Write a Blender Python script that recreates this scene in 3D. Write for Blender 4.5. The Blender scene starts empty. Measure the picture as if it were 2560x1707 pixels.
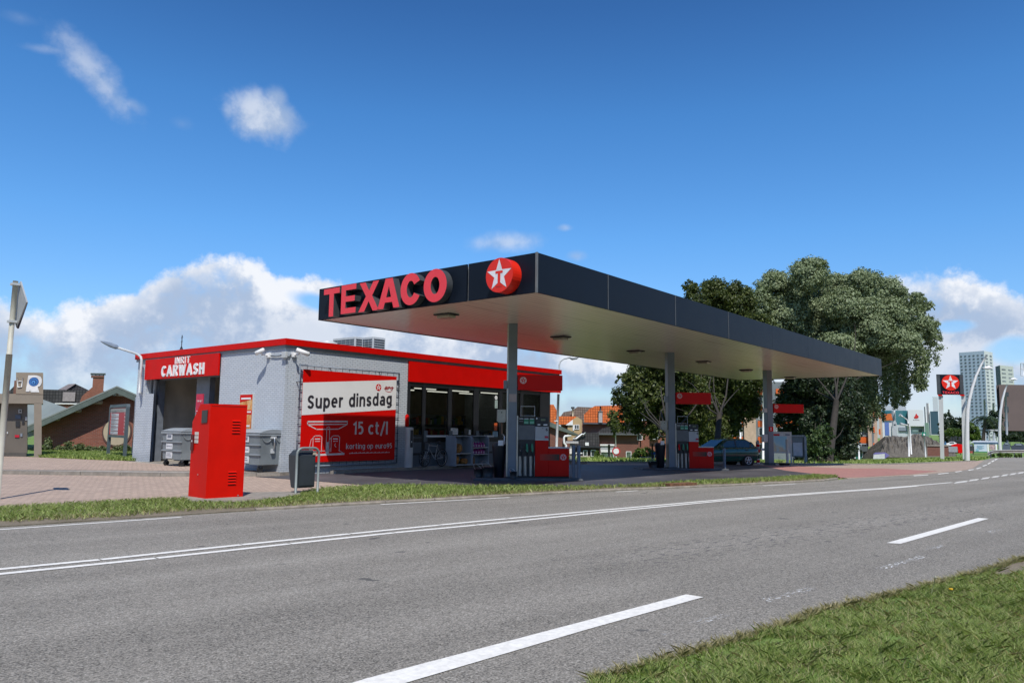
import bpy, bmesh, math, random
import numpy as np
from mathutils import Vector, Matrix
from math import radians as RD
random.seed(7); rng = np.random.default_rng(7)
C = bpy.data.collections.new('Scene_things'); bpy.context.scene.collection.children.link(C)
SC = bpy.context.scene
# ------------------------------------------------------------------ camera
# world: x along the long side of the forecourt canopy, y along its short side, z up, metres
FOC, PIT, ROL, YAW, EYE = 1901.46, RD(6.534), RD(.656), RD(38.834), 1.6   # focal length in photo pixels (photo 2560 wide)
F0 = Vector((math.cos(YAW), math.sin(YAW), 0)); RT = Vector((math.sin(YAW), -math.cos(YAW), 0)); UP = Vector((0, 0, 1))
FW = F0*math.cos(PIT)+UP*math.sin(PIT); U1 = -F0*math.sin(PIT)+UP*math.cos(PIT)
CR = RT*math.cos(ROL)+U1*math.sin(ROL); CU = -RT*math.sin(ROL)+U1*math.cos(ROL)
cam = bpy.data.cameras.new('camera'); camo = bpy.data.objects.new('camera', cam); C.objects.link(camo)
cam.lens = FOC/2560*36; cam.sensor_width = 36; cam.clip_end = 6000; cam.clip_start = .05
camo.matrix_world = Matrix(((CR.x, CU.x, -FW.x, 0), (CR.y, CU.y, -FW.y, 0), (CR.z, CU.z, -FW.z, EYE), (0, 0, 0, 1)))
SC.camera = camo
SC.view_settings.view_transform = 'Standard'; SC.view_settings.look = 'None'; SC.view_settings.gamma = 1
SC.view_settings.exposure = 0.0
SC.cycles.max_bounces = 7; SC.cycles.diffuse_bounces = 3; SC.cycles.glossy_bounces = 3; SC.cycles.transparent_max_bounces = 12
SC.cycles.use_denoising = True
def ray(px, py): return FW*FOC+CR*(px-1280)-CU*(py-853.5)
EY = Vector((0, 0, EYE))
# measured points: where a line of sight meets a horizontal level, a wall plane or a given depth
def Z(px, py, z=0):
    d = ray(px, py); return EY+d*((z-EYE)/d.z)
def onX(px, py, X):
    d = ray(px, py); return EY+d*(X/d.x)
def onY(px, py, Y):
    d = ray(px, py); return EY+d*(Y/d.y)
def onD(px, py, D):
    d = ray(px, py); return EY+d*(D/d.dot(F0))
def onP(px, py, o, n):
    d = ray(px, py); return EY+d*((o-EY).dot(n)/d.dot(n))
def cl(t, a=0, b=1): return max(a, min(b, t))
PX = [(-3000, 0), (20, 0), (29, -.05), (40, -.18), (50, -.40), (60, -.58), (83, -.88), (130, -1.42), (200, -2.0), (300, -2.4), (6000, -2.4)]
def hgt(x, y):
    for (a, b), (c, d) in zip(PX, PX[1:]):
        if x <= c: z = b+(d-b)*(x-a)/(c-a); break
    else: z = -2.4
    return z-1.7*cl((y-14)/26)*cl((x-38)/50)
def G(px, py, off=0):
    d = ray(px, py); 
    lo = 2.0; p = EY
    t = 0; step = .25
    n = d.normalized(); s = 0
    while s < 3000:
        q = EY+n*(s+step)
        if q.z < hgt(q.x, q.y)+off: break
        s += step; step = max(.25, s*.01)
    a, b = s, s+step
    for _ in range(30):
        m = (a+b)/2; q = EY+n*m
        if q.z < hgt(q.x, q.y)+off: b = m
        else: a = m
    return EY+n*a
# ------------------------------------------------------------------ light and sky
SUN_AZ, SUN_EL = RD(226.3), RD(56.5)
sd = Vector((math.cos(SUN_AZ)*math.cos(SUN_EL), math.sin(SUN_AZ)*math.cos(SUN_EL), math.sin(SUN_EL)))
sl = bpy.data.lights.new('sun', 'SUN'); sl.energy = 4.6; sl.angle = RD(.53); sl.color = (1, .955, .89)
so = bpy.data.objects.new('sun', sl); C.objects.link(so); so.rotation_euler = sd.to_track_quat('Z', 'Y').to_euler()
W = bpy.data.worlds.new("World"); SC.world = W; W.use_nodes = True
nt = W.node_tree; nt.nodes.clear()
class N:
    """tiny helper to wire shader maths"""
    def __init__(s, nt): s.nt = nt
    def n(s, t, **k):
        o = s.nt.nodes.new(t)
        for a, v in k.items():
            if hasattr(o, a): setattr(o, a, v)
        return o
    def put(s, sock, v):
        if isinstance(v, (int, float)): sock.default_value = v
        elif isinstance(v, (tuple, list, Vector)):
            v = tuple(v); sock.default_value = v if len(v) == len(sock.default_value) else v+(1,)
        elif v is not None: s.nt.links.new(v, sock)
    def m(s, op, a, b=None, c=None, clamp=False):
        o = s.nt.nodes.new('ShaderNodeMath'); o.operation = op; o.use_clamp = clamp
        s.put(o.inputs[0], a); s.put(o.inputs[1], b); s.put(o.inputs[2], c); return o.outputs[0]
    def vm(s, op, a, b=None):
        o = s.nt.nodes.new('ShaderNodeVectorMath'); o.operation = op
        s.put(o.inputs[0], a); s.put(o.inputs[1], b); return o.outputs['Value' if op in('DOT_PRODUCT', 'LENGTH') else 'Vector']
    def mix(s, f, a, b, bl='MIX'):
        o = s.nt.nodes.new('ShaderNodeMix'); o.data_type = 'RGBA'; o.blend_type = bl
        s.put(o.inputs[0], f); s.put(o.inputs[6], a); s.put(o.inputs[7], b); return o.outputs[2]
    def ramp(s, f, st, col=False, interp='LINEAR'):
        o = s.nt.nodes.new('ShaderNodeValToRGB'); o.color_ramp.interpolation = interp; e = o.color_ramp.elements
        while len(e) < len(st): e.new(.5)
        for i, (p, v) in enumerate(st): e[i].position = p; e[i].color = (v if col else (v, v, v))+(1,) if col else (v, v, v, 1)
        s.put(o.inputs[0], f); return o.outputs[0]
    def noise(s, vec, sc=5, det=3, ro=.5, dim='3D', dist=0):
        o = s.nt.nodes.new('ShaderNodeTexNoise'); o.noise_dimensions = dim
        s.put(o.inputs['Vector'], vec); o.inputs['Scale'].default_value = sc; o.inputs['Detail'].default_value = det
        o.inputs['Roughness'].default_value = ro; o.inputs['Distortion'].default_value = dist; return o.outputs['Fac']
    def sm(s, v, a, b):
        o = s.nt.nodes.new('ShaderNodeMapRange'); o.interpolation_type = 'SMOOTHSTEP'; o.clamp = True
        s.put(o.inputs[0], v); o.inputs[1].default_value = a; o.inputs[2].default_value = b; return o.outputs[0]
k = N(nt)
sky = k.n('ShaderNodeTexSky'); sky.sky_type = 'NISHITA'; sky.sun_disc = False; sky.sun_elevation = SUN_EL
sky.sun_rotation = RD(90)-SUN_AZ; sky.air_density = 1.0; sky.dust_density = .35; sky.ozone_density = 3.0; sky.altitude = 0
bg = k.n('ShaderNodeBackground'); bg.inputs[1].default_value = .125
wo = k.n('ShaderNodeOutputWorld')
tc = k.n('ShaderNodeTexCoord'); dv = k.vm('NORMALIZE', tc.outputs['Generated'])
sx = k.n('ShaderNodeSeparateXYZ'); k.put(sx.inputs[0], dv)
az = k.m('ARCTAN2', sx.outputs[1], sx.outputs[0]); el = k.m('ARCSINE', sx.outputs[2])
def ae(px, py):
    d = ray(px, py).normalized(); return math.atan2(d.y, d.x), math.asin(d.z)
# wobble the sky coordinates so cloud outlines billow
n1 = k.noise(dv, 9, 6, .62); n2 = k.noise(k.vm('ADD', dv, (3.1, 1.7, 5.2)), 26, 5, .6); n3 = k.noise(k.vm('ADD', dv, (7.7, 2.2, .4)), 5, 4, .6)
nz = k.m('ADD', k.m('MULTIPLY', k.m('SUBTRACT', n1, .5), 1.0), k.m('MULTIPLY', k.m('SUBTRACT', n2, .5), .5))
# cloud bank: its top elevation along the azimuth (tops read off in degrees), cumulus along the whole horizon
prof = [(-900, 800), (-400, 700), (0, 735), (60, 765), (140, 790), (200, 742), (330, 722), (370, 690), (450, 648), (570, 622), (650, 648), (700, 692), (800, 682), (900, 705), (1000, 760), (1200, 780), (1400, 800), (1560, 850), (1750, 900), (2050, 900), (2200, 690), (2300, 675), (2400, 672), (2470, 690), (2560, 735), (2900, 700), (3500, 800)]
pts = sorted((ae(x, y)[0], ae(x, y)[1]) for x, y in prof)
a0, a1 = -math.pi, math.pi
st = [((a-a0)/(a1-a0), e) for a, e in pts]; st = [(0, .30)]+[(st[0][0]-.05, .22)]+st+[(st[-1][0]+.05, .3), (1, .30)]
top = k.ramp(k.m('DIVIDE', k.m('SUBTRACT', az, a0), a1-a0), st)
dep = k.m('SUBTRACT', top, el)
n4 = k.noise(dv, 60, 5, .65); bank = k.sm(k.m('ADD', dep, k.m('ADD', k.m('MULTIPLY', nz, .062), k.m('MULTIPLY', k.m('SUBTRACT', n4, .5), .022))), -.002, .016)
inner = k.sm(k.m('ADD', k.m('SUBTRACT', n3, .5), k.m('MULTIPLY', k.m('SUBTRACT', n1, .5), .8)), -.30, -.05)
lowfade = k.m('SUBTRACT', 1.0, k.m('MULTIPLY', k.sm(el, .10, -.0), .35))
bank = k.m('MULTIPLY', k.m('MULTIPLY', bank, inner), lowfade)
def blob(px, py, rx, ry, rot, amp, soft, stren, nsc=1.0):
    A, E = ae(px, py); s = 1/FOC*math.cos(math.hypot((px-1280), (py-853))/FOC*.9)
    ca, sa = math.cos(RD(rot)), math.sin(RD(rot))
    u = k.m('MULTIPLY', k.m('SUBTRACT', A, az), math.cos(E)/s); v = k.m('MULTIPLY', k.m('SUBTRACT', el, E), 1/s)
    uu = k.m('DIVIDE', k.m('ADD', k.m('MULTIPLY', u, ca), k.m('MULTIPLY', v, sa)), rx)
    vv = k.m('DIVIDE', k.m('SUBTRACT', k.m('MULTIPLY', v, ca), k.m('MULTIPLY', u, sa)), ry)
    r = k.m('SQRT', k.m('ADD', k.m('MULTIPLY', uu, uu), k.m('MULTIPLY', vv, vv)))
    return k.m('MULTIPLY', k.sm(k.m('ADD', k.m('SUBTRACT', 1.0, r), k.m('MULTIPLY', nz, amp)), 0, soft), stren)
hole = [blob(790, 755, 75, 28, -12, .8, .7, .95), blob(2385, 815, 60, 22, 0, .9, .6, .8), blob(2535, 875, 70, 45, 0, .9, .6, .9), blob(2420, 1010, 120, 45, 0, .8, .9, .6), blob(1480, 985, 170, 30, 0, .9, .8, .6), blob(500, 880, 160, 30, 0, 1.2, .8, .2)]
h = hole[0]
for b in hole[1:]: h = k.m('MAXIMUM', h, b)
bank = k.m('MULTIPLY', bank, k.m('SUBTRACT', 1.0, h))
bl = [blob(668, 295, 120, 74, 0, 1.4, .8, .86), blob(690, 250, 42, 45, 0, 1.1, .8, .6), blob(572, 278, 24, 34, 0, 1.4, 1.0, .45), blob(235, 190, 190, 52, -42, 2.0, 1.2, .62), blob(290, 250, 80, 40, -40, 1.6, 1.2, .5), blob(130, 125, 85, 16, 8, 1.6, 1.1, .3), blob(335, 265, 48, 26, -20, 1.6, 1.1, .4), blob(1265, 607, 115, 32, 4, 1.4, 1.1, .62), blob(1408, 570, 26, 12, 0, 1.4, 1.0, .4), blob(1440, 640, 36, 18, 0, 1.4, 1.1, .45), blob(455, 310, 40, 26, 0, 1.6, 1.1, .18), blob(50, 45, 55, 22, 0, 1.6, 1.2, .15)]
o = bank
for b in bl: o = k.m('MAXIMUM', o, b)
sunny = k.m('MULTIPLY', k.sm(k.m('ADD', k.m('MULTIPLY', dep, -1.0), k.m('MULTIPLY', nz, .09)), -.055, .005), k.sm(dep, -.04, .0))
lum = k.m('ADD', k.m('MULTIPLY', k.sm(k.m('ADD', n1, k.m('MULTIPLY', nz, .5)), .46, .66), .55), k.m('MULTIPLY', sunny, 1.0), clamp=True)
ccol = k.mix(lum, (.42, .53, .72), (.90, .93, .99))
skyc = sky.outputs[0]
# deepen the blue overhead as the air above a clear shower sky does
grad = k.ramp(k.m('DIVIDE', el, 1.2), [(0, (.56, .66, .78)), (.067, (.50, .64, .80)), (.205, (.38, .673, .907)), (.33, (.293, .613, .873)), (.44, (.213, .46, .707)), (1, (.20, .40, .60))], col=True)
skyc = k.mix(1.0, k.mix(1.0, skyc, grad, 'MULTIPLY'), (1.5, 1.5, 1.5), 'MULTIPLY')
ccs = k.mix(1.0, ccol, (8, 8, 8), 'MULTIPLY')
k.put(bg.inputs[0], k.mix(o, skyc, ccs)); nt.links.new(bg.outputs[0], wo.inputs[0])
# ------------------------------------------------------------------ materials
def lin(r, g, b, f=1.0):
    return tuple(((c/255+.055)/1.055)**2.4*f if c > 10 else c/255/12.92*f for c in (r, g, b))
MATS = {}
def M(name, col, rough=.6, var=.12, sc=4, metal=0, bump=0, spec=.5, coat=0, bsc=None, emit=None, det=4, stretch=None, dirt=0):
    if name in MATS: return MATS[name]
    m = bpy.data.materials.new(name); m.use_nodes = True; nt = m.node_tree; k = N(nt); b = nt.nodes['Principled BSDF']
    tc = k.n('ShaderNodeTexCoord'); v = tc.outputs['Object']
    if stretch: v = k.vm('MULTIPLY', v, stretch)
    nf = k.noise(v, sc, det, .6)
    c2 = tuple(min(1, c*(1+var)) for c in col); c1 = tuple(c*(1-var) for c in col)
    cc = k.mix(k.sm(nf, .3, .7), c1, c2)
    if dirt:
        d2 = k.noise(k.vm('MULTIPLY', v, (1, 1, .25)), sc*.6, 5, .65)
        cc = k.mix(k.m('MULTIPLY', k.sm(d2, .52, .75), dirt), cc, tuple(c*.45+.02 for c in col))
    k.put(b.inputs['Base Color'], cc); b.inputs['Metallic'].default_value = metal
    k.put(b.inputs['Roughness'], k.m('ADD', rough-.06, k.m('MULTIPLY', nf, .12)))
    b.inputs['Specular IOR Level'].default_value = spec; b.inputs['Coat Weight'].default_value = coat
    if bump:
        bm = k.n('ShaderNodeBump'); bm.inputs['Strength'].default_value = bump; bm.inputs['Distance'].default_value = .02
        k.put(bm.inputs['Height'], k.noise(v, bsc or sc*4, 3)); nt.links.new(bm.outputs[0], b.inputs['Normal'])
    if emit: k.put(b.inputs['Emission Color'], emit[0]); b.inputs['Emission Strength'].default_value = emit[1]
    MATS[name] = m; return m
def brick(name, c1, c2, mortar, bw=.21, bh=.0625, ms=.008, bump=.5, wall=True, rt=False, var=.5, rough=.85, patch=0, ang=0, off=.5, spec=.3, stain=0):
    if name in MATS: return MATS[name]
    m = bpy.data.materials.new(name); m.use_nodes = True; nt = m.node_tree; k = N(nt); b = nt.nodes['Principled BSDF']
    ge = k.n('ShaderNodeNewGeometry'); s = k.n('ShaderNodeSeparateXYZ'); k.put(s.inputs[0], ge.outputs['Position'])
    cx = k.n('ShaderNodeCombineXYZ')
    if rt:
        k.put(cx.inputs[0], k.m('ADD', k.m('MULTIPLY', s.outputs[0], RT.x), k.m('MULTIPLY', s.outputs[1], RT.y))); k.put(cx.inputs[1], s.outputs[2])
    elif wall:
        k.put(cx.inputs[0], k.m('ADD', s.outputs[0], s.outputs[1])); k.put(cx.inputs[1], s.outputs[2])
    else:
        ca, sa = math.cos(ang), math.sin(ang)
        k.put(cx.inputs[0], k.m('ADD', k.m('MULTIPLY', s.outputs[0], ca), k.m('MULTIPLY', s.outputs[1], sa)))
        k.put(cx.inputs[1], k.m('SUBTRACT', k.m('MULTIPLY', s.outputs[1], ca), k.m('MULTIPLY', s.outputs[0], sa)))
    t = k.n('ShaderNodeTexBrick'); k.put(t.inputs[0], cx.outputs[0]); t.offset = off
    t.inputs['Scale'].default_value = 1; t.inputs['Brick Width'].default_value = bw; t.inputs['Row Height'].default_value = bh
    t.inputs['Mortar Size'].default_value = ms; t.inputs['Mortar Smooth'].default_value = .3; t.inputs['Bias'].default_value = 0
    k.put(t.inputs['Color1'], c1); k.put(t.inputs['Color2'], c2); k.put(t.inputs['Mortar'], mortar)
    nf = k.noise(ge.outputs['Position'], .7, 5, .6); nf2 = k.noise(ge.outputs['Position'], 9, 3, .6)
    f = k.m('ADD', 1-var*.5, k.m('MULTIPLY', k.m('ADD', k.m('MULTIPLY', nf, .6), k.m('MULTIPLY', nf2, .4)), var))
    fc = k.n('ShaderNodeCombineXYZ'); [k.put(fc.inputs[i], f) for i in range(3)]
    cc = k.mix(1.0, t.outputs[0], fc.outputs[0], 'MULTIPLY')
    if patch: cc = k.mix(k.m('MULTIPLY', k.sm(k.noise(ge.outputs['Position'], .35, 6, .7), .5, .68), patch), cc, tuple(c*.55 for c in mortar))
    if stain:
        sv = k.noise(k.vm('MULTIPLY', ge.outputs['Position'], (2.2, 2.2, .25)), 1.0, 5, .65); lo = k.sm(k.m('SUBTRACT', s.outputs[2], k.m('MULTIPLY', nf, .5)), .45, .0)
        cc = k.mix(k.m('MULTIPLY', k.m('MAXIMUM', k.sm(sv, .56, .78), lo), stain), cc, tuple(c*.45 for c in c1))
    k.put(b.inputs['Base Color'], cc); b.inputs['Roughness'].default_value = rough; b.inputs['Specular IOR Level'].default_value = spec
    bm = k.n('ShaderNodeBump'); bm.inputs['Strength'].default_value = bump; bm.inputs['Distance'].default_value = .006; bm.invert = True
    k.put(bm.inputs['Height'], t.outputs['Fac']); nt.links.new(bm.outputs[0], b.inputs['Normal'])
    MATS[name] = m; return m
def glass(name, tint=(.75, .82, .82), refl=1.0, dark=0):
    if name in MATS: return MATS[name]
    m = bpy.data.materials.new(name); m.use_nodes = True; nt = m.node_tree; nt.nodes.clear(); k = N(nt)
    o = k.n('ShaderNodeOutputMaterial'); tr = k.n('ShaderNodeBsdfTransparent'); gl = k.n('ShaderNodeBsdfGlossy'); fr = k.n('ShaderNodeFresnel')
    fr.inputs[0].default_value = 1.52; k.put(tr.inputs[0], tint); gl.inputs['Roughness'].default_value = .015
    tc = k.n('ShaderNodeTexCoord'); bm = k.n('ShaderNodeBump'); bm.inputs['Strength'].default_value = .03; bm.inputs['Distance'].default_value = .02
    k.put(bm.inputs['Height'], k.noise(tc.outputs['Object'], 1.2, 1)); nt.links.new(bm.outputs[0], gl.inputs['Normal'])
    mx = k.n('ShaderNodeMixShader'); k.put(mx.inputs[0], k.m('MULTIPLY', fr.outputs[0], 1.5*refl, clamp=True))
    nt.links.new(tr.outputs[0], mx.inputs[1]); nt.links.new(gl.outputs[0], mx.inputs[2]); nt.links.new(mx.outputs[0], o.inputs[0])
    MATS[name] = m; return m
RED = M('red_paint', (.60, .003, .001), .45, .05, 2, spec=.12)
REDB = M('red_signface', (.60, .003, .002), .4, .04, 2, spec=.15)
REDL = M('red_letter', (.80, .045, .06), .4, .03, 2)
WHT = M('white_paint', (.78, .78, .77), .5, .04, 3)
LINE = M('road_marking_white', (.74, .715, .655), .7, .10, 22, bump=.2, bsc=160)
BLK = M('black_plastic', (.022, .024, .027), .5, .15, 5)
DKP = M('anthracite_panel', (.006, .010, .018), .42, .10, 1.5, spec=.16)
GRY = M('grey_paint', (.20, .235, .28), .45, .08, 2, dirt=.15)
LGR = M('light_grey_paint', (.50, .52, .52), .45, .06, 3, dirt=.15)
CHR = M('brushed_steel', (.55, .56, .56), .33, .08, 8, metal=.9)
DGR = M('dark_grey_paint', (.07, .085, .10), .45, .1, 3)
CON = M('concrete', (.25, .225, .19), .9, .18, 5, bump=.3, bsc=40, dirt=.3)
RUB = M('rubber', (.016, .016, .017), .75, .2, 10)
GRN = M('green_paint', (.03, .22, .12), .45, .08, 4)
BEI = M('kiosk_beige', (.235, .20, .155), .55, .06, 1.5, dirt=.1)
GLS = glass('window_glass'); 
# ------------------------------------------------------------------ mesh helpers
WM = {}
class MB:
    def __init__(s, Mx=None): s.v = []; s.f = []; s.mi = []; s.M = Mx or Matrix.Identity(4); s.cur = 0; s.smooth = False; s.sf = []
    def add(s, vs, fs):
        b = len(s.v); s.v += [s.M @ Vector(p) for p in vs]
        for f in fs: s.f.append([i+b for i in f]); s.mi.append(s.cur); s.sf.append(s.smooth)
        return s
    def box(s, x0, x1, y0, y1, z0, z1, bev=0):
        x0, x1 = min(x0, x1), max(x0, x1); y0, y1 = min(y0, y1), max(y0, y1); z0, z1 = min(z0, z1), max(z0, z1)
        if bev:
            b = bev; pr = [(x0+b, y0), (x1-b, y0), (x1, y0+b), (x1, y1-b), (x1-b, y1), (x0+b, y1), (x0, y1-b), (x0, y0+b)]
            cx, cy = (x0+x1)/2, (y0+y1)/2
            def rg(i, z): return [(x+(b*i if x < cx else -b*i), y+(b*i if y < cy else -b*i), z) for x, y in pr]
            R = [rg(.6, z0), rg(0, z0+b), rg(0, z1-b), rg(.6, z1)]; v = sum(R, []); f = [[7-i for i in range(8)], [24+i for i in range(8)]]
            for r in range(3):
                for i in range(8): j = (i+1) % 8; f.append([r*8+i, r*8+j, r*8+8+j, r*8+8+i])
            return s.add(v, f)
        return s.add([(x0, y0, z0), (x1, y0, z0), (x1, y1, z0), (x0, y1, z0), (x0, y0, z1), (x1, y0, z1), (x1, y1, z1), (x0, y1, z1)],
                     [(0, 3, 2, 1), (4, 5, 6, 7), (0, 1, 5, 4), (1, 2, 6, 5), (2, 3, 7, 6), (3, 0, 4, 7)])
    def poly(s, pts): return s.add(pts, [list(range(len(pts)))])
    def slab(s, pts, d):
        """prism: polygon pts pushed along vector d"""
        n = len(pts); d = Vector(d); pts = [Vector(p) for p in pts]
        f = [list(range(n)), [2*n-1-i for i in range(n)]]+[[i, i+n, (i+1) % n+n, (i+1) % n] for i in range(n)]
        nn = Vector((0, 0, 0))
        for i in range(n): nn += pts[i].cross(pts[(i+1) % n])
        if nn.dot(d) > 0: f = [x[::-1] for x in f]
        return s.add(pts+[p+d for p in pts], f)
    def tube(s, path, r, seg=8, close=False, cap=True):
        path = [Vector(p) for p in path]; n = len(path); rs = r if isinstance(r, (list, tuple)) else [r]*n
        vs = []; prev = None
        for i, p in enumerate(path):
            if close: t = path[(i+1) % n]-path[i-1]
            else: t = path[min(i+1, n-1)]-path[max(i-1, 0)]
            t.normalize()
            a = prev if prev is not None else (Vector((0, 0, 1)) if abs(t.z) < .9 else Vector((1, 0, 0)))
            a = (a-t*a.dot(t)); a.normalize(); b = t.cross(a); prev = a
            vs += [p+(a*math.cos(2*math.pi*j/seg)+b*math.sin(2*math.pi*j/seg))*rs[i] for j in range(seg)]
        f = []
        for i in range(n if close else n-1):
            i2 = (i+1) % n
            for j in range(seg): j2 = (j+1) % seg; f.append([i*seg+j, i2*seg+j, i2*seg+j2, i*seg+j2][::-1])
        sm = s.smooth; s.smooth = True
        s.add(vs, f)
        s.smooth = sm
        if cap and not close:
            b = len(s.v)-n*seg
            s.f.append([b+j for j in range(seg)]); s.mi.append(s.cur); s.sf.append(False)
            s.f.append([b+(n-1)*seg+j for j in range(seg)][::-1]); s.mi.append(s.cur); s.sf.append(False)
        return s
    def cyl(s, p, q, r, r2=None, seg=16): return s.tube([p, q], [r, r if r2 is None else r2], seg)
    def disc(s, c, n, r, t, seg=32, ry=None):
        """solid disc at c, facing n, thickness t behind it"""
        c = Vector(c); n = Vector(n).normalized(); a = UP.cross(n); a = a.normalized() if a.length > 1e-4 else Vector((1, 0, 0)); b = n.cross(a)
        return s.slab([c+a*r*math.cos(2*math.pi*i/seg)+b*(ry or r)*math.sin(2*math.pi*i/seg) for i in range(seg)], -n*t)
    def ring(s, c, n, R, r, seg=28, ts=8):
        c = Vector(c); n = Vector(n).normalized(); a = UP.cross(n); a = a.normalized() if a.length > 1e-4 else Vector((1, 0, 0)); b = n.cross(a)
        return s.tube([c+(a*math.cos(2*math.pi*i/seg)+b*math.sin(2*math.pi*i/seg))*R for i in range(seg)], r, ts, close=True)
    def grid(s, rows, close=False):
        n = len(rows[0]); v = sum([list(r) for r in rows], []); f = []
        for i in range(len(rows)-1):
            for j in range(n if close else n-1): j2 = (j+1) % n; f.append([i*n+j, i*n+j2, i*n+n+j2, i*n+n+j])
        return s.add(v, f)
    def build(s, name, mat, parent=None):
        me = bpy.data.meshes.new(name); Wp = WM[parent.name] if parent else Matrix.Identity(4)
        iv = Wp.inverted(); me.from_pydata([tuple(iv @ p) for p in s.v], [], s.f)
        for mm in (mat if isinstance(mat, (list, tuple)) else [mat]): me.materials.append(mm)
        me.polygons.foreach_set('material_index', s.mi); me.polygons.foreach_set('use_smooth', s.sf); me.update()
        o = bpy.data.objects.new(name, me); C.objects.link(o)
        if parent: o.parent = parent; WM[o.name] = Wp
        else: WM[o.name] = Matrix.Identity(4)
        return o
def tag(o, label=None, cat=None, group=None, kind=None):
    if label: o['label'] = label
    if cat: o['category'] = cat
    if group: o['group'] = group
    if kind: o['kind'] = kind
    return o
def thing(name, label, cat, loc=(0, 0, 0), rz=0, group=None):
    o = bpy.data.objects.new(name, None); C.objects.link(o); o.location = loc; o.rotation_euler = (0, 0, rz); o.empty_display_size = .3
    WM[o.name] = Matrix.Translation(Vector(loc)) @ Matrix.Rotation(rz, 4, 'Z'); return tag(o, label, cat, group)
def struct(name, mb, mat): return tag(mb.build(name, mat), kind='structure')
def kids(o): return [c for c in C.objects if c.parent == o]
def copy_tree(o, parent=None):
    c = o.copy(); C.objects.link(c); c.parent = parent
    WM[c.name] = WM[o.name]
    for ch in kids(o): copy_tree(ch, c)
    return c
def dup(root, loc, rz, label, group=None):
    c = copy_tree(root); c.location = loc; c.rotation_euler = (0, 0, rz); c['label'] = label
    if group: c['group'] = group
    return c
def T(o, rz=0, sc=1): return Matrix.Translation(Vector(o)) @ Matrix.Rotation(rz, 4, 'Z') @ Matrix.Scale(sc, 4)
_tc = {}
def text(s, o, r, u, w, h, mat, parent, name='lettering', bold=0, depth=.004, shear=0, lift=.004):
    """letters whose bounding box starts at o and spans w along r, h along u"""
    cu = bpy.data.curves.new('t', 'FONT'); cu.body = s; cu.offset = bold; cu.shear = shear; cu.resolution_u = 3; cu.space_character = 1+bold*5; cu.align_x = 'LEFT'
    ob = bpy.data.objects.new('t', cu); C.objects.link(ob)
    dg = bpy.context.evaluated_depsgraph_get(); me = bpy.data.meshes.new_from_object(ob.evaluated_get(dg))
    vs = [v.co.copy() for v in me.vertices]; fs = [list(p.vertices) for p in me.polygons]
    bpy.data.objects.remove(ob); bpy.data.meshes.remove(me)
    x0 = min(v.x for v in vs); x1 = max(v.x for v in vs); y0 = min(v.y for v in vs); y1 = max(v.y for v in vs)
    r = Vector(r).normalized(); u = Vector(u).normalized(); n = r.cross(u); o = Vector(o)
    mb = MB()
    P = [o+r*((v.x-x0)/(x1-x0)*w)+u*((v.y-y0)/(y1-y0)*h)+n*lift for v in vs]
    if depth > .01:
        ed = {}
        for f in fs:
            for i in range(len(f)):
                e = (f[i], f[(i+1) % len(f)]); ed[e] = 1
        nv = len(P); sides = [[a, b, b+nv, a+nv][::-1] for (a, b) in ed if (b, a) not in ed]
        mb.add([p+n*depth for p in P]+P, fs+sides)
    else: mb.add(P, fs)
    return mb.build(name, mat, parent)
def star_pts(c, r, u, R, k_=.40):
    return [c+(r*math.sin(i*math.pi/5)+u*math.cos(i*math.pi/5))*(R if i % 2 == 0 else R*k_) for i in range(10)]
def emblem(c, r, u, R, mats, parent, name='emblem', thick=.02, sx=1.0):
    """disc with a five pointed star and a T in the star; mats = disc, star, T"""
    r = Vector(r).normalized(); u = Vector(u).normalized(); n = r.cross(u); c = Vector(c); rr = r*sx
    mb = MB(); mb.cur = 0
    mb.slab([c+(rr*math.cos(2*math.pi*i/36)+u*math.sin(2*math.pi*i/36))*R+n*thick for i in range(36)], -n*thick)
    l = max(.003, R*.01); mb.cur = 1
    sp = star_pts(c+n*(thick+l), rr, u, R*.94, .40); q = c+n*(thick+l)
    for i in range(10): mb.poly([q, sp[i], sp[(i+1) % 10]][::-1])
    mb.cur = 2; q = c+n*(thick+2*l)
    def rec(x0, x1, y0, y1): mb.poly([q+rr*x0*R+u*y0*R, q+rr*x1*R+u*y0*R, q+rr*x1*R+u*y1*R, q+rr*x0*R+u*y1*R])
    rec(-.27, .27, .10, .24); rec(-.10, .10, -.50, .102)
    mb.poly([q+rr*x*R+u*y*R for x, y in ((-.10, -.50), (.10, -.50), (.24, -.66), (-.24, -.66))][::-1])
    return mb.build(name, mats, parent)
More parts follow.
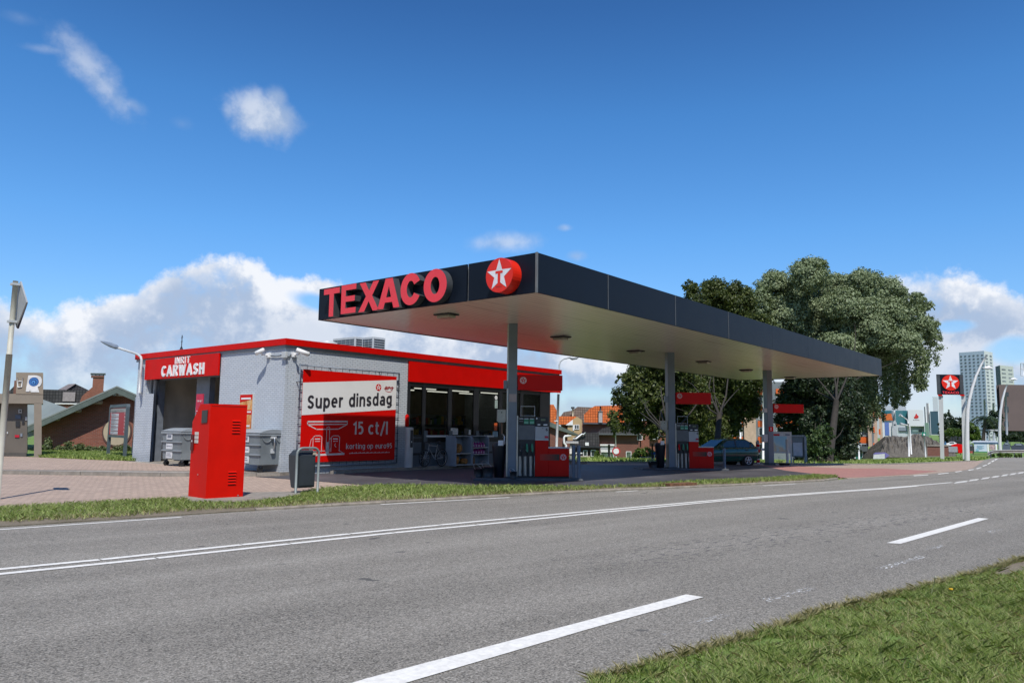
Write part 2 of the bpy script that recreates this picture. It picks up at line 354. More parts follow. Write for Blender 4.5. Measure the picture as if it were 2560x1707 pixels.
# ------------------------------------------------------------------ bold sans lettering drawn from strokes
def el_(cx, cy, rx, ry, a0, a1, n=14): return [(cx+rx*math.cos(RD(a0+(a1-a0)*i/n)), cy+ry*math.sin(RD(a0+(a1-a0)*i/n))) for i in range(n+1)]
_S = [(.95, .84), (.78, .97), (.5, 1.0), (.2, .94), (.04, .76), (.16, .59), (.5, .49), (.84, .39), (.97, .22), (.8, .05), (.5, 0), (.22, .03), (.02, .15)]
def _sc(P, w, h): return [(x*w, y*h) for x, y in P]
GL = {' ': (.16, []), 'I': (0, [[(0, 0), (0, 1)]]), 'T': (.5, [[(0, 1), (.5, 1)], [(.25, .97), (.25, 0)]]), 'N': (.48, [[(0, 0), (0, 1)], [(.02, 1), (.46, 0)], [(.48, 0), (.48, 1)]]),
 'R': (.46, [[(0, 0), (0, 1)], [(0, 1), (.28, 1)]+el_(.26, .76, .18, .24, 80, -90, 8)+[(0, .52)], [(.24, .5), (.46, 0)]]), 'C': (.46, [el_(.25, .5, .25, .5, 45, 315, 16)]),
 'A': (.56, [[(0, 0), (.28, 1)], [(.28, 1), (.56, 0)], [(.1, .28), (.46, .28)]]), 'W': (.80, [[(0, 1), (.2, 0)], [(.2, 0), (.4, .95)], [(.4, .95), (.6, 0)], [(.6, 0), (.8, 1)]]), 'S': (.44, [_sc(_S, .44, 1)]),
 'H': (.46, [[(0, 0), (0, 1)], [(.46, 0), (.46, 1)], [(0, .5), (.46, .5)]]), 'B': (.42, [[(0, 0), (0, 1), (.2, 1)]+el_(.22, .76, .17, .24, 80, -80, 8)+[(.1, .52)], [(.1, .5)]+el_(.22, .25, .2, .25, 80, -80, 8)+[(0, 0)]]),
 'P': (.42, [[(0, 0), (0, 1), (.2, 1)]+el_(.24, .74, .18, .26, 80, -90, 8)+[(0, .48)]]), 'G': (.48, [el_(.25, .5, .25, .5, 45, 340, 16)+[(.48, .45), (.3, .45)]]),
 'u': (.42, [[(0, .74), (0, .22)]+el_(.2, .2, .2, .2, 185, 340, 8)+[(.42, .3)], [(.42, .74), (.42, 0)]]), 'n': (.42, [[(0, 0), (0, .74)], [(0, .5)]+el_(.22, .52, .2, .22, 160, 0, 8)+[(.42, 0)]]),
 'p': (.46, [[(0, -.3), (0, .74)], el_(.23, .37, .23, .37, 0, 360, 18)]), 'd': (.46, [[(.46, 0), (.46, 1.06)], el_(.23, .37, .23, .37, 0, 360, 18)]),
 'e': (.44, [[(.03, .38), (.43, .38)]+el_(.22, .37, .22, .37, 15, 305, 16)]), 'r': (.26, [[(0, 0), (0, .74)], [(0, .48), (.06, .64), (.16, .73), (.28, .72)]]), 'i': (0, [[(0, 0), (0, .72)], [(0, 1.03), (0, 1.06)]]),
 's': (.36, [_sc(_S, .36, .74)]), 'a': (.42, [[(.05, .66), (.2, .74), (.34, .70), (.42, .54), (.42, 0)], el_(.2, .2, .2, .2, 0, 360, 16)]), 'g': (.44, [el_(.22, .40, .22, .34, 0, 360, 16), [(.44, .74), (.44, -.08)]+el_(.24, -.08, .20, .20, 0, -140, 8)]),
 'k': (.42, [[(0, 0), (0, 1.06)], [(.4, .74), (.06, .36)], [(.14, .44), (.42, 0)]]), 'o': (.46, [el_(.23, .37, .23, .37, 0, 360, 18)]), 't': (.32, [[(.12, .98), (.12, .16), (.18, .03), (.32, 0)], [(0, .74), (.32, .74)]]),
 'c': (.38, [el_(.23, .37, .23, .37, 50, 310, 14)]), 'l': (0, [[(0, 0), (0, 1.06)]]), '/': (.34, [[(0, -.12), (.34, 1.06)]]), '1': (.2, [[(0, .78), (.2, 1), (.2, 0)]]), '5': (.4, [[(.38, 1), (.06, 1), (.04, .56)]+el_(.18, .31, .22, .31, 100, -120, 10)]),
 '9': (.42, [el_(.21, .69, .21, .31, 0, 360, 16), [(.42, .69), (.40, .35), (.26, .05), (.1, 0)]]), '6': (.42, [el_(.21, .31, .21, .31, 0, 360, 16), [(0, .31), (.03, .7), (.2, .98), (.36, 1)]])}
def ttext(s, o, r, u, w, h, mat, parent, name='lettering', t=.17, gap=.15, lift=.004, depth=0, shear=0):
    """heavy sans lettering fitted to a w by h box at o"""
    r = Vector(r).normalized(); u = Vector(u).normalized(); n = r.cross(u); o = Vector(o); x = 0; ST_ = []
    for ch in s:
        gw, st = GL[ch]
        for p in st: ST_.append([(x+a+shear*b, b) for a, b in p])
        x += gw+t+(gap if ch != ' ' else gap*.5)
    xs_ = [p[0] for q in ST_ for p in q]; ys_ = [p[1] for q in ST_ for p in q]; x0, x1, y0, y1 = min(xs_)-t/2, max(xs_)+t/2, min(ys_)-t/2, max(ys_)+t/2; sx, sy = w/(x1-x0), h/(y1-y0)
    mb = MB(); P = lambda a, b, l: o+r*((a-x0)*sx)+u*((b-y0)*sy)+n*l
    for i, q in enumerate(ST_):
        q = [Vector((a, b, 0)) for a, b in q]; L, R_ = [], []; m = len(q); closed = (q[0]-q[-1]).length < 1e-6
        for j in range(m):
            d1 = (q[j]-q[j-1]).normalized() if j else ((q[j]-q[-2]).normalized() if closed else (q[1]-q[0]).normalized()); d2 = (q[j+1]-q[j]).normalized() if j < m-1 else ((q[1]-q[0]).normalized() if closed else d1)
            n1, n2 = Vector((-d1.y, d1.x, 0)), Vector((-d2.y, d2.x, 0)); k_ = n1+n2; k_.normalize(); f = 1/max(.6, k_.dot(n1)); e = Vector((0, 0, 0))
            if not closed and j == 0: e = -d2*t*.5
            if not closed and j == m-1: e = d1*t*.5
            # keep horizontals slightly thinner than uprights
            L.append(q[j]+k_*f*t/2+e*.0); R_.append(q[j]-k_*f*t/2+e*.0)
            if e.length > 0:
                cap = e if (abs(d1.x) < .2) or ch in 'TH' else e*.55
                if abs(d1.y) < .98 or True: L[-1] = L[-1]+cap*(.0 if abs(d1.y) > .9 else .4); R_[-1] = R_[-1]+cap*(.0 if abs(d1.y) > .9 else .4)
                if abs(d1.y) > .9: L[-1] = L[-1]+e; R_[-1] = R_[-1]+e
        l = lift+depth+.0012*(i % 5)
        for j in range(m-1): mb.poly([P(R_[j].x, R_[j].y, l), P(R_[j+1].x, R_[j+1].y, l), P(L[j+1].x, L[j+1].y, l), P(L[j].x, L[j].y, l)])
        if depth > 0:
            ring_ = R_+L[::-1]
            for j in range(len(ring_)): a, b = ring_[j], ring_[(j+1) % len(ring_)]; mb.poly([P(a.x, a.y, 0), P(b.x, b.y, 0), P(b.x, b.y, l), P(a.x, a.y, l)])
    return mb.build(name, mat, parent)
# ------------------------------------------------------------------ ground materials
def gmat(name, fn):
    m = bpy.data.materials.new(name); m.use_nodes = True; nt = m.node_tree; k = N(nt); b = nt.nodes['Principled BSDF']
    ge = k.n('ShaderNodeNewGeometry'); fn(k, b, ge.outputs['Position'], nt); return m
def bump(k, nt, b, h, st, d):
    bm = k.n('ShaderNodeBump'); bm.inputs['Strength'].default_value = st; bm.inputs['Distance'].default_value = d
    k.put(bm.inputs['Height'], h); nt.links.new(bm.outputs[0], b.inputs['Normal'])
def rot2(k, p, a):
    s = k.n('ShaderNodeSeparateXYZ'); k.put(s.inputs[0], p); c = k.n('ShaderNodeCombineXYZ'); ca, sa = math.cos(a), math.sin(a)
    k.put(c.inputs[0], k.m('ADD', k.m('MULTIPLY', s.outputs[0], ca), k.m('MULTIPLY', s.outputs[1], sa)))
    k.put(c.inputs[1], k.m('SUBTRACT', k.m('MULTIPLY', s.outputs[1], ca), k.m('MULTIPLY', s.outputs[0], sa))); return c.outputs[0]
RA = math.atan2(-.19, 1)      # heading of the road
def asph(k, b, p, nt):
    fine = k.sm(k.noise(p, 60, 3, .75), .25, .75); mid = k.sm(k.noise(p, 30, 4, .8), .3, .7); q = rot2(k, p, RA)
    lane = k.noise(k.vm('MULTIPLY', q, (.05, .9, 1)), 1, 4, .55); big = k.noise(p, .35, 5, .6)
    v = k.m('ADD', k.m('MULTIPLY', k.m('SUBTRACT', fine, .5), .62), k.m('ADD', k.m('MULTIPLY', k.m('SUBTRACT', mid, .5), .42), k.m('ADD', k.m('MULTIPLY', k.m('SUBTRACT', lane, .5), .62), k.m('MULTIPLY', k.m('SUBTRACT', big, .5), .25))))
    base = k.ramp(k.m('ADD', .5, v), [(0, (.05, .045, .038)), (.3, (.190, .174, .146)), (.5, (.262, .240, .203)), (.7, (.325, .298, .253)), (1, (.50, .46, .40))], col=True)
    # worn ravelled patches in the middle of the near lane, stretched along the driving direction
    s = k.n('ShaderNodeSeparateXYZ'); k.put(s.inputs[0], q)
    band = k.m('MULTIPLY', k.sm(k.m('ABSOLUTE', k.m('SUBTRACT', s.outputs[1], 6.35)), 1.0, .25), k.m('MULTIPLY', k.sm(s.outputs[0], 5.5, 8.5), k.sm(s.outputs[0], 24, 17)))
    crk = k.sm(k.noise(k.vm('MULTIPLY', q, (4.2, 13, 1)), 1, 5, .65), .555, .60)
    base = k.mix(k.m('MULTIPLY', k.m('MULTIPLY', band, crk), .85), base, (.09, .085, .085))
    spk = k.sm(k.noise(p, 42, 2, .5), .70, .76); base = k.mix(k.m('MULTIPLY', spk, .5), base, (.46, .44, .40))
    dk = k.sm(k.noise(k.vm('ADD', p, (9, 4, 2)), 2.6, 2, .4), .735, .76); base = k.mix(k.m('MULTIPLY', dk, .8), base, (.08, .078, .075))
    k.put(b.inputs['Base Color'], base); b.inputs['Roughness'].default_value = .85; b.inputs['Specular IOR Level'].default_value = .35
    bump(k, nt, b, fine, .7, .012)
MR = gmat('road_asphalt', asph)
def dark(k, b, p, nt):
    big = k.noise(p, .5, 6, .65); fine = k.noise(p, 40, 3, .6)
    base = k.ramp(k.m('ADD', k.m('MULTIPLY', big, .7), k.m('MULTIPLY', fine, .3)), [(.3, (.035, .034, .037)), (.5, (.068, .064, .069)), (.7, (.115, .108, .112))], col=True)
    k.put(b.inputs['Base Color'], base); k.put(b.inputs['Roughness'], k.m('ADD', .42, k.m('MULTIPLY', big, .4))); bump(k, nt, b, fine, .35, .008)
MD = gmat('forecourt_asphalt', dark)
def grassm(k, b, p, nt):
    a = k.noise(p, .25, 6, .7); c = k.noise(p, 3.5, 5, .7); f = k.noise(k.vm('MULTIPLY', p, (1, 1, 3)), 30, 4, .7)
    v = k.m('ADD', k.m('MULTIPLY', a, .35), k.m('ADD', k.m('MULTIPLY', c, .35), k.m('MULTIPLY', f, .3)))
    k.put(b.inputs['Base Color'], k.ramp(v, [(.32, (.06, .11, .02)), (.47, (.13, .215, .04)), (.58, (.19, .28, .06)), (.72, (.29, .30, .13))], col=True))
    b.inputs['Roughness'].default_value = .9; bump(k, nt, b, f, 1, .04)
MG = gmat('grass_ground', grassm)
def soilm(k, b, p, nt):
    a = k.noise(p, 2, 6, .7); f = k.noise(p, 30, 4, .7); v = k.m('ADD', k.m('MULTIPLY', a, .5), k.m('MULTIPLY', f, .5))
    k.put(b.inputs['Base Color'], k.ramp(v, [(.3, (.09, .075, .05)), (.5, (.20, .165, .115)), (.7, (.33, .28, .21))], col=True))
    b.inputs['Roughness'].default_value = .95; bump(k, nt, b, f, .8, .03)
MS = gmat('bare_soil', soilm)
PAVE = brick('clay_pavers', (.36, .27, .215), (.46, .345, .27), (.20, .165, .13), .21, .105, .008, .5, wall=False, var=.35, ang=.35)
PAVG = brick('grey_pavers', (.30, .27, .235), (.36, .32, .27), (.18, .16, .14), .3, .3, .01, .4, wall=False, var=.4)
PAVR = brick('red_pavers', (.34, .165, .145), (.40, .20, .165), (.24, .15, .13), .21, .105, .006, .4, wall=False, var=.3, ang=.78)
# ------------------------------------------------------------------ ground sheets, all following hgt(x, y)
def sheet(name, pts, off, mat, stp=3.0, kind='structure', far=False, flat=None, label=None, cat=None, group=None):
    bm = bmesh.new(); vs = [bm.verts.new((p[0], p[1], 0)) for p in pts]; bm.faces.new(vs)
    xs = [p[0] for p in pts]; ys = [p[1] for p in pts]
    if flat is None:
        cx = sorted(set([a for a, b in PX if min(xs) < a < max(xs)]+[x for x in np.arange(math.floor(min(xs)/stp)*stp, max(xs), stp) if 18 < x < 90]))
        cy = [y for y in (14, 18, 22, 26, 30, 34, 40) if min(ys) < y < max(ys)]
        for x in cx: bmesh.ops.bisect_plane(bm, geom=bm.verts[:]+bm.edges[:]+bm.faces[:], plane_co=(x, 0, 0), plane_no=(1, 0, 0))
        for y in cy: bmesh.ops.bisect_plane(bm, geom=bm.verts[:]+bm.edges[:]+bm.faces[:], plane_co=(0, y, 0), plane_no=(0, 1, 0))
    bmesh.ops.recalc_face_normals(bm, faces=bm.faces[:])
    for v in bm.verts: v.co.z = (hgt(v.co.x, v.co.y) if flat is None else flat)+off
    bmesh.ops.triangulate(bm, faces=bm.faces[:])
    for f in bm.faces:
        if f.normal.z < 0: f.normal_flip()
    if off > .028:
        be = [e for e in bm.edges if len(e.link_faces) == 1]; r_ = bmesh.ops.extrude_edge_only(bm, edges=be)
        for v in r_['geom']:
            if isinstance(v, bmesh.types.BMVert): v.co.z -= off+.05
    me = bpy.data.meshes.new(name); bm.to_mesh(me); bm.free(); me.materials.append(mat)
    o = bpy.data.objects.new(name, me); C.objects.link(o); WM[o.name] = Matrix.Identity(4)
    return tag(o, kind=kind) if kind else tag(o, label, cat, group)
g = lambda L, z=None: [(G(x, y) if z is None else Z(x, y, z)) for x, y in L]
sheet('ground', [(-1500, -1500), (3500, -1500), (3500, 3000), (-1500, 3000)], 0, MG, stp=6)
# road: far edge line, then round the bend on the right, then the near verge
far_edge = [(-900, 1386), (0, 1321), (600, 1281.5), (830, 1268.5), (1200, 1247.5), (1480, 1231.5), (1800, 1218), (2055, 1204.5), (2120, 1197.5), (2283, 1188.5), (2344, 1183.5), (2400, 1178), (2432, 1171), (2451, 1157.5), (2461, 1150), (2480, 1145.3), (2506, 1143.6), (2560, 1142.6)]
FE = g(far_edge)
near_edge = [(2560, 1400), (2502, 1424), (2349, 1465), (2234, 1496), (2062, 1532), (1951, 1577), (1794, 1623), (1660, 1662), (1480, 1712), (900, 1890)]
NE = g(near_edge)
road = FE+[Vector((200, 16, 0)), Vector((260, -60, 0)), Vector((60, -8, 0)), Vector((35, -4.2, 0)), Vector((20, -.9, 0))]+NE+[Vector((-8, 5.4, 0)), Vector((-30, 11, 0))]+[Vector((-30, 21.5, 0))]
sheet('road', road, .02, MR, stp=4)
# forecourt surfaces
strip_top = [(-900, 1330), (0, 1275), (229, 1261), (408, 1253), (600, 1247), (738, 1241), (779, 1229), (944, 1218), (1200, 1221), (1493, 1222), (1600, 1217.5), (1708, 1208.6), (1900, 1201), (2040, 1191.5), (2095, 1194)]
ST = g(strip_top)
fore = ST+g([(2120, 1197.5), (2283, 1188.5), (2344, 1183.5), (2400, 1178), (2432, 1171), (2451, 1157.5), (2461, 1150), (2440, 1152.5), (2360, 1155.5), (2200, 1161.5), (2000, 1160.5), (1900, 1158.5), (1700, 1158), (1560, 1157.5), (1440, 1156.5), (1380, 1155)])
fore = fore+[Vector((40, 34, 0)), Vector((20, 40, 0)), Vector((8, 47, 0)), Vector((-40, 60, 0))]
sheet('forecourt_paving', fore, .03, PAVE, stp=4)
asp = g([(640, 1194.3), (700, 1193), (800, 1184), (840, 1179), (1010, 1176), (1260, 1169), (1330, 1166), (1400, 1163.5), (1560, 1164.5), (1700, 1164.5), (1900, 1165.5), (1966, 1178.6), (2096, 1194), (2040, 1191.5), (1900, 1201), (1708, 1208.6), (1600, 1217.5), (1493, 1222), (1200, 1221), (944, 1218), (798, 1206)])
sheet('forecourt_asphalt', asp, .045, MD, stp=4)
sheet('red_brick_paving', g([(1900, 1165.5), (1960, 1165.3), (2060, 1170.5), (2142, 1173.0), (2200, 1172.3), (2344, 1179.5), (2283, 1186.5), (2150, 1194.5), (2100, 1195.5), (2096, 1194), (1966, 1178.6)]), .045, PAVR, stp=4)
# back kerb of the forecourt
def curb(px, h=.12, w=.16, z0=0, name='kerb', mat=CON, pts=None, seam=1.0, side=1):
    P = pts or g(px); mb = MB(); rows = []
    Q = []
    for a, b in zip(P, P[1:]):
        n = max(1, int((b-a).length/seam))
        Q += [a+(b-a)*(i/n) for i in range(n)]
    Q.append(P[-1])
    for a, b in zip(Q, Q[1:]):
        a, b = Vector((a.x, a.y, 0)), Vector((b.x, b.y, 0)); d = (b-a); L = d.length
        if L < .05: continue
        d /= L; nn = Vector((-d.y, d.x, 0))*side; za, zb = hgt(a.x, a.y)+z0, hgt(b.x, b.y)+z0; e = .008
        a2, b2 = a+d*e, b-d*e
        v = []
        for p, zz in ((a2, za), (b2, zb)):
            v += [p+nn*0+UP*(zz-.1), p+UP*(zz+h-.02), p+nn*.02+UP*(zz+h), p+nn*w+UP*(zz+h), p+nn*w+UP*(zz-.1)]
        mb.add(v, [(0, 5, 6, 1), (1, 6, 7, 2), (2, 7, 8, 3), (3, 8, 9, 4), (0, 1, 2, 3, 4), (9, 8, 7, 6, 5)] if side < 0 else [(0, 1, 6, 5), (1, 2, 7, 6), (2, 3, 8, 7), (3, 4, 9, 8), (4, 3, 2, 1, 0), (5, 6, 7, 8, 9)])
    return struct(name, mb, mat)
curb([(640, 1279.5), (830, 1268), (1200, 1247), (1480, 1231), (1800, 1217.5), (2055, 1204), (2095, 1199)], .065, .13, name='road_kerb', mat=M('kerb_stone', (.25, .215, .17), .9, .25, 4, bump=.5, bsc=40, dirt=.5))
curb([(1380, 1156.4), (1440, 1157.5), (1560, 1158.6), (1700, 1159), (1900, 1159.6), (2000, 1161.6), (2200, 1162.6), (2360, 1156.6), (2440, 1153.3)], .10, .16, name='back_kerb')
# raised pavement round the building (0.14 m)
PZ = .14
kl = [Vector((-30, 36, 0))]+[Z(x, y, 0) for x, y in [(-60, 1186), (0, 1187.5), (200, 1190.5), (400, 1193.5), (640, 1193), (700, 1192), (760, 1187), (834, 1180)]]
kl += [Vector((16.2, 20.62, 0)), Vector((31.5, 20.55, 0)), Vector((31.5, 26, 0))]
sheet('raised_pavement', kl+[Vector((31.5, 37, 0)), Vector((13, 62, 0)), Vector((-30, 70, 0))], 0, PAVG, flat=PZ)
curb(None, PZ+.004, .13, pts=kl, name='pavement_kerb')
sheet('pavement_brick', [Z(x, y, PZ) for x, y in [(-400, 1170), (0, 1174), (330, 1176), (640, 1180), (700, 1180), (352, 1157), (300, 1151), (220, 1144), (100, 1134), (0, 1130), (-300, 1128)]], .008, PAVE, flat=PZ)
# lawns on the raised ground
sheet('lawn', [Z(x, y, PZ) for x, y in [(95, 1143), (160, 1146), (240, 1149.5), (300, 1151.5), (352, 1153)]]+[Vector((16.5, 36, 0)), Vector((22, 60, 0)), Vector((10, 66, 0))], .02, MG, flat=PZ)
# verge strips
sheet('verge', g([(-900, 1384), (0, 1320), (600, 1280.5), (830, 1267.5), (1200, 1246.5), (1480, 1230.5), (1800, 1216.5), (2055, 1203.5), (2095, 1198)])+ST[::-1], .034, MS, stp=4)
sheet('pad', g([(600, 1262), (480, 1262), (450, 1247), (600, 1238), (745, 1235), (752, 1243), (700, 1252)]), .07, CON, stp=50)
sheet('footpath', g([(1900, 1158), (2190, 1155.5), (2260, 1152.5), (2340, 1146), (2420, 1143), (2440, 1142), (2440, 1140.5), (2340, 1144), (2260, 1149.5), (2190, 1152)]), .03, CON, stp=10)
# ------------------------------------------------------------------ road markings
def mark(name, pl, off=.026):
    return sheet(name, g(pl), off, LINE, stp=3)
def band(name, top, w0, gaps=(), off=.026):
    """painted line whose upper edge runs through the points of top; w0 width in m; gaps in photo x"""
    P = [(x, G(x, y)) for x, y in top]; segs = []; cur = []
    def at(x):
        for (xa, a), (xb, b) in zip(P, P[1:]):
            if xa <= x <= xb: return a+(b-a)*((x-xa)/(xb-xa)) if False else G(x, ya_(x))
    def ya_(x):
        for (xa, ya), (xb, yb) in zip(top, top[1:]):
            if xa <= x <= xb: return ya+(yb-ya)*(x-xa)/(xb-xa)
        return top[-1][1]
    cuts = [top[0][0]]
    for a, b in gaps: cuts += [a, b]
    cuts.append(top[-1][0]); out = []
    mb = MB()
    for a, b in zip(cuts[::2], cuts[1::2]):
        xs = [a]+[x for x, _ in top if a < x < b]+[b]; Q = [G(x, ya_(x)) for x in xs]
        L, R_ = [], []
        for i, q in enumerate(Q):
            d = Q[min(i+1, len(Q)-1)]-Q[max(i-1, 0)]; d.z = 0; d.normalize(); n = Vector((d.y, -d.x, 0))
            p2 = q+n*w0; L.append(Vector((q.x, q.y, hgt(q.x, q.y)+off))); R_.append(Vector((p2.x, p2.y, hgt(p2.x, p2.y)+off)))
        # slanted ends
        for i in range(len(L)-1): mb.poly([R_[i], R_[i+1], L[i+1], L[i]])
    return struct(name, mb, LINE)
up_ = [(-700, 1491), (-250, 1450.5), (0, 1425.5), (245, 1402), (597, 1364.5), (868, 1337), (1092, 1314.8), (1200, 1304.3), (1500, 1277), (1800, 1250.3), (1950, 1239), (2055, 1231.6), (2200, 1222), (2290, 1214.5), (2375, 1207)]
lo_ = [(-700, 1504), (-250, 1463), (0, 1437.5), (384, 1398.3), (717, 1362.2), (978, 1334.2), (1200, 1313.3), (1506, 1281.8), (1800, 1253.6), (1950, 1241.5), (2055, 1233.8), (2200, 1223.8), (2290, 1216)]
band('centre_line', up_, .12, [(244, 248), (596, 600), (868, 872), (1092, 1095.5), (1262, 1264.5)])
band('centre_line', lo_, .12, [(384, 388.5), (717, 721), (978, 981), (1185, 1188)])
for a, b in ((2388, 2419), (2424, 2446), (2455, 2474), (2481, 2498), (2505, 2520), (2526, 2540), (2546, 2560)):
    yy = 1206.5-(a-2388)*.155
    mark('dashed_line', [(a, yy), (b, yy-(b-a)*.13), (b+2, yy-(b-a)*.13+1.1), (a+2, yy+1.1)]); mark('dashed_line', [(a-3, yy+2.2), (b-3, yy+2.2-(b-a)*.13), (b-1, yy+3.3-(b-a)*.13), (a-1, yy+3.3)])
band('edge_line', [(-900, 1390), (0, 1326.5), (450, 1295.2)], .09); band('edge_line', [(949, 1263), (1271, 1245.2)], .09); band('edge_line', [(1537, 1231.2), (1592, 1228)], .09)
band('edge_line', [(1905, 1215.5), (1985, 1211)], .09)
for a, b, c, d in ((2283, 1189.6, 2319, 1187.6), (2344, 1185.2, 2370, 1182.8), (2387, 1180, 2403, 1178), (2420, 1175.5, 2433, 1173.5), (2440, 1171.6, 2452, 1168.4), (2456, 1165, 2465.5, 1162), (2468.5, 1159.6, 2475.5, 1155.8), (2478, 1153.6, 2484, 1150.7), (2485.5, 1149, 2492, 1146.8)):
    mark('dashed_line', [(a, b), (c, d), (c+2.5, d+1.0), (a+2.5, b+1.5)])
mark('lane_dash', [(1715, 1491.7), (1758.7, 1498.4), (1470, 1580), (1045, 1707), (820, 1776), (560, 1856), (430, 1856), (660, 1786), (909, 1707), (1383.7, 1580)])
mark('lane_dash', [(2215.8, 1361), (2446, 1297.3), (2472, 1299.3), (2251.5, 1363)])
# worn remains of an older line near the verge: paint mostly gone
def wornm(k, b, p, nt):
    n = k.noise(rot2(k, p, RA), 1, 1); f = k.noise(k.vm('MULTIPLY', rot2(k, p, RA), (14, 34, 1)), 1, 4, .6); lg = k.noise(rot2(k, p, RA), 1.4, 2, .5)
    k.put(b.inputs['Base Color'], (.62, .61, .58)); b.inputs['Roughness'].default_value = .8
    a = k.m('MULTIPLY', k.sm(f, .50, .60), k.sm(lg, .43, .60)); k.put(b.inputs['Alpha'], a)
WORN = gmat('worn_marking', wornm)
for a, b, w in (((1905, 1502), (2092, 1454), 9), ((1640, 1585), (1810, 1538), 11), ((2060, 1462), (2300, 1392), 8), ((2270, 1388), (2350, 1366), 5), ((2430, 1345), (2515, 1316), 4)):
    sheet('worn_line', g([a, b, (b[0]+14, b[1]+w*.7), (a[0]+18, a[1]+w)]), .025, WORN)
sheet('near_verge', [(p.x, p.y, 0) for p in NE[:9]]+[(3.7, 2.55, 0), (2.9, 1.2, 0), (4.2, -.4, 0), (8, -1.6, 0), (13.5, -.6, 0)], .012, MG)
sheet('bare_patch', g([(2478, 1440), (2500, 1426), (2540, 1410), (2600, 1398), (2610, 1412), (2560, 1428), (2520, 1440)]), .02, MS)
# ------------------------------------------------------------------ shop building with car wash
BX, BY, BZ = 14.54, 21.1, PZ           # near corner
GB = brick('grey_painted_brick', (.50, .545, .59), (.55, .595, .635), (.34, .37, .41), .22, .0667, .009, 1.0, var=.30, rough=.7, stain=.35)
SB = thing('station_shop', 'low grey brick petrol station shop with red roof band and car wash bay', 'shop building', (BX, BY, BZ))
zt = onX(717.5, 846.3, BX).z; zb = onX(717.5, 862, BX).z
Y1 = onX(344, 890, BX).y                # far end of the car wash side
X1 = onY(1400.2, 925.9, BY).x           # far end of the roof on the shop side
XW = onY(1368, 1080, BY).x; XG = onY(1017.8, 1000, BY).x
ysL = onX(369, 920, BX).y; ysR = onX(553, 900, BX).y     # car wash fascia
zf0 = onX(460, 945, BX).z
zf0 = .5*(onX(367, 949, BX).z+onX(552, 939, BX).z)
wt = .3
mb = MB()
mb.box(BX, XG, BY, BY+wt, BZ-.3, zb)                      # shop side, left of the windows
mb.box(BX, BX+wt, BY+wt, ysR, BZ-.3, zb)
mb.box(BX, BX+wt, ysL, Y1-.12, BZ-.3, zb)
mb.box(BX+wt, XW+1.2, Y1-.3, Y1-.12, BZ-.3, zb)           # rear
mb.box(XW-.02, XW+.2, BY+.32, Y1-.3, BZ-.6, zb)
mb.box(BX+wt, BX+wt+.25, ysR, ysR+.12, BZ-.1, zf0)      # return of the bay
wall = mb.build('wall', GB, SB)
p0 = Z(352.6, 1156, PZ); p1 = Z(328, 1142.5, PZ)          # brick pillar with a slanted outer face at the left end
mb = MB(); yL = onX(358, 1040, BX).y
mb.slab([(BX-.002, ysL+.002, BZ-.3), (BX-.03, p0.y, BZ-.3), (p1.x, p1.y, BZ-.3), (p1.x+1.2, p1.y-.2, BZ-.3), (p1.x+1.2, ysL+.25, BZ-.3), (BX+.3, ysL+.25, BZ-.3), (BX+.3, ysL+.002, BZ-.3)], (0, 0, onX(350, 985, BX).z-BZ+.3))
mb.build('corner_pillar', GB, SB)
mb = MB(); ov = .10
mb.box(BX-ov, X1, BY-ov, BY+.25, zb, zt); mb.box(BX-ov, BX+.25, BY+.25, Y1, zb, zt); mb.box(X1-.35, X1, BY+.25, Y1, zb, zt); mb.box(BX+.25, X1-.35, Y1-.3, Y1, zb, zt)
mb.build('roof_band', RED, SB)
mb = MB(); mb.box(BX+.25, X1-.35, BY+.25, Y1-.3, zb+.02, zb+.12); rf = mb.build('roof', M('roofing_felt', (.12, .12, .12), .9), SB)
mb = MB(); mb.box(BX-.035, BX-.002, BY, Y1, zb-.10, zb-.002); mb.box(BX, X1-.1, BY-.035, BY-.002, zb-.10, zb-.002); mb.build('shadow_gap_trim', GRY, SB)
# car wash fascia with lettering
mb = MB(); mb.box(BX-.10, BX-.04, ysR, ysL, zf0, zb-.06, 0); fa = mb.build('carwash_fascia', RED, SB)
def wtext(s, pl, pr, yt, yb, X, mat, par, bold=.02, name='lettering', depth=.02):
    a = onX(pl, yb[0], X); b = onX(pr, yb[1], X); c = onX(pl, yt[0], X)
    return ttext(s, a, (0, -1, 0), UP, (a.y-b.y), c.z-a.z, mat, par, name, bold, .14 if len(s) > 5 else .20, .004, depth)
wtext('INRIT', 438, 475.5, (893.8, 890.3), (910, 907.5), BX-.10, WHT, fa, .14)
wtext('CARWASH', 403.5, 510.5, (915, 909.3), (942, 936.6), BX-.10, WHT, fa, .24)
# shop fascia over the windows
zs0 = .5*(onY(1018, 952, BY).z+onY(1264, 973, BY).z)
mb = MB(); mb.box(XG+.01, X1-.02, BY-.07, BY-.02, zs0, zb-.12); mb.build('shop_fascia', RED, SB)
mb = MB(); mb.box(XG+.01, X1-.05, BY-.02, BY+.9, zs0+.02, zs0+.10); mb.build('soffit_panel', M('dark_soffit', (.03, .03, .035), .5), SB)
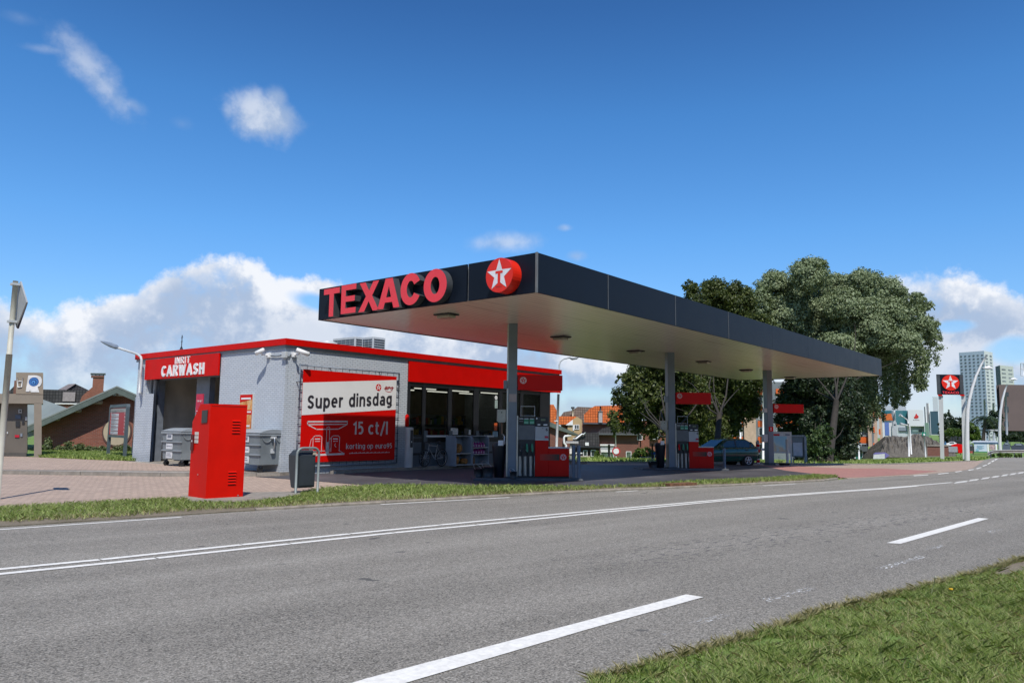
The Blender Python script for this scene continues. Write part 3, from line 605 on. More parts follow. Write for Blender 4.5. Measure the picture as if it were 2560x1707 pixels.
# shop window band
zsill = .5*(onY(1040, 1088, BY).z+onY(1240, 1089, BY).z)
DF = M('window_frame_dark', (.012, .013, .016), .4, .1)
mb = MB(); 
mull = [(1017.8, 1024), (1056, 1063), (1120.5, 1128.5), (1184, 1196), (1247, 1255), (1300, 1307), (1350, 1368)]
for a, b in mull:
    xa, xb = onY(a, 1010, BY).x, onY(b, 1010, BY).x; mb.box(xa, xb, BY-.03, BY+.06, BZ+.1, zs0+.02)
mb.box(XG, XW, BY-.02, BY+.05, zs0-.16, zs0+.01); mb.box(XG, XW, BY-.02, BY+.05, zsill-.05, zsill+.02)
wf = mb.build('window_frame', DF, SB)
for (a, b), (c, d) in zip(mull, mull[1:]):
    xa, xb = onY(b, 1010, BY).x, onY(c, 1010, BY).x
    mb = MB(); mb.poly([(xa, BY+.012, zsill+.02), (xb, BY+.012, zsill+.02), (xb, BY+.012, zs0-.16), (xa, BY+.012, zs0-.16)]); mb.build('window_pane', GLS, SB)
mb = MB()
PGB = M('grey_blue_panel', (.10, .125, .15), .35, .12, 1.2)
for (a, b), (c, d) in zip(mull, mull[1:]):
    xa, xb = onY(b, 1010, BY).x, onY(c, 1010, BY).x; mb.box(xa, xb, BY-.01, BY+.03, BZ-.05, zsill-.22); mb.box(xa, xb, BY-.012, BY+.03, zsill-.22, zsill-.06)
mb.cur = 1
for (a, b), (c, d) in zip(mull, mull[1:]):
    xa, xb = onY(b, 1010, BY).x, onY(c, 1010, BY).x; mb.box(xa, xb, BY-.016, BY-.013, zsill-.25, zsill-.09); mb.box(xa, xb, BY-.016, BY-.011, BZ+.42, BZ+.50)
mb.build('parapet_panel', [PGB, DF], SB)
for a, b in ((1062, 1116), (1208, 1230)):
    xa, xb = onY(a, 1088, BY).x, onY(b, 1088, BY).x; mb = MB(); mb.box(xa, xb, BY-.12, BY-.03, zsill-.06, zsill+.01, .01); mb.build('window_ledge', WHT, SB)
for a in (1059, 1122, 1189):
    xa = onY(a, 1088, BY).x; mb = MB(); mb.box(xa-.04, xa+.16, BY-.07, BY-.031, BZ+.9, BZ+1.35, .015); mb.build('mullion_cover', PGB, SB)
# right end face with dark glazing
mb = MB(); mb.box(XW-.01, XW+.22, BY-.0, BY+.31, BZ-.5, zs0+.02); mb.build('corner_post', DF, SB)
# inside: floor, rear wall, ceiling strip lights, shelves
yB = BY+5.2; INW = M('interior_wall', (.17, .14, .10), .8)
mb = MB(); mb.box(XG-1.5, XW-.03, yB, yB+.1, BZ, zb); mb.box(XG-1.6, XG-1.5, BY+.31, yB, BZ, zb); mb.build('interior_wall', INW, SB)
mb = MB(); mb.box(XG-1.5, XW-.03, BY+.31, yB, BZ-.02, BZ+.01); mb.build('interior_floor', M('floor_tile', (.08, .075, .07), .35), SB)
mb = MB(); mb.box(XG-1.5, XW-.03, BY+.91, yB, zs0+.0, zs0+.04); mb.build('ceiling', M('ceiling_tile', (.25, .24, .21), .8), SB)
TUBE = M('lit_tube', (.8, .8, .75), .5, emit=((1, .93, .8), .8))
for yy in (BY+1.4, BY+2.9, BY+4.3):
    for i in range(5):
        x = XG+.6+i*2.2+(.4 if yy > BY+2 else 0)
        mb = MB(); mb.box(x, x+1.3, yy, yy+.07, zs0-.05, zs0-.005); mb.build('strip_light', TUBE, SB)
cols = [(.35, .05, .03), (.08, .14, .05), (.40, .25, .05), (.10, .10, .16), (.30, .28, .25), (.05, .10, .20)]
def shelf(x0, x1, y, h, seed, group='shelves inside the shop', rows=4, label='stocked shop shelf'):
    rnd = random.Random(seed); t = thing('shop_shelf', label, 'shelf', ((x0+x1)/2, y, BZ), 0, group)
    mb = MB(); mb.box(x0, x1, y, y+.35, BZ, BZ+.08); mb.box(x0, x0+.03, y, y+.4, BZ, BZ+h); mb.box(x1-.03, x1, y, y+.4, BZ, BZ+h); mb.box(x0+.03, x1-.03, y+.36, y+.4, BZ, BZ+h)
    for r in range(rows): z = BZ+.1+r*(h-.1)/rows; mb.box(x0+.03, x1-.03, y, y+.36, z, z+.025)
    mb.build('shelving', M('shelf_metal', (.15, .15, .15), .5), t)
    mb = MB()
    for r in range(rows):
        z = BZ+.125+r*(h-.1)/rows; x = x0+.06
        while x < x1-.12:
            w = rnd.uniform(.07, .2); mb.cur = rnd.randrange(6); mb.box(x, min(x+w, x1-.04), y+.02, y+.25, z, z+rnd.uniform(.12, (h-.1)/rows-.06)); x += w+.02
    mb.build('packets', [M('stock%d' % i, c, .6, .2, 6) for i, c in enumerate(cols)], t)
shelf(XG+.3, XG+2.4, BY+1.5, 1.5, 1, label='stocked shelf behind the shop window nearest the grey wall')
shelf(XG+3.0, XG+5.0, BY+2.0, 1.5, 2, label='stocked shelf behind the middle shop window above the bicycle')
shelf(XG+5.6, XG+7.6, BY+1.6, 1.4, 3, label='stocked shelf inside the shop behind the rack of purple bottles')
shelf(XG+.5, XG+4.0, yB-.5, 2.1, 4, label='tall stocked wall shelf at the back of the shop, left half')
shelf(XG+4.5, XG+8.5, yB-.5, 2.1, 5, label='tall stocked wall shelf at the back of the shop, right half')
# car wash interior
ya = ysR+.12; mb = MB(); CW = M('wash_wall', (.55, .51, .44), .7, .15, 1, dirt=.5)
mb.box(BX+.35, BX+9, ya-.1, ya, BZ, zb-.02); mb.box(BX+.35, BX+9, ysL+.1, ysL+.2, BZ, zb-.02); mb.box(BX+9, BX+9.1, ya, ysL+.1, BZ, zb-.02)
mb.build('wash_bay_wall', CW, SB)
mb = MB(); mb.box(BX-.05, BX+9, ysR, ysL, BZ-.05, BZ+.012); mb.build('wash_bay_floor', CON, SB)
DKW = M('dark_steel', (.03, .035, .04), .6)  # gantry steel, one even dark colour
ysC = onX(496, 1000, BX+.5).y; ysD = onX(525, 1000, BX+.5).y
mb = MB(); mb.box(BX+.4, BX+.62, ysD-.1, ysC, BZ, zb-.1); mb.box(BX+.35, BX+.6, ysL-.35, ysL-.0, BZ, zb-.1); mb.box(BX+.35, BX+.55, ysR, ysL, zf0+.0, zf0+.35); mb.build('door_frame', [M('bay_frame_grey', (.16, .18, .21), .5)], SB)
mb = MB(); mb.tube([(BX+.2, ysL-.32, BZ), (BX+.2, ysL-.32, zf0)], .07, 10); mb.tube([(BX+.12, ysL-.12, BZ), (BX+.12, ysL-.12, zf0)], .05, 10); mb.build('drain_pipe', GRY, SB)
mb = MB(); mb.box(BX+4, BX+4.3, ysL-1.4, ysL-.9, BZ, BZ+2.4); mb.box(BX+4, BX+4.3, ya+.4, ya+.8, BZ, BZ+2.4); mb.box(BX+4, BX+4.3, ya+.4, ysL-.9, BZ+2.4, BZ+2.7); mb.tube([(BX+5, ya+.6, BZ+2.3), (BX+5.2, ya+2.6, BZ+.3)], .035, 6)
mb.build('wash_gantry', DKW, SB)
mb = MB(); mb.smooth = True; mb.tube([(BX+4.1, ya+1.05, BZ+.3), (BX+4.1, ya+1.05, BZ+2.2)], .33, 14); mb.build('wash_brush', M('brush_blue', (.03, .05, .09), .9, .4, 20, bump=1), SB)
# red warning board by the wash entrance
a = Z(497, 1128, PZ); o1 = onX(489, 1024, BX-.25); o2 = onX(506, 1024, BX-.25); z1 = onX(489, 985, BX-.25).z
t = thing('warning_sign', 'small red warning board reading Let op beside the car wash entrance', 'sign', (BX-.25, o1.y, BZ))
mb = MB(); mb.box(BX-.25, BX-.22, o2.y, o1.y, z1-.66, z1); bd = mb.build('board', M('sign_crimson', (.52, .01, .05), .4), t)
text('Let op !', (BX-.25, o1.y-.08, z1-.30), (0, -1, 0), UP, (o1.y-o2.y)*.72, .10, WHT, bd, bold=.01)
text('_', (BX-.25, o1.y-.06, z1-.62), (0, -1, 0), UP, (o1.y-o2.y)*.8, .025, WHT, bd, 'underline')
mb = MB(); mb.box(BX-.20, BX-.16, o2.y-.05, o1.y+.05, BZ, BZ+1.6); mb.build('backing', WHT, t)
# poster in a frame on the car wash side
o1 = onX(601, 984, BX-.03); o2 = onX(635, 984, BX-.03); z0 = onX(610, 1074, BX-.03).z
t = thing('poster_frame', 'tall orange and red snack poster in a thin frame on the grey wall', 'poster', (BX-.03, o1.y, z0))
mb = MB(); mb.box(BX-.05, BX-.003, o2.y, o1.y, z0, o1.z); fr = mb.build('frame', LGR, t)
def postm(k, b, p, nt):
    v = k.noise(k.vm('MULTIPLY', p, (1, 2.2, 1)), 2.2, 5, .65, dist=.8)
    k.put(b.inputs['Base Color'], k.ramp(v, [(.3, (.35, .05, .015)), (.45, (.60, .20, .04)), (.55, (.70, .38, .12)), (.7, (.62, .50, .32))], col=True)); b.inputs['Roughness'].default_value = .3
POST = gmat('snack_print', postm); hh = o1.z-z0; ww = o1.y-o2.y
mb = MB(); mb.box(BX-.056, BX-.0505, o2.y+.04, o1.y-.04, z0+.04, o1.z-.04); mb.cur = 1
mb.slab([(BX-.057, o1.y-.04, o1.z-.30), (BX-.057, o2.y+.04, o1.z-.20), (BX-.057, o2.y+.04, o1.z-.04), (BX-.057, o1.y-.04, o1.z-.04)], (-.003, 0, 0))
mb.box(BX-.060, BX-.057, o2.y+.04, o1.y-.3, z0+hh*.42, z0+hh*.54); mb.build('print', [POST, RED], t)
for ya__, yb__, za__, zb__ in ((.12, .12, o1.z-.20, o1.z-.14), (.08, .42, z0+hh*.47, z0+hh*.51), (.12, .3, z0+.1, z0+.16)):
    mb = MB(); mb.box(BX-.065, BX-.061, o2.y+ya__, o1.y-yb__, za__, zb__); mb.build('caption', WHT, t)
# two wall cameras on one cable run at the corner
def camera_unit(name, label, o, wn, hd, ln):
    t = thing(name, label, 'camera', o, 0, 'security cameras at the shop corner'); wn = Vector(wn); o = Vector(o)
    mb = MB(); mb.box(o.x-.07, o.x+.07, o.y-.07, o.y+.07, o.z-.08, o.z+.08, .01); mb.tube([o, o+wn*.28, o+wn*.30+UP*.10], .028, 8); mb.build('bracket', WHT, t)
    h = Vector(hd).normalized(); s = o+wn*.30+UP*.12
    mb = MB(); mb.tube([s-h*.10, s-h*.095, s+h*ln, s+h*(ln+.01)], [.03, .07, .075, .06], 12); mb.build('housing', WHT, t)
    mb = MB(); mb.cyl(s+h*(ln+.012), s+h*(ln+.03), .055, .05, 12); mb.build('lens', BLK, t)
camera_unit('wall_camera', 'white wall camera left of the shop corner on the car wash side', onX(673, 888, BX-.02), (-1, 0, 0), (-.3, .9, -.35), .22)
camera_unit('wall_camera', 'white wall camera right of the shop corner above the banner', onY(734, 887, BY-.02), (0, -1, 0), (.85, -.35, -.30), .32)
mb = MB(); c0 = onX(678, 889.5, BX-.02); c1 = onX(709, 887, BX-.02)
mb.tube([c0+Vector((-.02, 0, 0)), c0*.5+c1*.5+Vector((-.02, 0, -.03)), c1+Vector((-.03, 0, .0)), Vector((BX-.04, BY-.04, c1.z-.02)), onY(722, 893, BY-.03), onY(728, 886, BY-.02)], .018, 6)
t = mb.build('camera_cable', DGR, None); tag(t, 'dark sagging cable linking the two white wall cameras round the corner', 'cable')
mb = MB(); q = onX(712, 887, BX-.05); mb.box(q.x-.06, q.x+.04, q.y-.1, q.y+.1, q.z-.1, q.z+.1, .01); tag(mb.build('cable_box', LGR), 'pale junction box on the corner between the wall cameras', 'junction box')
# lamp on a bent arm at the left end
t = thing('wall_lamp', 'grey street lamp on a bent arm fixed to the left end of the shop', 'lamp', (BX-.1, Y1, BZ))
P = [onX(x, y, BX-.22) for x, y in ((348, 982), (351, 940), (354, 900), (352, 892), (346, 886.5), (335, 882), (297, 870))]
mb = MB(); mb.tube(P, .05, 8); mb.tube([onX(349, 980, BX-.22), onX(349, 980, BX)], .03, 6); mb.tube([onX(353, 920, BX-.22), onX(353, 920, BX)], .03, 6); mb.build('arm', LGR, t)
a, b = onX(296, 869.5, BX-.22), onX(252, 853, BX-.22); d = (b-a)
mb = MB(); mb.smooth = True; mb.tube([a, a+d*.15, a+d*.45, a+d*.8, b], [.045, .10, .10, .06, .02], 10); mb.build('lamp_head', GRY, t)
# rooftop plant
def roofbox(name, label, cat, x0, x1, yt, yb, Y, dep, mat):
    a = onY(x0, yb, Y); b = onY(x1, yt, Y); return a, b
t = thing('roof_aerial', 'thin spiky aerial on a small tripod on the car wash roof', 'aerial', (onX(453, 870, BX+2).x, onX(453, 870, BX+2).y, zt))
q = onX(453, 880, BX+2); zz = onX(454, 838, BX+2).z; mb = MB(); mb.tube([(q.x, q.y, zb+.1), (q.x, q.y, zz)], .02, 6)
for a in range(3): mb.tube([(q.x, q.y, q.z+.25), (q.x+.28*math.cos(a*2.1), q.y+.28*math.sin(a*2.1), zb+.12)], .02, 5)
mb.build('mast', DGR, t); mb = MB()
for h in (.0, .18): mb.tube([(q.x-.02, q.y-.12, zz-.1-h), (q.x+.02, q.y+.12, zz-.1-h)], .012, 5)
mb.build('element', DGR, t)
q = onY(818, 862, BY+2.0); t = thing('roof_vent', 'round metal roof vent with a flat cap above the banner', 'vent', (q.x, q.y, zb))
mb = MB(); mb.cyl((q.x, q.y, zb+.1), (q.x, q.y, q.z-.14), .24, seg=20); mb.build('pipe', CHR, t)
mb = MB(); zc = onY(818, 853, BY+2.0).z; mb.tube([(q.x, q.y, zc-.10), (q.x, q.y, zc-.05), (q.x, q.y, zc)], [.36, .36, .22], 20); mb.build('cap', LGR, t)
def ac(label, x0, x1, yt, Y, dep):
    a = onY(x0, yt, Y); b = onY(x1, yt+1, Y); t = thing('air_conditioner', label, 'air conditioner', (a.x, Y, zb), 0, 'air conditioning units on the shop roof')
    mb = MB(); mb.box(a.x, b.x, Y, Y+dep, zb+.15, a.z, .015); mb.build('casing', LGR, t)
    mb = MB(); n = 9; w = (b.x-a.x)
    for i in range(n): z = a.z-.1-i*(a.z-zb-.35)/n; mb.box(a.x+.06, b.x-.06, Y-.012, Y-.002, z-.05, z)
    mb.build('grille', BLK, t)
    mb = MB()
    for i in range(9):
        for j in range(5): z = a.z-.1-i*(a.z-zb-.35)/9; y = Y+.05+j*(dep-.1)/5; mb.box(a.x-.012, a.x-.002, y+.015, y+(dep-.1)/5-.01, z-.055, z)
    mb.build('side_grille', DGR, t)
ac('left air conditioning unit with a wide side grille on the shop roof', 888, 908, 841, BY+4.2, 1.5)
ac('right air conditioning unit on the shop roof, all grille', 933, 964, 841, BY+4.0, 1.3)
# ------------------------------------------------------------------ banner on the shop side wall
yb_ = BY-.16
t = thing('banner_frame', 'large red and white Super dinsdag banner laced in a tube frame on the wall', 'banner', (onY(756, 1170, yb_).x, yb_, BZ+.1))
xl = onY(758, 930, yb_).x; xr = onY(991, 950, yb_).x; ztb = .5*(onY(770, 923, yb_).z+onY(989, 942, yb_).z); zbb = .5*(onY(750, 1153, yb_).z+onY(985, 1151, yb_).z)
mb = MB(); e = .13; fr = [(xl-e, yb_, zbb-e), (xr+e, yb_, zbb-e), (xr+e, yb_, ztb+e), (xl-e, yb_, ztb+e)]
mb.tube(fr, .032, 8, close=True)
for p in ((xl-e, zbb+.4), (xl-e, ztb-.4), (xr+e, ztb-.3), (xr+e, zbb+.4), (xl+1.2, ztb+e), (xl+3.4, ztb+e), (xl+1.3, zbb-e), (xl+3.3, zbb-e)): mb.tube([(p[0], yb_, p[1]), (p[0], BY, p[1])], .02, 6)
mb.build('frame', GRY, t)
mb = MB()
for i in range(14): x = xl+(xr-xl)*(i+.5)/14; mb.tube([(x, yb_, ztb-.01), (x, yb_-.01, ztb+e+.03)], .012, 4); mb.tube([(x, yb_, zbb+.01), (x, yb_-.01, zbb-e-.03)], .012, 4)
for i in range(11): z = zbb+(ztb-zbb)*(i+.5)/11; mb.tube([(xl+.01, yb_, z), (xl-e-.03, yb_-.01, z)], .012, 4); mb.tube([(xr-.01, yb_, z), (xr+e+.03, yb_-.01, z)], .012, 4)
mb.build('lacing', DGR, t)
Wb, Hb = xr-xl, ztb-zbb; BU = lambda u, v, l=0: Vector((xl+u*Wb, yb_-.008-l, zbb+v*Hb))
mb = MB(); mb.slab([BU(0, 0), BU(1, 0), BU(1, 1), BU(0, 1)], (0, .012, 0)); BRD = M('banner_red', (.62, .003, .001), .5, .04, 1, spec=.12); bn = mb.build('canvas', BRD, t)
mb = MB(); mb.poly([BU(0, .505, .003), BU(1, .60, .003), BU(1, .96, .003), BU(0, .855, .003)])
mb.build('white_field', M('banner_white', (.74, .735, .72), .5, .03, 1), bn)
BK = M('print_black', (.025, .022, .028), .6); SW = M('banner_pink_white', (.62, .56, .56), .5)
rr = Vector((1, 0, 0)); sl_ = math.radians(2.2)
ru = Vector((1, 0, .088*Hb/Wb)).normalized()
ttext('Super dinsdag', BU(.05, .538, .005), ru, UP, Wb*.90, Hb*.19, BK, bn, t=.205, gap=.12)
ttext('15 ct/l', BU(.52, .285, .003), rr, UP, Wb*.39, Hb*.17, SW, bn, t=.18, gap=.10)
ttext('korting op euro95', BU(.455, .12, .003), rr, UP, Wb*.51, Hb*.08, SW, bn, t=.14, gap=.12)
mb = MB()
for i in range(32):
    u = .49+i*.0142; mb.poly([BU(u, .083, .003), BU(u+.010, .083, .003), BU(u+.010, .083+.006+.004*(i % 3), .003), BU(u, .083+.006+.004*(i % 3), .003)])
mb.build('small_print', SW, bn)
emblem(BU(.79, .855, .004), rr, UP, Hb*.042, [REDB, WHT, REDB], bn, thick=.003)
ttext('BPG', BU(.86, .835, .005), rr, UP, Wb*.10, Hb*.04, M('print_dark_red', (.35, .01, .02), .5), bn, t=.2, gap=.08, shear=.2)
mb = MB(); mb.poly([BU(.85, .845, .009), BU(.97, .862, .009), BU(.97, .867, .009), BU(.85, .85, .009)])
for i in range(8):
    a0_, a1_ = math.pi*(1.2+.6*i/8), math.pi*(1.2+.6*(i+1)/8); R0 = .055
    mb.poly([BU(.91+R0*math.cos(a_), .855+R0*math.sin(a_)*s_, .007) for a_, s_ in ((a0_, .9), (a1_, .9), (a1_, .78), (a0_, .78))])
mb.build('swoosh', M('print_red_line', (.55, .02, .02), .5), bn)
# line drawing of a filling station
mb = MB()
def ln(pts, w=.007, l=.003):
    for (u0, v0), (u1, v1) in zip(pts, pts[1:]):
        a, b = BU(u0, v0, l), BU(u1, v1, l); d = (b-a).normalized(); n = Vector((-d.z, 0, d.x))*w*Wb*.5; a -= d*w*Wb*.3; b += d*w*Wb*.3; mb.poly([a-n, b-n, b+n, a+n])
ln([(.06, .44), (.46, .45), (.46, .415), (.06, .405), (.06, .44)]); ln([(.06, .43), (.46, .44)], .005); ln([(.06, .405), (.15, .355), (.37, .36), (.46, .415)])
ln([(.25, .10), (.25, .375), (.27, .385), (.28, .375), (.28, .10)], .005); mb.poly([BU(.25, .09, .003), BU(.28, .09, .003), BU(.28, .215, .003), BU(.25, .215, .003)])
for o_ in (.12, .30):
    ln([(o_, .11), (o_, .27), (o_+.02, .285), (o_+.07, .285), (o_+.085, .27), (o_+.085, .11)], .005); ln([(o_, .265), (o_-.02, .24), (o_-.035, .14), (o_-.015, .13), (o_, .15)], .004); ln([(o_+.02, .25), (o_+.065, .25)], .009); ln([(o_+.02, .225), (o_+.065, .225)], .005)
ln([(o_+.045, .20), (o_+.035, .18), (o_+.05, .16)], .005); ln([(.05, .12), (.30, .12)], .004)
mb.poly([BU(.04, .065, .003), BU(.44, .072, .003), BU(.44, .092, .003), BU(.04, .085, .003)]); ln([(.05, .09), (.08, .125)], .004); ln([(.38, .125), (.43, .09)], .004)
mb.build('station_drawing', SW, bn)
# ------------------------------------------------------------------ forecourt canopy
zc = 4.83; CL = Z(800.2, 801.3, zc); CC = Z(1346.2, 728, zc); CRt = Z(2200, 940.1, zc)
cx0 = (CL.x+CC.x)/2; cx1 = CRt.x; cy0 = (CC.y+CRt.y)/2; cy1 = CL.y; zct = 5.795
CP = thing('forecourt_canopy', 'long flat petrol station canopy with dark fascia on grey columns', 'canopy', (cx0, 14.67, 0))
bnd = [(cx0, cy1), (cx0, cy0), (cx1, cy0), (cx1, cy1)]
def seamed(face, a, b, seams, mat):
    pass
xs = [cx0]+[onY(x, 800, cy0).x for x in (1520.5, 1689, 1821, 1929, 2018, 2085, 2141)]+[cx1]
ys = [cy0, onX(1171, 700, cx0).y, cy1]
mb = MB(); gp = .012
for a, b in zip(xs, xs[1:]): mb.box(a+gp/2, b-gp/2, cy0, cy0+.05, zc, zct)
for a, b in zip(xs, xs[1:]): mb.box(a+gp/2, b-gp/2, cy1-.05, cy1, zc, zct)
for a, b in zip(ys, ys[1:]): mb.box(cx0, cx0+.05, a+.06, b-.06 if b == cy1 else b-gp, zc, zct)
for a, b in zip(ys, ys[1:]): mb.box(cx1-.05, cx1, a+.06, b-.06 if b == cy1 else b-gp, zc, zct)
FS = mb.build('fascia', DKP, CP)
for bx_ in [(cx0-.010, cx0+.03, cy0-.010, cy0+.045, zc-.01, zct+.01), (cx0-.006, cx0+.02, ys[1]-.009, ys[1]+.0, zc, zct)]+[(x-.009, x+.009, cy0-.006, cy0+.02, zc, zct) for x in xs[1:4]]:
    mb = MB(); mb.box(*bx_); mb.build('cover_strip', M('alu_strip', (.20, .20, .19), .5, metal=.4), FS)
mb = MB(); mb.box(cx0+.055, cx1-.055, cy0+.055, cy1-.055, zct-.16, zct-.06); mb.build('roof_deck', LGR, CP)
def soff(k, b, p, nt):
    s = k.n('ShaderNodeSeparateXYZ'); k.put(s.inputs[0], p)
    fr = k.m('FRACT', k.m('DIVIDE', s.outputs[1], .2)); line = k.m('ADD', k.sm(fr, .14, .0), k.sm(fr, .86, 1.0), clamp=True)
    n = k.noise(k.vm('MULTIPLY', p, (.35, 2.5, 1)), 1.0, 5, .6); st = k.sm(k.noise(k.vm('MULTIPLY', p, (.3, 5, 1)), 1.1, 4, .6), .56, .72)
    c = k.mix(k.m('MULTIPLY', line, .6), k.mix(n, (.74, .63, .53), (.84, .74, .63)), (.20, .17, .14)); c = k.mix(k.m('MULTIPLY', st, .45), c, (.40, .33, .27))
    k.put(b.inputs['Base Color'], c); b.inputs['Roughness'].default_value = .24; b.inputs['Specular IOR Level'].default_value = .5
    bump(k, nt, b, k.m('SUBTRACT', k.m('MULTIPLY', n, .25), line), .35, .006)
SOF = gmat('soffit_slats', soff)
mb = MB(); mb.box(cx0+.055, cx1-.055, cy0+.055, cy1-.055, zc+.02, zc+.06); sf = mb.build('soffit', SOF, CP)
# lamps under the canopy
def lampu(px, py, w=.62, l=.45):
    q = Z(px, py, zc); mb = MB(); mb.box(q.x-l/2, q.x+l/2, q.y-w/2, q.y+w/2, zc-.02, zc+.02, .008); mb.cur = 1; mb.box(q.x-l/2+.07, q.x+l/2-.07, q.y-w/2+.07, q.y+w/2-.07, zc-.10, zc-.02, .02)
    mb.build('ceiling_lamp', [BLK, M('lamp_lens', (.42, .38, .30), .3)], CP)
for x, y in ((1116, 787), (1402, 843), (1589, 878), (1759, 904), (1865, 925), (1976, 943), (1250, 800)): 
    if (x, y) != (1250, 800): lampu(x, y)
# columns: measured base positions, faces turned 45 degrees like the pump islands
IA = RD(-45)
cols_ = []
for i, (px, w, d) in enumerate(((1279.5, .27, .10), (1681.5, .30, .34), (1930, .30, .42))):
    Y = 14.67; b = onY(px, 1190, Y); x = b.x; z = hgt(x, Y); Mx = T((x, Y, 0), IA); cols_.append((x, Y, z))
    mb = MB(Mx); mb.box(-w/2, w/2, 0, max(d, .16)*1.15, z-.1, zc+.02, .012); mb.cur = 1; mb.box(-w/2-.05, w/2+.05, -.05, d+.12, z-.1, z+.16, .01)
    if i == 0: mb.cur = 2; mb.box(-w/2-.045, -w/2-.003, .02, .09, z, zc); mb.cur = 3; mb.box(-w/2+.02, w/2-.02, -.006, -.001, 2.42, 2.66)
    mb.build('column', [M('column_blue_grey', (.17, .20, .235), .45, .08, 1.5, dirt=.2), M('column_base', (.06, .07, .08), .6), CHR, M('faded_sticker', (.38, .31, .29), .6)], CP)
def signbox(i, u0, u1, z0, z1):
    x, Y, z = cols_[i]; Mx = T((x, Y, 0), IA); mb = MB(Mx); mb.box(u0, u1, -.02, .24, z0, z1, .012); s = mb.build('sign_panel', M('canopy_sign_red', (.55, .003, .002), .4, .03, 2, spec=.2), CP)
    r = Mx.to_3x3() @ Vector((1, 0, 0)); emblem(Mx @ Vector((u0+.16, -.02, (z0+z1)/2+.09 if i else (z0+z1)/2+.06)), r, UP, .105, [M('pale_pink', (.62, .45, .45), .5), REDB, M('pale_pink', (.62, .45, .45), .5)], s, thick=.006)
    mb = MB(Mx); mb.tube([(u0-.1, .1, z1-.1), (u0, .1, z1-.1)], .03, 6); mb.tube([(u0-.1, .1, z0+.1), (u0, .1, z0+.1)], .03, 6); mb.build('sign_bracket', GRY, s)
signbox(0, .16, 1.55, 2.79, 3.26); signbox(1, .18, 1.69, 2.70, 3.18); signbox(2, .18, 1.86, 2.60, 3.06)
for i, (u, z, w, h, mt) in enumerate(((-.20, 2.95, .14, .26, GRY), (-.20, 2.9, .14, .24, GRY), (-.24, 2.72, .18, .22, LGR))):
    x, Y, zz = cols_[i]; mb = MB(T((x, Y, 0), IA)); mb.box(u-w/2, u+w/2, .02, .2, z-h/2, z+h/2, .01); mb.build('junction_box', mt, CP)
x, Y, zz = cols_[2]; mb = MB(T((x, Y, 0), IA)); mb.box(-.10, .14, -.012, -.001, 1.62, 1.86); mb.cur = 1; mb.box(-.01, .03, -.016, -.012, 1.66, 1.82); mb.build('extinguisher_sign', [REDB, WHT], CP)
mb = MB(T((x, Y, 0), IA)); mb.box(-.42, -.17, .0, .2, 1.05, 1.45, .01); mb.build('switch_cabinet', LGR, CP)
# TEXACO in relief letters on the short fascia
XF = cx0-.24
LT = {'T': [[(0, 1), (1, 1), (1, .8), (.64, .8), (.64, 0), (.36, 0), (.36, .8), (0, .8)]],
      'E': [[(0, 0), (1, 0), (1, .19), (.30, .19), (.30, .41), (.92, .41), (.92, .60), (.30, .60), (.30, .81), (1, .81), (1, 1), (0, 1)]],
      'X': [[(0, 0), (.29, 0), (.50, .34), (.71, 0), (1, 0), (.66, .52), (.98, 1), (.70, 1), (.51, .70), (.32, 1), (.03, 1), (.36, .52)]],
      'A': [[(0, 0), (.27, 0), (.335, .20), (.665, .20), (.73, 0), (1, 0), (.66, 1), (.34, 1)], [(.39, .37), (.61, .37), (.5, .74)]]}
def arc(cx, cy, rx, ry, a0, a1, n): return [(cx+rx*math.cos(RD(a0+(a1-a0)*i/n)), cy+ry*math.sin(RD(a0+(a1-a0)*i/n))) for i in range(n+1)]
def letter(ch, a, b, zb_, zt_, mat):
    """a, b: y of the left and right edge of the letter front; drawn on the plane X = XF"""
    P = lambda u, v: Vector((XF, a+(b-a)*u, zb_+(zt_-zb_)*v)); mb = MB(); D = Vector((.23, 0, 0))
    def ringshape(outer, inner):
        n = len(outer); vo = [P(*p) for p in outer]; vi = [P(*p) for p in inner]
        mb.cur = 0
        mb.add(vo+vi, [[i, i+1, n+i+1, n+i] for i in range(n-1)])
        mb.cur = 1
        mb.add(vo+[p+D for p in vo], [[i, i+1, n+i+1, n+i][::-1] for i in range(n-1)]); mb.add(vi+[p+D for p in vi], [[i, i+1, n+i+1, n+i] for i in range(n-1)])
        if ch == 'C':
            for j in (0, n-1): mb.poly([vo[j], vi[j], vi[j]+D, vo[j]+D])
    if ch == 'O': ringshape(arc(.5, .5, .5, .52, 0, 360, 40), arc(.5, .5, .19, .27, 0, 360, 40))
    elif ch == 'C': ringshape(arc(.5, .5, .5, .52, 28, 332, 34), arc(.5, .5, .19, .27, 30, 330, 34))
    else:
        sh = LT[ch]; vo = [P(*p) for p in sh[0]]; n = len(vo)
        if len(sh) == 1: 
            import mathutils
            tri = mathutils.geometry.tessellate_polygon([vo]); mb.cur = 0; mb.add(vo, [list(t_) for t_ in tri])
        else:
            import mathutils
            vi = [P(*p) for p in sh[1]]; tri = mathutils.geometry.tessellate_polygon([vo, vi]); mb.cur = 0; mb.add(vo+vi, [list(t_) for t_ in tri]); mb.cur = 1
            m = len(vi); mb.add(vi+[p+D for p in vi], [[i, (i+1) % m, m+(i+1) % m, m+i] for i in range(m)])
        mb.cur = 1; mb.add(vo+[p+D for p in vo], [[i, (i+1) % n, n+(i+1) % n, n+i] for i in range(n)])
    o = mb.build('raised_letter', [mat, M('letter_side', (.055, .06, .065), .4)], FS); return o
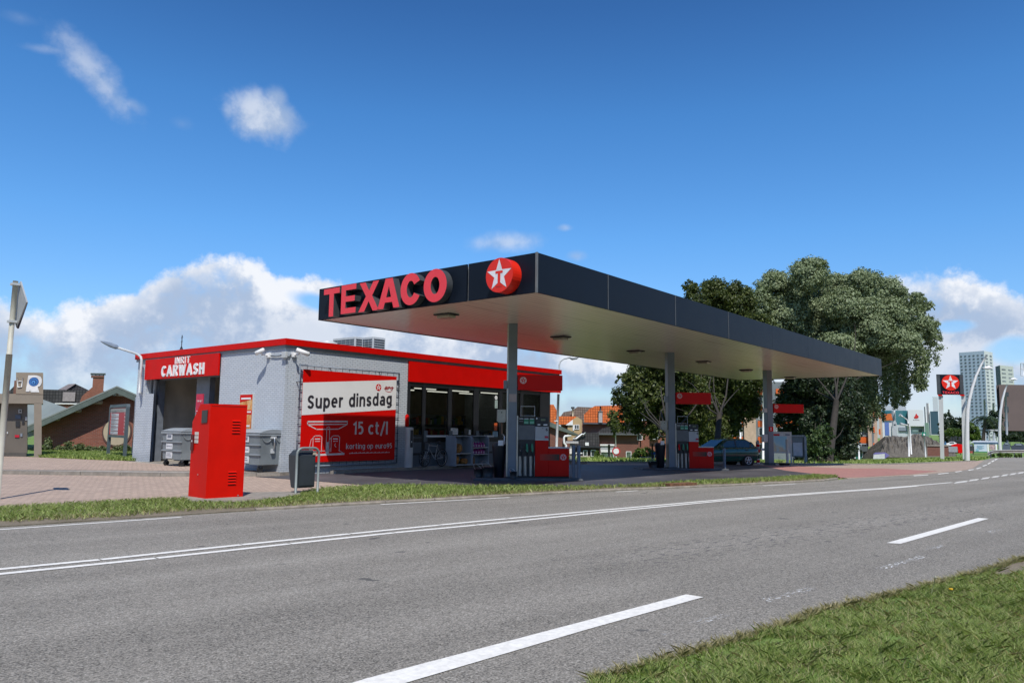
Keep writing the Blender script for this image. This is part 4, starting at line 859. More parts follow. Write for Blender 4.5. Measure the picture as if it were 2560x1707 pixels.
for ch, xa, xb, yt, yb in (('T', 809, 848.5, 721, 791), ('E', 852.6, 889.8, 711.5, 783), ('X', 896.2, 947.5, 705, 777.5), ('A', 944, 999, 696, 770.5), ('C', 1000.5, 1051.5, 684.5, 761), ('O', 1058, 1116, 674, 753.5)):
    xm = (xa+xb)/2; a = onX(xa, 760, XF).y; b = onX(xb, 745, XF).y
    letter(ch, a, b, onX(xm, yb, XF).z, onX(xm, yt, XF).z, REDL)
# round emblem
XE = cx0-.34; c = onX(1248, 687.5, XE); R = (onX(1248, 645, XE).z-onX(1248, 731, XE).z)/2
emblem(c+Vector((.34, 0, 0)), (0, -1, 0), UP, R, [M('emblem_red', (.72, .02, .006), .35, .04), M('emblem_white', (.72, .70, .72), .4), M('emblem_red', (.72, .02, .006), .35)], FS, 'round_emblem', thick=.34)
# ------------------------------------------------------------------ pump islands
def island(label, o, u0, u1, w):
    x, Y, z = o; t = thing('pump_island', label, 'pump island', (x, Y, z), 0, 'pump islands under the canopy')
    Mx = T((x, Y, 0), IA); mb = MB(Mx); mb.box(u0, u1, -.32, w, z-.1, z+.10, .02); mb.build('kerb_edge', M('island_steel', (.06, .065, .075), .55, .3, 6), t)
    mb = MB(Mx); mb.box(u0+.1, u1-.1, -.24, w-.08, z+.10, z+.108); mb.build('island_top', M('island_concrete', (.12, .12, .125), .9, .3, 4), t)
    return Mx
def bollard(label, Mx, u, v, z, h=1.08, r=.055):
    p = Mx @ Vector((u, v, z)); t = thing('bollard', label, 'bollard', p, 0, 'bollards protecting the pumps')
    mb = MB(); mb.tube([p-UP*.02, p+UP*h, p+UP*(h+.02)], [r, r, r*.6], 14); mb.build('post', M('bollard_grey', (.13, .155, .185), .45, .1), t)
    mb = MB(); mb.cyl(p-UP*.02, p+UP*.03, r*2.2, r*2.0, 14); mb.build('foot', M('bollard_foot', (.10, .11, .12), .7), t)
PUMP = {}
def pump(label, o, num, red_nozzle=False):
    """multi product dispenser; local x runs along the island, front faces -y"""
    x, Y, z = o; t = thing('fuel_pump', label, 'fuel pump', (x, Y, z), IA, 'fuel pumps on the islands'); Mx = WM[t.name]; zz = .12; D = .52
    def P(): return MB(Mx)
    mb = P(); mb.box(.14, 1.76, .02, D, .02, zz, 0); mb.build('plinth', BLK, t)
    mb = P(); mb.box(.135, .175, -.03, D, zz, 1.95, .006); mb.build('side_post', CHR, t)
    mb = P(); mb.box(.18, .70, .015, D, zz, 1.20); mb.box(.18, .70, -.01, D, 1.67, 1.92, .008); mb.build('hose_cabinet', BLK, t)
    mb = P(); mb.box(.18, .70, -.02, D, 1.21, 1.665, .01); mb.build('upper_panel', M('pump_mid_grey', (.105, .115, .125), .4), t)
    mb = P(); mb.box(.705, 1.12, -.02, D, 1.25, 1.62, .008); dp = mb.build('number_panel', M('pump_light_grey', (.40, .41, .42), .4, .04), t)
    mb = P(); mb.box(.705, 1.12, -.02, D, 1.63, 1.92, .008); hd = mb.build('display_head', BLK, t)
    mb = P(); mb.box(.88, 1.02, -.026, -.0205, 1.80, 1.86); mb.build('display', M('lcd', (.14, .16, .10), .3), hd)
    mb = P(); mb.box(.78, .86, -.026, -.0205, 1.665, 1.70); mb.box(.96, 1.08, -.026, -.0205, 1.66, 1.70); mb.box(.73, .77, -.026, -.0205, 1.85, 1.89); mb.build('display_text', WHT, hd)
    r = Mx.to_3x3() @ Vector((1, 0, 0))
    text(num, Mx @ Vector((1.03, -.02, 1.49)), r, UP, .07, .10, BLK, dp, 'pump_number', bold=.02)
    mb = P(); mb.box(1.0, 1.11, -.027, -.0205, 1.275, 1.34, 0); mb.build('sticker', M('pump_sticker', (.45, .01, .05), .4), dp)
    mb = P(); mb.cyl((.94, -.026, 1.575), (.94, -.018, 1.575), .013, seg=8); mb.build('lock', BLK, dp)
    # red lower body, stepped at the right
    mb = P(); mb.box(.705, 1.12, -.03, D, zz, 1.20, .008); mb.box(1.12, 1.76, -.03, D, zz, .96, .008)
    body = mb.build('body', M('pump_red', (.50, .002, .001), .38, .05, 1.5, spec=.2), t)
    mb = P(); mb.box(.705, 1.12, -.035, D, 1.205, 1.245); mb.box(1.11, 1.77, -.035, D, .965, 1.0); mb.build('edge_trim', LGR, t)
    mb = P(); n = 8
    for i in range(n): mb.cur = i; mb.box(.86+i*.075, .935+i*.075, -.033, -.0305, .60, .79)
    mb.build('shaded_stripe', [M('stripe%d' % i, (.46-.43*((i+1)/n)**.8, .008+.012*i/n, .006+.016*i/n), .35, .03) for i in range(n)], body)
    PK = M('emblem_pink', (.58, .36, .38), .5)
    emblem(Mx @ Vector((1.58, -.031, .70)), r, UP, .095, [PK, REDB, PK], body, thick=.005)
    # fuel grade labels
    mb = P()
    for i, (c_, u) in enumerate(((0, .20), (1, .355), (1, .53))): mb.cur = c_; mb.box(u, u+.145, -.016, -.0105, 1.70, 1.86)
    mb.build('fuel_label', [M('label_black', (.015, .015, .017), .4), M('label_green', (.02, .20, .10), .4)], t)
    mb = P()
    for u in (.20, .355, .53): mb.cur = 0; mb.box(u+.01, u+.135, -.019, -.0165, 1.845, 1.87)
    for u in (.355, .53): mb.cur = 1; mb.box(u+.01, u+.135, -.019, -.0165, 1.71, 1.775)
    mb.cur = 0; mb.box(.21, .33, -.019, -.0165, 1.775, 1.782); mb.build('label_text', [LGR, M('label_pale_green', (.16, .42, .30), .5)], t)
    # price frame on top
    mb = P(); mb.tube([(.27, .1, 1.93), (.27, .1, 2.24), (.70, .1, 2.24), (.70, .1, 1.93)], .012, 6); mb.tube([(.27, .1, 1.95), (.70, .1, 1.95)], .01, 6); mb.build('top_frame', LGR, t)
    # nozzles and hoses
    for i, u in enumerate((.27, .45, .61)):
        cm = [BLK, GRN, GRN][i] if not (red_nozzle and i == 0) else REDB
        mb = P(); mb.smooth = True
        mb.tube([(u, -.05, 1.10), (u-.005, -.075, 1.02), (u, -.08, .93), (u+.01, -.06, .86)], [.022, .035, .038, .028], 8)
        nz_ = mb.build('nozzle', cm, t)
        mb = P(); mb.box(u-.035, u+.035, -.085, -.03, .88, 1.0, .008); mb.build('splash_guard', LGR if i < 2 else REDB, nz_)
        mb = P(); mb.tube([(u+.01, -.05, .86), (u+.02, -.05, .70), (u+.045, -.045, .45), (u+.03, -.04, .22), (u+.05, -.03, .16)], .016, 7); mb.build('hose', BLK, t)
    mb = P()
    for u in (.185, .345, .515): mb.smooth = True; mb.grid([[Mx.inverted() @ (Mx @ Vector((u+.012+.105*j/6, -.0-.035*math.sin(math.pi*j/6), z_))) for j in range(7)] for z_ in (zz+.01, .42, .72)])
    mb.box(.682, .698, -.03, .0, zz, .74); mb.build('hose_guard', M('guard_steel', (.45, .45, .43), .35, .25, 6, metal=.6, stretch=(1, 1, .2)), t)
    return t
def waste_bin(label, Mx, u, v, z, blades=True):
    p = Mx @ Vector((u, v, z)); t = thing('waste_bin', label, 'waste bin', p, IA, 'waste bins on the pump islands'); Q = WM[t.name]
    mb = MB(Q); mb.smooth = True
    mb.tube([(0, 0, 0), (0, 0, .02), (0, 0, .95), (0, 0, 1.0), (0, 0, 1.06)], [.13, .15, .225, .235, .16], 14); mb.build('bin_body', M('bin_navy', (.010, .013, .02), .45), t)
    mb = MB(Q); mb.box(-.06, .10, -.26, -.22, .98, 1.14, .006); mb.build('bin_card', WHT, t); return t
def dispenser(label, Mx, u, v, z0, z1):
    p = Mx @ Vector((u, v, z0)); t = thing('towel_dispenser', label, 'dispenser', p, IA, 'paper towel dispensers on the columns'); Q = WM[t.name]; h = z1-z0
    mb = MB(Q); mb.slab([(-.13, 0, .04), (-.09, 0, 0), (.09, 0, 0), (.13, 0, .04), (.13, 0, h), (-.13, 0, h)], (0, .2, 0)); mb.build('case', M('dispenser_cream', (.42, .41, .34), .5), t)
    mb = MB(Q); mb.disc((0, -.001, h-.09), (0, -1, 0), .02, .004, 8); mb.build('lock', BLK, t)
I1 = island('nearest pump island with scuffed steel kerb, under the left end of the canopy', cols_[0], -1.2, 2.15, 1.05)
I2 = island('second pump island with the black canisters, under the middle of the canopy', cols_[1], -1.35, 2.3, 1.05)
pump('red and grey fuel pump numbered 6 on the nearest island', (cols_[0][0], cols_[0][1], cols_[0][2]+.05), '6')
pump('red and grey fuel pump numbered 4 with a red nozzle on the second island', (cols_[1][0], cols_[1][1], cols_[1][2]-.0), '4', True)
z = cols_[0][2]+.10
bollard('left grey bollard of the close pair beside pump 6', I1, 1.88, -.12, z, 1.0); bollard('right grey bollard of the close pair beside pump 6', I1, 2.02, -.22, z, 1.0)
bollard('single grey bollard in front of the green car beside pump 4', I2, 2.18, -.1, cols_[1][2]+.08, .85)
waste_bin('dark blue waste bin with a white card left of the first column', I1, -.36, .35, z); waste_bin('dark blue waste bin left of the second column', I2, -.42, .3, cols_[1][2]+.08)
dispenser('cream paper towel dispenser on the first canopy column', I1, -.33, .05, 1.79, 2.18); dispenser('cream paper towel dispenser on the second canopy column', I2, -.30, .05, 1.62, 2.0)
# squeegee hanging above the first bin
p = I1 @ Vector((-.30, .05, 1.25)); t = thing('squeegee', 'window squeegee with a wooden handle hooked on the first column', 'squeegee', p)
mb = MB(I1); mb.tube([(-.32, .04, 1.78), (-.31, .02, 1.42)], .022, 7); mb.build('handle', M('wood', (.22, .13, .08), .7), t)
mb = MB(I1); mb.tube([(-.31, .02, 1.45), (-.24, .0, 1.36), (-.25, -.02, 1.12)], .018, 6); mb.build('rail', CHR, t)
# black buckets and tubs standing on the islands
def tub(label, Mx, u, v, z, r, h, cat='bucket'):
    p = Mx @ Vector((u, v, z)); t = thing('water_bucket', label, cat, p, 0, 'black buckets standing on the islands'); mb = MB(); mb.tube([p, p+UP*h], [r*.8, r], 14); mb.build('pail', BLK, t)
    mb = MB(); mb.tube([p+UP*h*.9+Vector((math.cos(a)*r*1.02, math.sin(a)*r*1.02, math.sin(a)*r*1.1 if a > 0 else 0)) for a in [math.pi*i/8 for i in range(9)]], .008, 5); mb.build('bucket_handle', CHR, t)
tub('black bucket at the left end of the nearest island', I1, -1.0, .2, z, .15, .28); tub('larger black bucket beside the foot of the first bin', I1, -.72, .1, z, .19, .34)
tub('black bucket at the foot of the second bin', I2, -.8, .1, cols_[1][2]+.08, .2, .3); tub('small black bucket at the foot of the first column beside pump 6', I1, .02, -.26, z, .11, .22)
tub('flat black tub at the foot of the third column', T((cols_[2][0], cols_[2][1], 0), IA), .75, .1, cols_[2][2]+.01, .3, .14)
# ------------------------------------------------------------------ things on the forecourt
# red air and water cabinet, two faces seen, front edge slanted back at the top
cL, cC, cR = G(470, 1247.8), G(513, 1254.4), G(606.7, 1248.6)
zz = max(cC.z, 0)+.0; ex = (cR-cC); ex.z = 0; w_ = ex.length; ex.normalize(); ey = (cL-cC); ey.z = 0; d_ = ey.length; ey.normalize()
H_ = onP(527, 1009, cC, ex.cross(UP)).z
t = thing('air_water_cabinet', 'tall bright red metal cabinet with a slanted top corner on the verge', 'cabinet', (cC.x, cC.y, 0))
nrm = ey.cross(UP)
q2 = onP(501.5, 1008.3, cC, nrm); q1 = onP(476.6, 1053.9, cC, nrm)
prof_ = [Vector((cC.x, cC.y, .0)), Vector((cL.x, cL.y, .0)), Vector((q1.x, q1.y, q1.z)), Vector((q2.x, q2.y, H_)), Vector((cC.x, cC.y, H_))]
prof_[2].x, prof_[2].y = cL.x, cL.y
mb = MB(); mb.slab(prof_, ex*w_); body = mb.build('cabinet_body', M('cabinet_red', (.64, .006, .0005), .5, .07, 1.5, spec=.14, dirt=.10), t)
FA = lambda u, z, l=.004: cC+ex*u+UP*z-Vector((ey.x, ey.y, 0))*l            # wide face
FB = lambda u, z, l=.004: cC+ey*u+UP*z-Vector((ex.x, ex.y, 0))*l            # narrow face
for zc_, u0 in ((H_-.34, .60), (.62, .56)):
    mb = MB()
    for i in range(5):
        z = zc_-i*.062; mb.slab([FA(u0*w_, z, .002), FA((u0+.22)*w_, z, .002), FA((u0+.22)*w_, z-.022, .022), FA(u0*w_, z-.022, .022)], Vector((0, 0, -.004))); mb.cur = 1; mb.poly([FA(u0*w_+.01, z-.026, .002), FA((u0+.22)*w_-.01, z-.026, .002), FA((u0+.22)*w_-.01, z-.045, .002), FA(u0*w_+.01, z-.045, .002)]); mb.cur = 0
    mb.build('louvre', [M('cabinet_red', (.6, .01, .0), .4), M('dark_red', (.05, .002, .002), .8)], body)
mb = MB(); a, b = .12*d_, .44*d_; mb.slab([FB(a, H_-.40), FB(b, H_-.41), FB(b, H_-.14), FB(a, H_-.13)], -ex*.012); mb.build('display_window', M('dark_display', (.03, .025, .025), .35), t)
mb = MB()
for z in (H_-.84, H_-.755, H_-.67): mb.slab([FB(.58*d_, z), FB(.80*d_, z), FB(.80*d_, z+.07), FB(.58*d_, z+.07)], -ex*.006)
mb.build('instruction_label', M('label_cream', (.62, .58, .52), .5), t)
mb = MB(); mb.slab([FB(.83*d_, H_-1.0), FB(.97*d_, H_-1.0), FB(.97*d_, H_-.66), FB(.83*d_, H_-.66)], -ex*.025); lk = mb.build('coin_lock', M('dark_red2', (.10, .005, .005), .5), t)
mb = MB(); p = FB(.90*d_, H_-.80, .03); mb.disc(p, -ex, .022, .02, 12); mb.build('knob', WHT, lk)
mb = MB()
for u, z in ((.86, .10),): p = FA(u*w_, z, .01); mb.disc(p, -ey, .016, .012, 10)
mb.build('bolt', CHR, t)
mb = MB(); mb.slab([FA(.02, .06, .001), FA(w_-.02, .06, .001), FA(w_-.02, .068, .001), FA(.02, .068, .001)], -ey*.003); mb.slab([FA(.03, H_-.05, .001), FA(w_-.03, H_-.05, .001), FA(w_-.03, H_-.043, .001), FA(.03, H_-.043, .001)], -ey*.003); mb.build('door_gap', M('dark_red', (.05, .002, .002), .8), body)
mb = MB(); p = FB(.5*d_, .55, .01); mb.disc(p, -ex, .016, .012, 10); mb.build('bolt', CHR, t)
# foreground litter bin in a bent tube frame
pA = G(738.5, 1240); az_ = RD(-6); dx = Vector((math.cos(az_), math.sin(az_), 0)); dn = Vector((dx.y, -dx.x, 0)); wd = .57
t = thing('litter_bin', 'black litter bin hung in a silver bent tube frame on the verge', 'litter bin', pA)
hb = onP(740, 1120, pA, dn).z-pA.z; r_ = .030; P = lambda u, v, z: pA+dx*u-dn*v+UP*z
def archp(v):
    pts = [P(0, v, -.05), P(0, v, hb-.14)]+[P(.14-.14*math.cos(RD(a)), v, hb-.14+.14*math.sin(RD(a))) for a in (22, 45, 67, 90)]
    return pts+[P(wd-.14+.14*math.sin(RD(a)), v, hb-.14+.14*math.cos(RD(a))) for a in (0, 22, 45, 67, 90)]+[P(wd, v, -.05)]
mb = MB(); mb.tube(archp(0), r_, 10); mb.build('tube_frame', M('galvanised', (.20, .225, .215), .55, .08, 4, metal=.2), t)
mb = MB(); zb_ = .19
ringp = lambda z, y0, y1, e=.04: [P(e, y0+e, z), P(e+.03, y0, z), P(wd-e-.03, y0, z), P(wd-e, y0+e, z), P(wd-e, y1-e, z), P(wd-e-.03, y1, z), P(e+.03, y1, z), P(e, y1-e, z)]
R = [ringp(zb_-.02, .14, .30, .06), ringp(zb_, .045, .34), ringp(zb_+.42, .04, .47), ringp(hb-.17, .04, .50), ringp(hb-.05, .12, .36, .07)]
mb.smooth = False; mb.grid(R[::1], close=True); mb.poly(R[-1][::1]); mb.poly(R[0][::-1]); mb.build('bin_body', M('bin_slate', (.028, .034, .040), .42, .1, 3), t)
mb = MB(); mb.slab([P(.09, .036, zb_+.04), P(wd-.09, .036, zb_+.04), P(wd-.09, .036, hb-.24), P(.09, .036, hb-.24)], dn*.012); mb.build('front_door', M('bin_slate2', (.032, .038, .044), .36, .1, 3), t)
mb = MB(); mb.box(0, 0, 0, 0, 0, 0) if False else None
mb.slab([P(wd-.15, .03, hb-.16), P(wd-.05, .03, hb-.16), P(wd-.05, .03, hb-.07), P(wd-.12, .03, hb-.07)], dn*.01); mb.build('corner_cap', M('sand_plastic', (.45, .38, .28), .5), t)
# wheeled rubbish containers
def container(label, ox, oy, rz, side_marks=False):
    t = thing('rubbish_container', label, 'container', (ox, oy, PZ), rz, 'wheeled rubbish containers by the car wash'); Mx = WM[t.name]
    GP = M('container_grey', (.19, .215, .225), .5, .1, 2, dirt=.35); GP2 = M('container_lid', (.27, .30, .32), .45, .08, 2, dirt=.2)
    L, D, H0, H1 = 1.34, 1.02, .24, 1.20                    # local x = length along the front, y = depth
    mb = MB(Mx); a = .05
    R = [[(a, a, H0), (L-a, a, H0), (L-a, D-a, H0), (a, D-a, H0)], [(0, 0, H1), (L, 0, H1), (L, D, H1), (0, D, H1)]]
    mb.grid(R, close=True); mb.poly(R[0][::-1]); mb.poly(R[1]); b = mb.build('tub', GP, t)
    mb = MB(Mx)
    for z in (.55, .86): o_ = .05*(1-(z-H0)/(H1-H0)); mb.box(o_-.03, L-o_+.03, o_-.035, o_+.02, z-.02, z+.025)
    mb.box(-.03, L+.03, -.03, .0, H1-.05, H1+.02); mb.box(-.03, -.0, 0, D, H1-.05, H1+.02); mb.box(L, L+.03, 0, D, H1-.05, H1+.02); mb.build('rib', GP2, t)
    mb = MB(Mx); n = 8; rows = []
    for i in range(n+1): y = -.04+(D+.06)*i/n; rows.append([(-.03, y, H1+.025+.13*math.sin(math.pi*min(1, i/n*.9+.03))), (L+.03, y, H1+.025+.13*math.sin(math.pi*min(1, i/n*.9+.03)))])
    mb.grid([[r[1], r[0]] for r in rows]); mb.add([(-.03, y[0][1], y[0][2]) for y in rows]+[(-.03, D, H1), (-.03, -.03, H1)], [list(range(n+3))]); mb.add([(L+.03, y[0][1], y[0][2]) for y in rows]+[(L+.03, D, H1), (L+.03, -.03, H1)], [list(range(n+3))[::-1]]); mb.build('lid', GP2, t)
    for x, y in ((.14, .14), (L-.14, .14), (.14, D-.14), (L-.14, D-.14)):
        mb = MB(Mx); mb.cyl((x-.025, y, .10), (x+.025, y, .10), .10, seg=16); mb.cur = 1; mb.box(x-.04, x+.04, y-.03, y+.03, .14, H0); mb.build('wheel', [RUB, DGR], t)
    mb = MB(Mx); mb.box(.35, .75, -.012, -.003, .94, 1.14); mb.box(.34, .76, -.012+.006, -.0+.02, .60, .80); mb.box(.34, .76, .004, .03, .28, .50)
    mb.build('sticker', M('sticker_white', (.62, .63, .64), .5), t)
    mb = MB(Mx); mb.box(.42, .68, -.015, -.0125, 1.0, 1.10); 
    for i in range(5): mb.box(.38+i*.075, .44+i*.075, -.0085, -.0065, .685, .715)
    for i in range(3): mb.box(.45+i*.075, .51+i*.075, .001, .0035, .43, .455)
    for i in range(4): mb.box(.40+i*.08, .46+i*.08, .001, .0035, .36, .385)
    mb.build('sticker_print', M('faded_print', (.16, .18, .22), .6), t)
    mb = MB(Mx); x = L
    mb.tube([(L+.02, .45, 1.12), (L+.11, .46, 1.08), (L+.10, .47, .78), (L+.06, .47, .74)], .022, 7); mb.cur = 1; mb.box(L-.01, L+.09, .38, .54, 1.06, 1.13); mb.box(L-.04, L+.05, .42, .52, .60, .74)
    mb.build('lifting_arm', [CHR, LGR], t)
    mb = MB(Mx); 
    for c_ in (.25, .75): mb.tube([(L+.012-.02*(1-math.cos(math.pi*i/8))*0, c_*D+.17*math.cos(math.pi*i/8), 1.12-.17*math.sin(math.pi*i/8)) for i in range(9)], .012, 5)
    mb.build('side_rib', GP2, t)
    return t
cA = Z(408, 1163, PZ); XA = Z(425, 1164.5, PZ).x
yA0 = onX(409, 1140, XA).y
container('grey wheeled container with three white stickers in the car wash entrance', XA-.1, yA0, RD(-90))
c2 = Z(634, 1181, PZ)
container('grey wheeled container with a lifting arm against the wall under the poster', c2.x, onX(597, 1100, c2.x).y+.16, RD(-90))
# price board left of the car wash
a, b = Z(266, 1141, PZ), Z(307, 1147, PZ); pr_ = (b-a); Wp_ = pr_.length; pd = pr_.normalized(); pn = pd.cross(UP)
t = thing('price_board', 'red car wash price board in a dark grey tube frame on the lawn', 'price board', a)
ztp = onP(285, 1013, a, pn).z; P = lambda u, z, l=0: a+pd*u+UP*(z-a.z)+pn*l
mb = MB(); ln_ = .0
def post(u): mb.slab([P(u-.07, a.z-.05), P(u+.07, a.z-.05), P(u+.07, ztp-.1), P(u-.07, ztp-.1)], pn*-.12)
post(0); post(Wp_); mb.slab([P(-.07, ztp-.1), P(Wp_+.07, ztp-.1), P(Wp_+.02, ztp+.03), P(.05, ztp+.03)], pn*-.14); mb.slab([P(.07, 1.02), P(Wp_-.07, 1.02), P(Wp_-.07, 1.12), P(.07, 1.12)], pn*-.08)
mb.build('frame', M('board_slate', (.075, .10, .115), .45, .08), t)
mb = MB(); mb.slab([P(.08, 1.13, -.03), P(Wp_-.08, 1.13, -.03), P(Wp_-.08, ztp-.12, -.03), P(.08, ztp-.12, -.03)], pn*-.03); bd = mb.build('panel', M('board_red', (.42, .008, .025), .4, .05), t)
mb = MB(); mb.slab([P(.085, 1.14, -.026), P(.24, 1.14, -.026), P(.24, ztp-.30, -.026), P(.085, ztp-.30, -.026)], pn*-.003); mb.build('bright_band', M('board_red_bright', (.60, .015, .015), .4), bd)
hP = (ztp-.34-1.16)/6; w1 = Wp_-.16
mb = MB(); mb.slab([P(.10, ztp-.31, -.022), P(Wp_-.1, ztp-.31, -.022), P(Wp_-.1, ztp-.16, -.022), P(.10, ztp-.16, -.022)], pn*-.004); mb.build('header', M('header_grey', (.35, .33, .31), .4), bd)
text('onze wasprogramma\'s', P(.16, ztp-.265, -.018), pd, UP, w1*.8, .06, BLK, bd, 'header_text')
for i in range(6):
    z0 = 1.16+i*hP; mb = MB(); mb.slab([P(.30, z0, -.02), P(.30+w1*.48, z0, -.02), P(.30+w1*.48, z0+hP-.03, -.02), P(.30, z0+hP-.03, -.02)], pn*-.004); pc = mb.build('price_card', M('card_white', (.60, .60, .62), .5), bd)
    for j in range(4): 
        mb = MB() if j == 0 else mb; mb.slab([P(.33, z0+.04+j*.055, -.016), P(.33+w1*(.2+.07*((i+j) % 3)), z0+.04+j*.055, -.016), P(.33+w1*(.2+.07*((i+j) % 3)), z0+.055+j*.055, -.016), P(.33, z0+.055+j*.055, -.016)], pn*-.002)
    mb.build('card_print', M('print_grey', (.2, .2, .22), .6), pc)
    text(str(6-i), P(.25, z0+.06, -.018), pd, UP, .05, .12, WHT, bd, 'programme_number', bold=.03); text('%d,-' % (16-2*i), P(Wp_-.28, z0+.07, -.018), pd, UP, .15, .12, WHT, bd, 'price', bold=.03)
# payment kiosk of the truck wash
dk = (Z(80, 1143, PZ)-EY).dot(F0)
t = thing('payment_kiosk', 'beige payment kiosk with a large white R logo, left edge of the forecourt', 'kiosk', onD(50, 1143, dk))
KD = Vector((ray(104, 1060).x, ray(104, 1060).y, 0)).normalized()
def KQ(px, py, l=0): return onD(px, py, dk-l)
def kbox(x0, x1, y0, y1, l0, l1, mb):
    a, b, c, d = KQ(x0, y1, l0), KQ(x1, y1, l0), KQ(x1, y0, l0), KQ(x0, y0, l0); b.z = a.z = min(a.z, b.z); c.z = d.z = max(c.z, d.z); mb.slab([a, b, c, d], KD*l1)
mb = MB(); kbox(-60, 108, 985, 1007, 0, 2.2, mb); kbox(85, 104, 1007.5, 1146.5, 0, .5, mb); kbox(-60, -40, 1007.5, 1146.5, 0, .5, mb); mb.build('shelter_frame', BEI, t)
mb = MB(); kbox(40, 108, 931.5, 984.5, .02, .7, mb); sg = mb.build('sign_block', M('kiosk_sign_beige', (.26, .215, .16), .5, .05), t)
mb = MB(); kbox(8, 68, 1008, 1131, -.5, 1.2, mb); kbox(-40, 6, 1008, 1144, -.55, 1.2, mb); cb = mb.build('cabinet', M('kiosk_dark', (.13, .115, .095), .45, .08, 1.5), t)
mb = MB(); kbox(8, 66, 1131.5, 1146, -.5, 1.1, mb); mb.build('cabinet_base', M('kiosk_darker', (.085, .08, .07), .5), t)
r0 = RT; s_ = (KQ(100, 950)-KQ(50, 950)).length/50
def kd(cx, cy, pts, l, mat, name, par):
    c = KQ(cx, cy, l); mb = MB(); P_ = [c+RT*(x*s_)-UP*(y*s_) for x, y in pts]; import mathutils
    mb.add(P_, [list(q)[::-1] for q in mathutils.geometry.tessellate_polygon([P_])]); return mb.build(name, mat, par)
WK = M('kiosk_white', (.66, .66, .64), .5)
Rp = [(-17, 21), (-14, -20), (8, -20), (17, -17), (21, -10), (21, 0), (18, 6), (12, 9), (17, 22), (-4, 22), (-6.5, 18), (-9, 21)]
kd(83, 958, Rp, .04, WK, 'logo_letter', sg)
for i, (rr_, c_) in enumerate(((12.5, (.03, .10, .30)), (10, (.06, .20, .48)), (7.5, (.02, .06, .20)), (5, (.10, .30, .60)), (2.5, (.02, .07, .25)))):
    kd(84.5-i*.3, 954+i*.5, [(rr_*math.cos(a), rr_*math.sin(a)*.9) for a in [2*math.pi*j/24 for j in range(24)]][::-1], .045+.004*i, M('swirl%d' % i, c_, .4), 'logo_swirl', sg)
mb = MB(); 
for p, q in (((43, 944), (45, 968)), ((45, 968), (54, 967)), ((54, 967), (57, 944)), ((46, 953), (55, 953))): mb.tube([KQ(*p, .05), KQ(*q, .05)], .02, 5)
mb.build('cup_symbol', WK, sg)
for nm, x0, x1, y0, y1, mt in (('camera_window', 46, 55, 1023, 1032, LGR), ('screen', 38, 52, 1037, 1047, M('kiosk_screen', (.12, .15, .2), .15)), ('card_slot', 39, 50, 1053, 1067, BLK), ('keypad', 55, 61, 1053, 1060, BLK), ('red_sticker', 37, 48, 1087, 1093, M('kiosk_red', (.45, .01, .03), .5)), ('coin_tray', 51, 56, 1083, 1091, GRY), ('emergency_plate', 17, 20, 1079, 1084, LGR), ('top_plate', 63, 68, 1042, 1050, LGR)):
    mb = MB(); kbox(x0, x1, y0, y1, -.46, .03, mb); mb.build(nm, mt, cb)
mb = MB(); kbox(45.5, 56, 1022, 1033, -.47, .005, mb) if False else kbox(48.5, 52.5, 1025.5, 1029.5, -.425, .01, mb); mb.build('lens', BLK, cb)
# priority sign seen almost edge on, left foreground
dz = 16.0; b0 = onD(-8, 1243, dz); tp = onD(45, 705, dz)
t = thing('priority_sign', 'grey post carrying a diamond road sign seen from behind, far left', 'road sign', (b0.x, b0.y, 0))
tp.x, tp.y = b0.x, b0.y
mb = MB(); mb.tube([b0+UP*-.1, b0+UP*(tp.z-b0.z-1.55)], .062, 12); mb.tube([b0+UP*(tp.z-b0.z-1.56), tp+UP*.02], .052, 12); mb.build('post', M('post_cream', (.48, .46, .38), .55, .08, 3, dirt=.3), t)
ctr = onD(58, 760, dz-.0); ctr.x, ctr.y = b0.x, b0.y; sdr = Vector((math.cos(RD(88.5)), math.sin(RD(88.5)), 0)); snn = sdr.cross(UP); ctr += snn*.085
hd_ = .50; mb = MB(); mb.slab([ctr-UP*hd_, ctr+sdr*hd_, ctr+UP*hd_, ctr-sdr*hd_], snn*.03*(1 if snn.dot(RT) > 0 else -1)); mb.build('sign_plate', M('sign_back', (.36, .37, .37), .5, .08), t)
sg_ = snn*(1 if snn.dot(RT) > 0 else -1)
mb = MB(); q = ctr+sg_*.034; mb.tube([q-UP*hd_, q+sdr*hd_, q+UP*hd_, q-sdr*hd_], .022, 6, close=True); mb.build('sign_rim', M('rim_navy', (.03, .035, .09), .4), t)
mb = MB(); mb.slab([q-UP*.3+sg_*.004, q+sdr*.3+sg_*.004, q+UP*.3+sg_*.004, q-sdr*.3+sg_*.004], sg_*.004); mb.build('sign_face', M('sign_yellow', (.7, .45, .02), .5), t)
for z in (ctr.z+.42, ctr.z-.38):
    mb = MB(); mb.box(b0.x-.075, b0.x+.075, b0.y-.075, b0.y+.075, z-.025, z+.025); mb.tube([(b0.x, b0.y, z), (ctr.x, ctr.y, z)], .02, 5); mb.build('clamp', LGR, t)
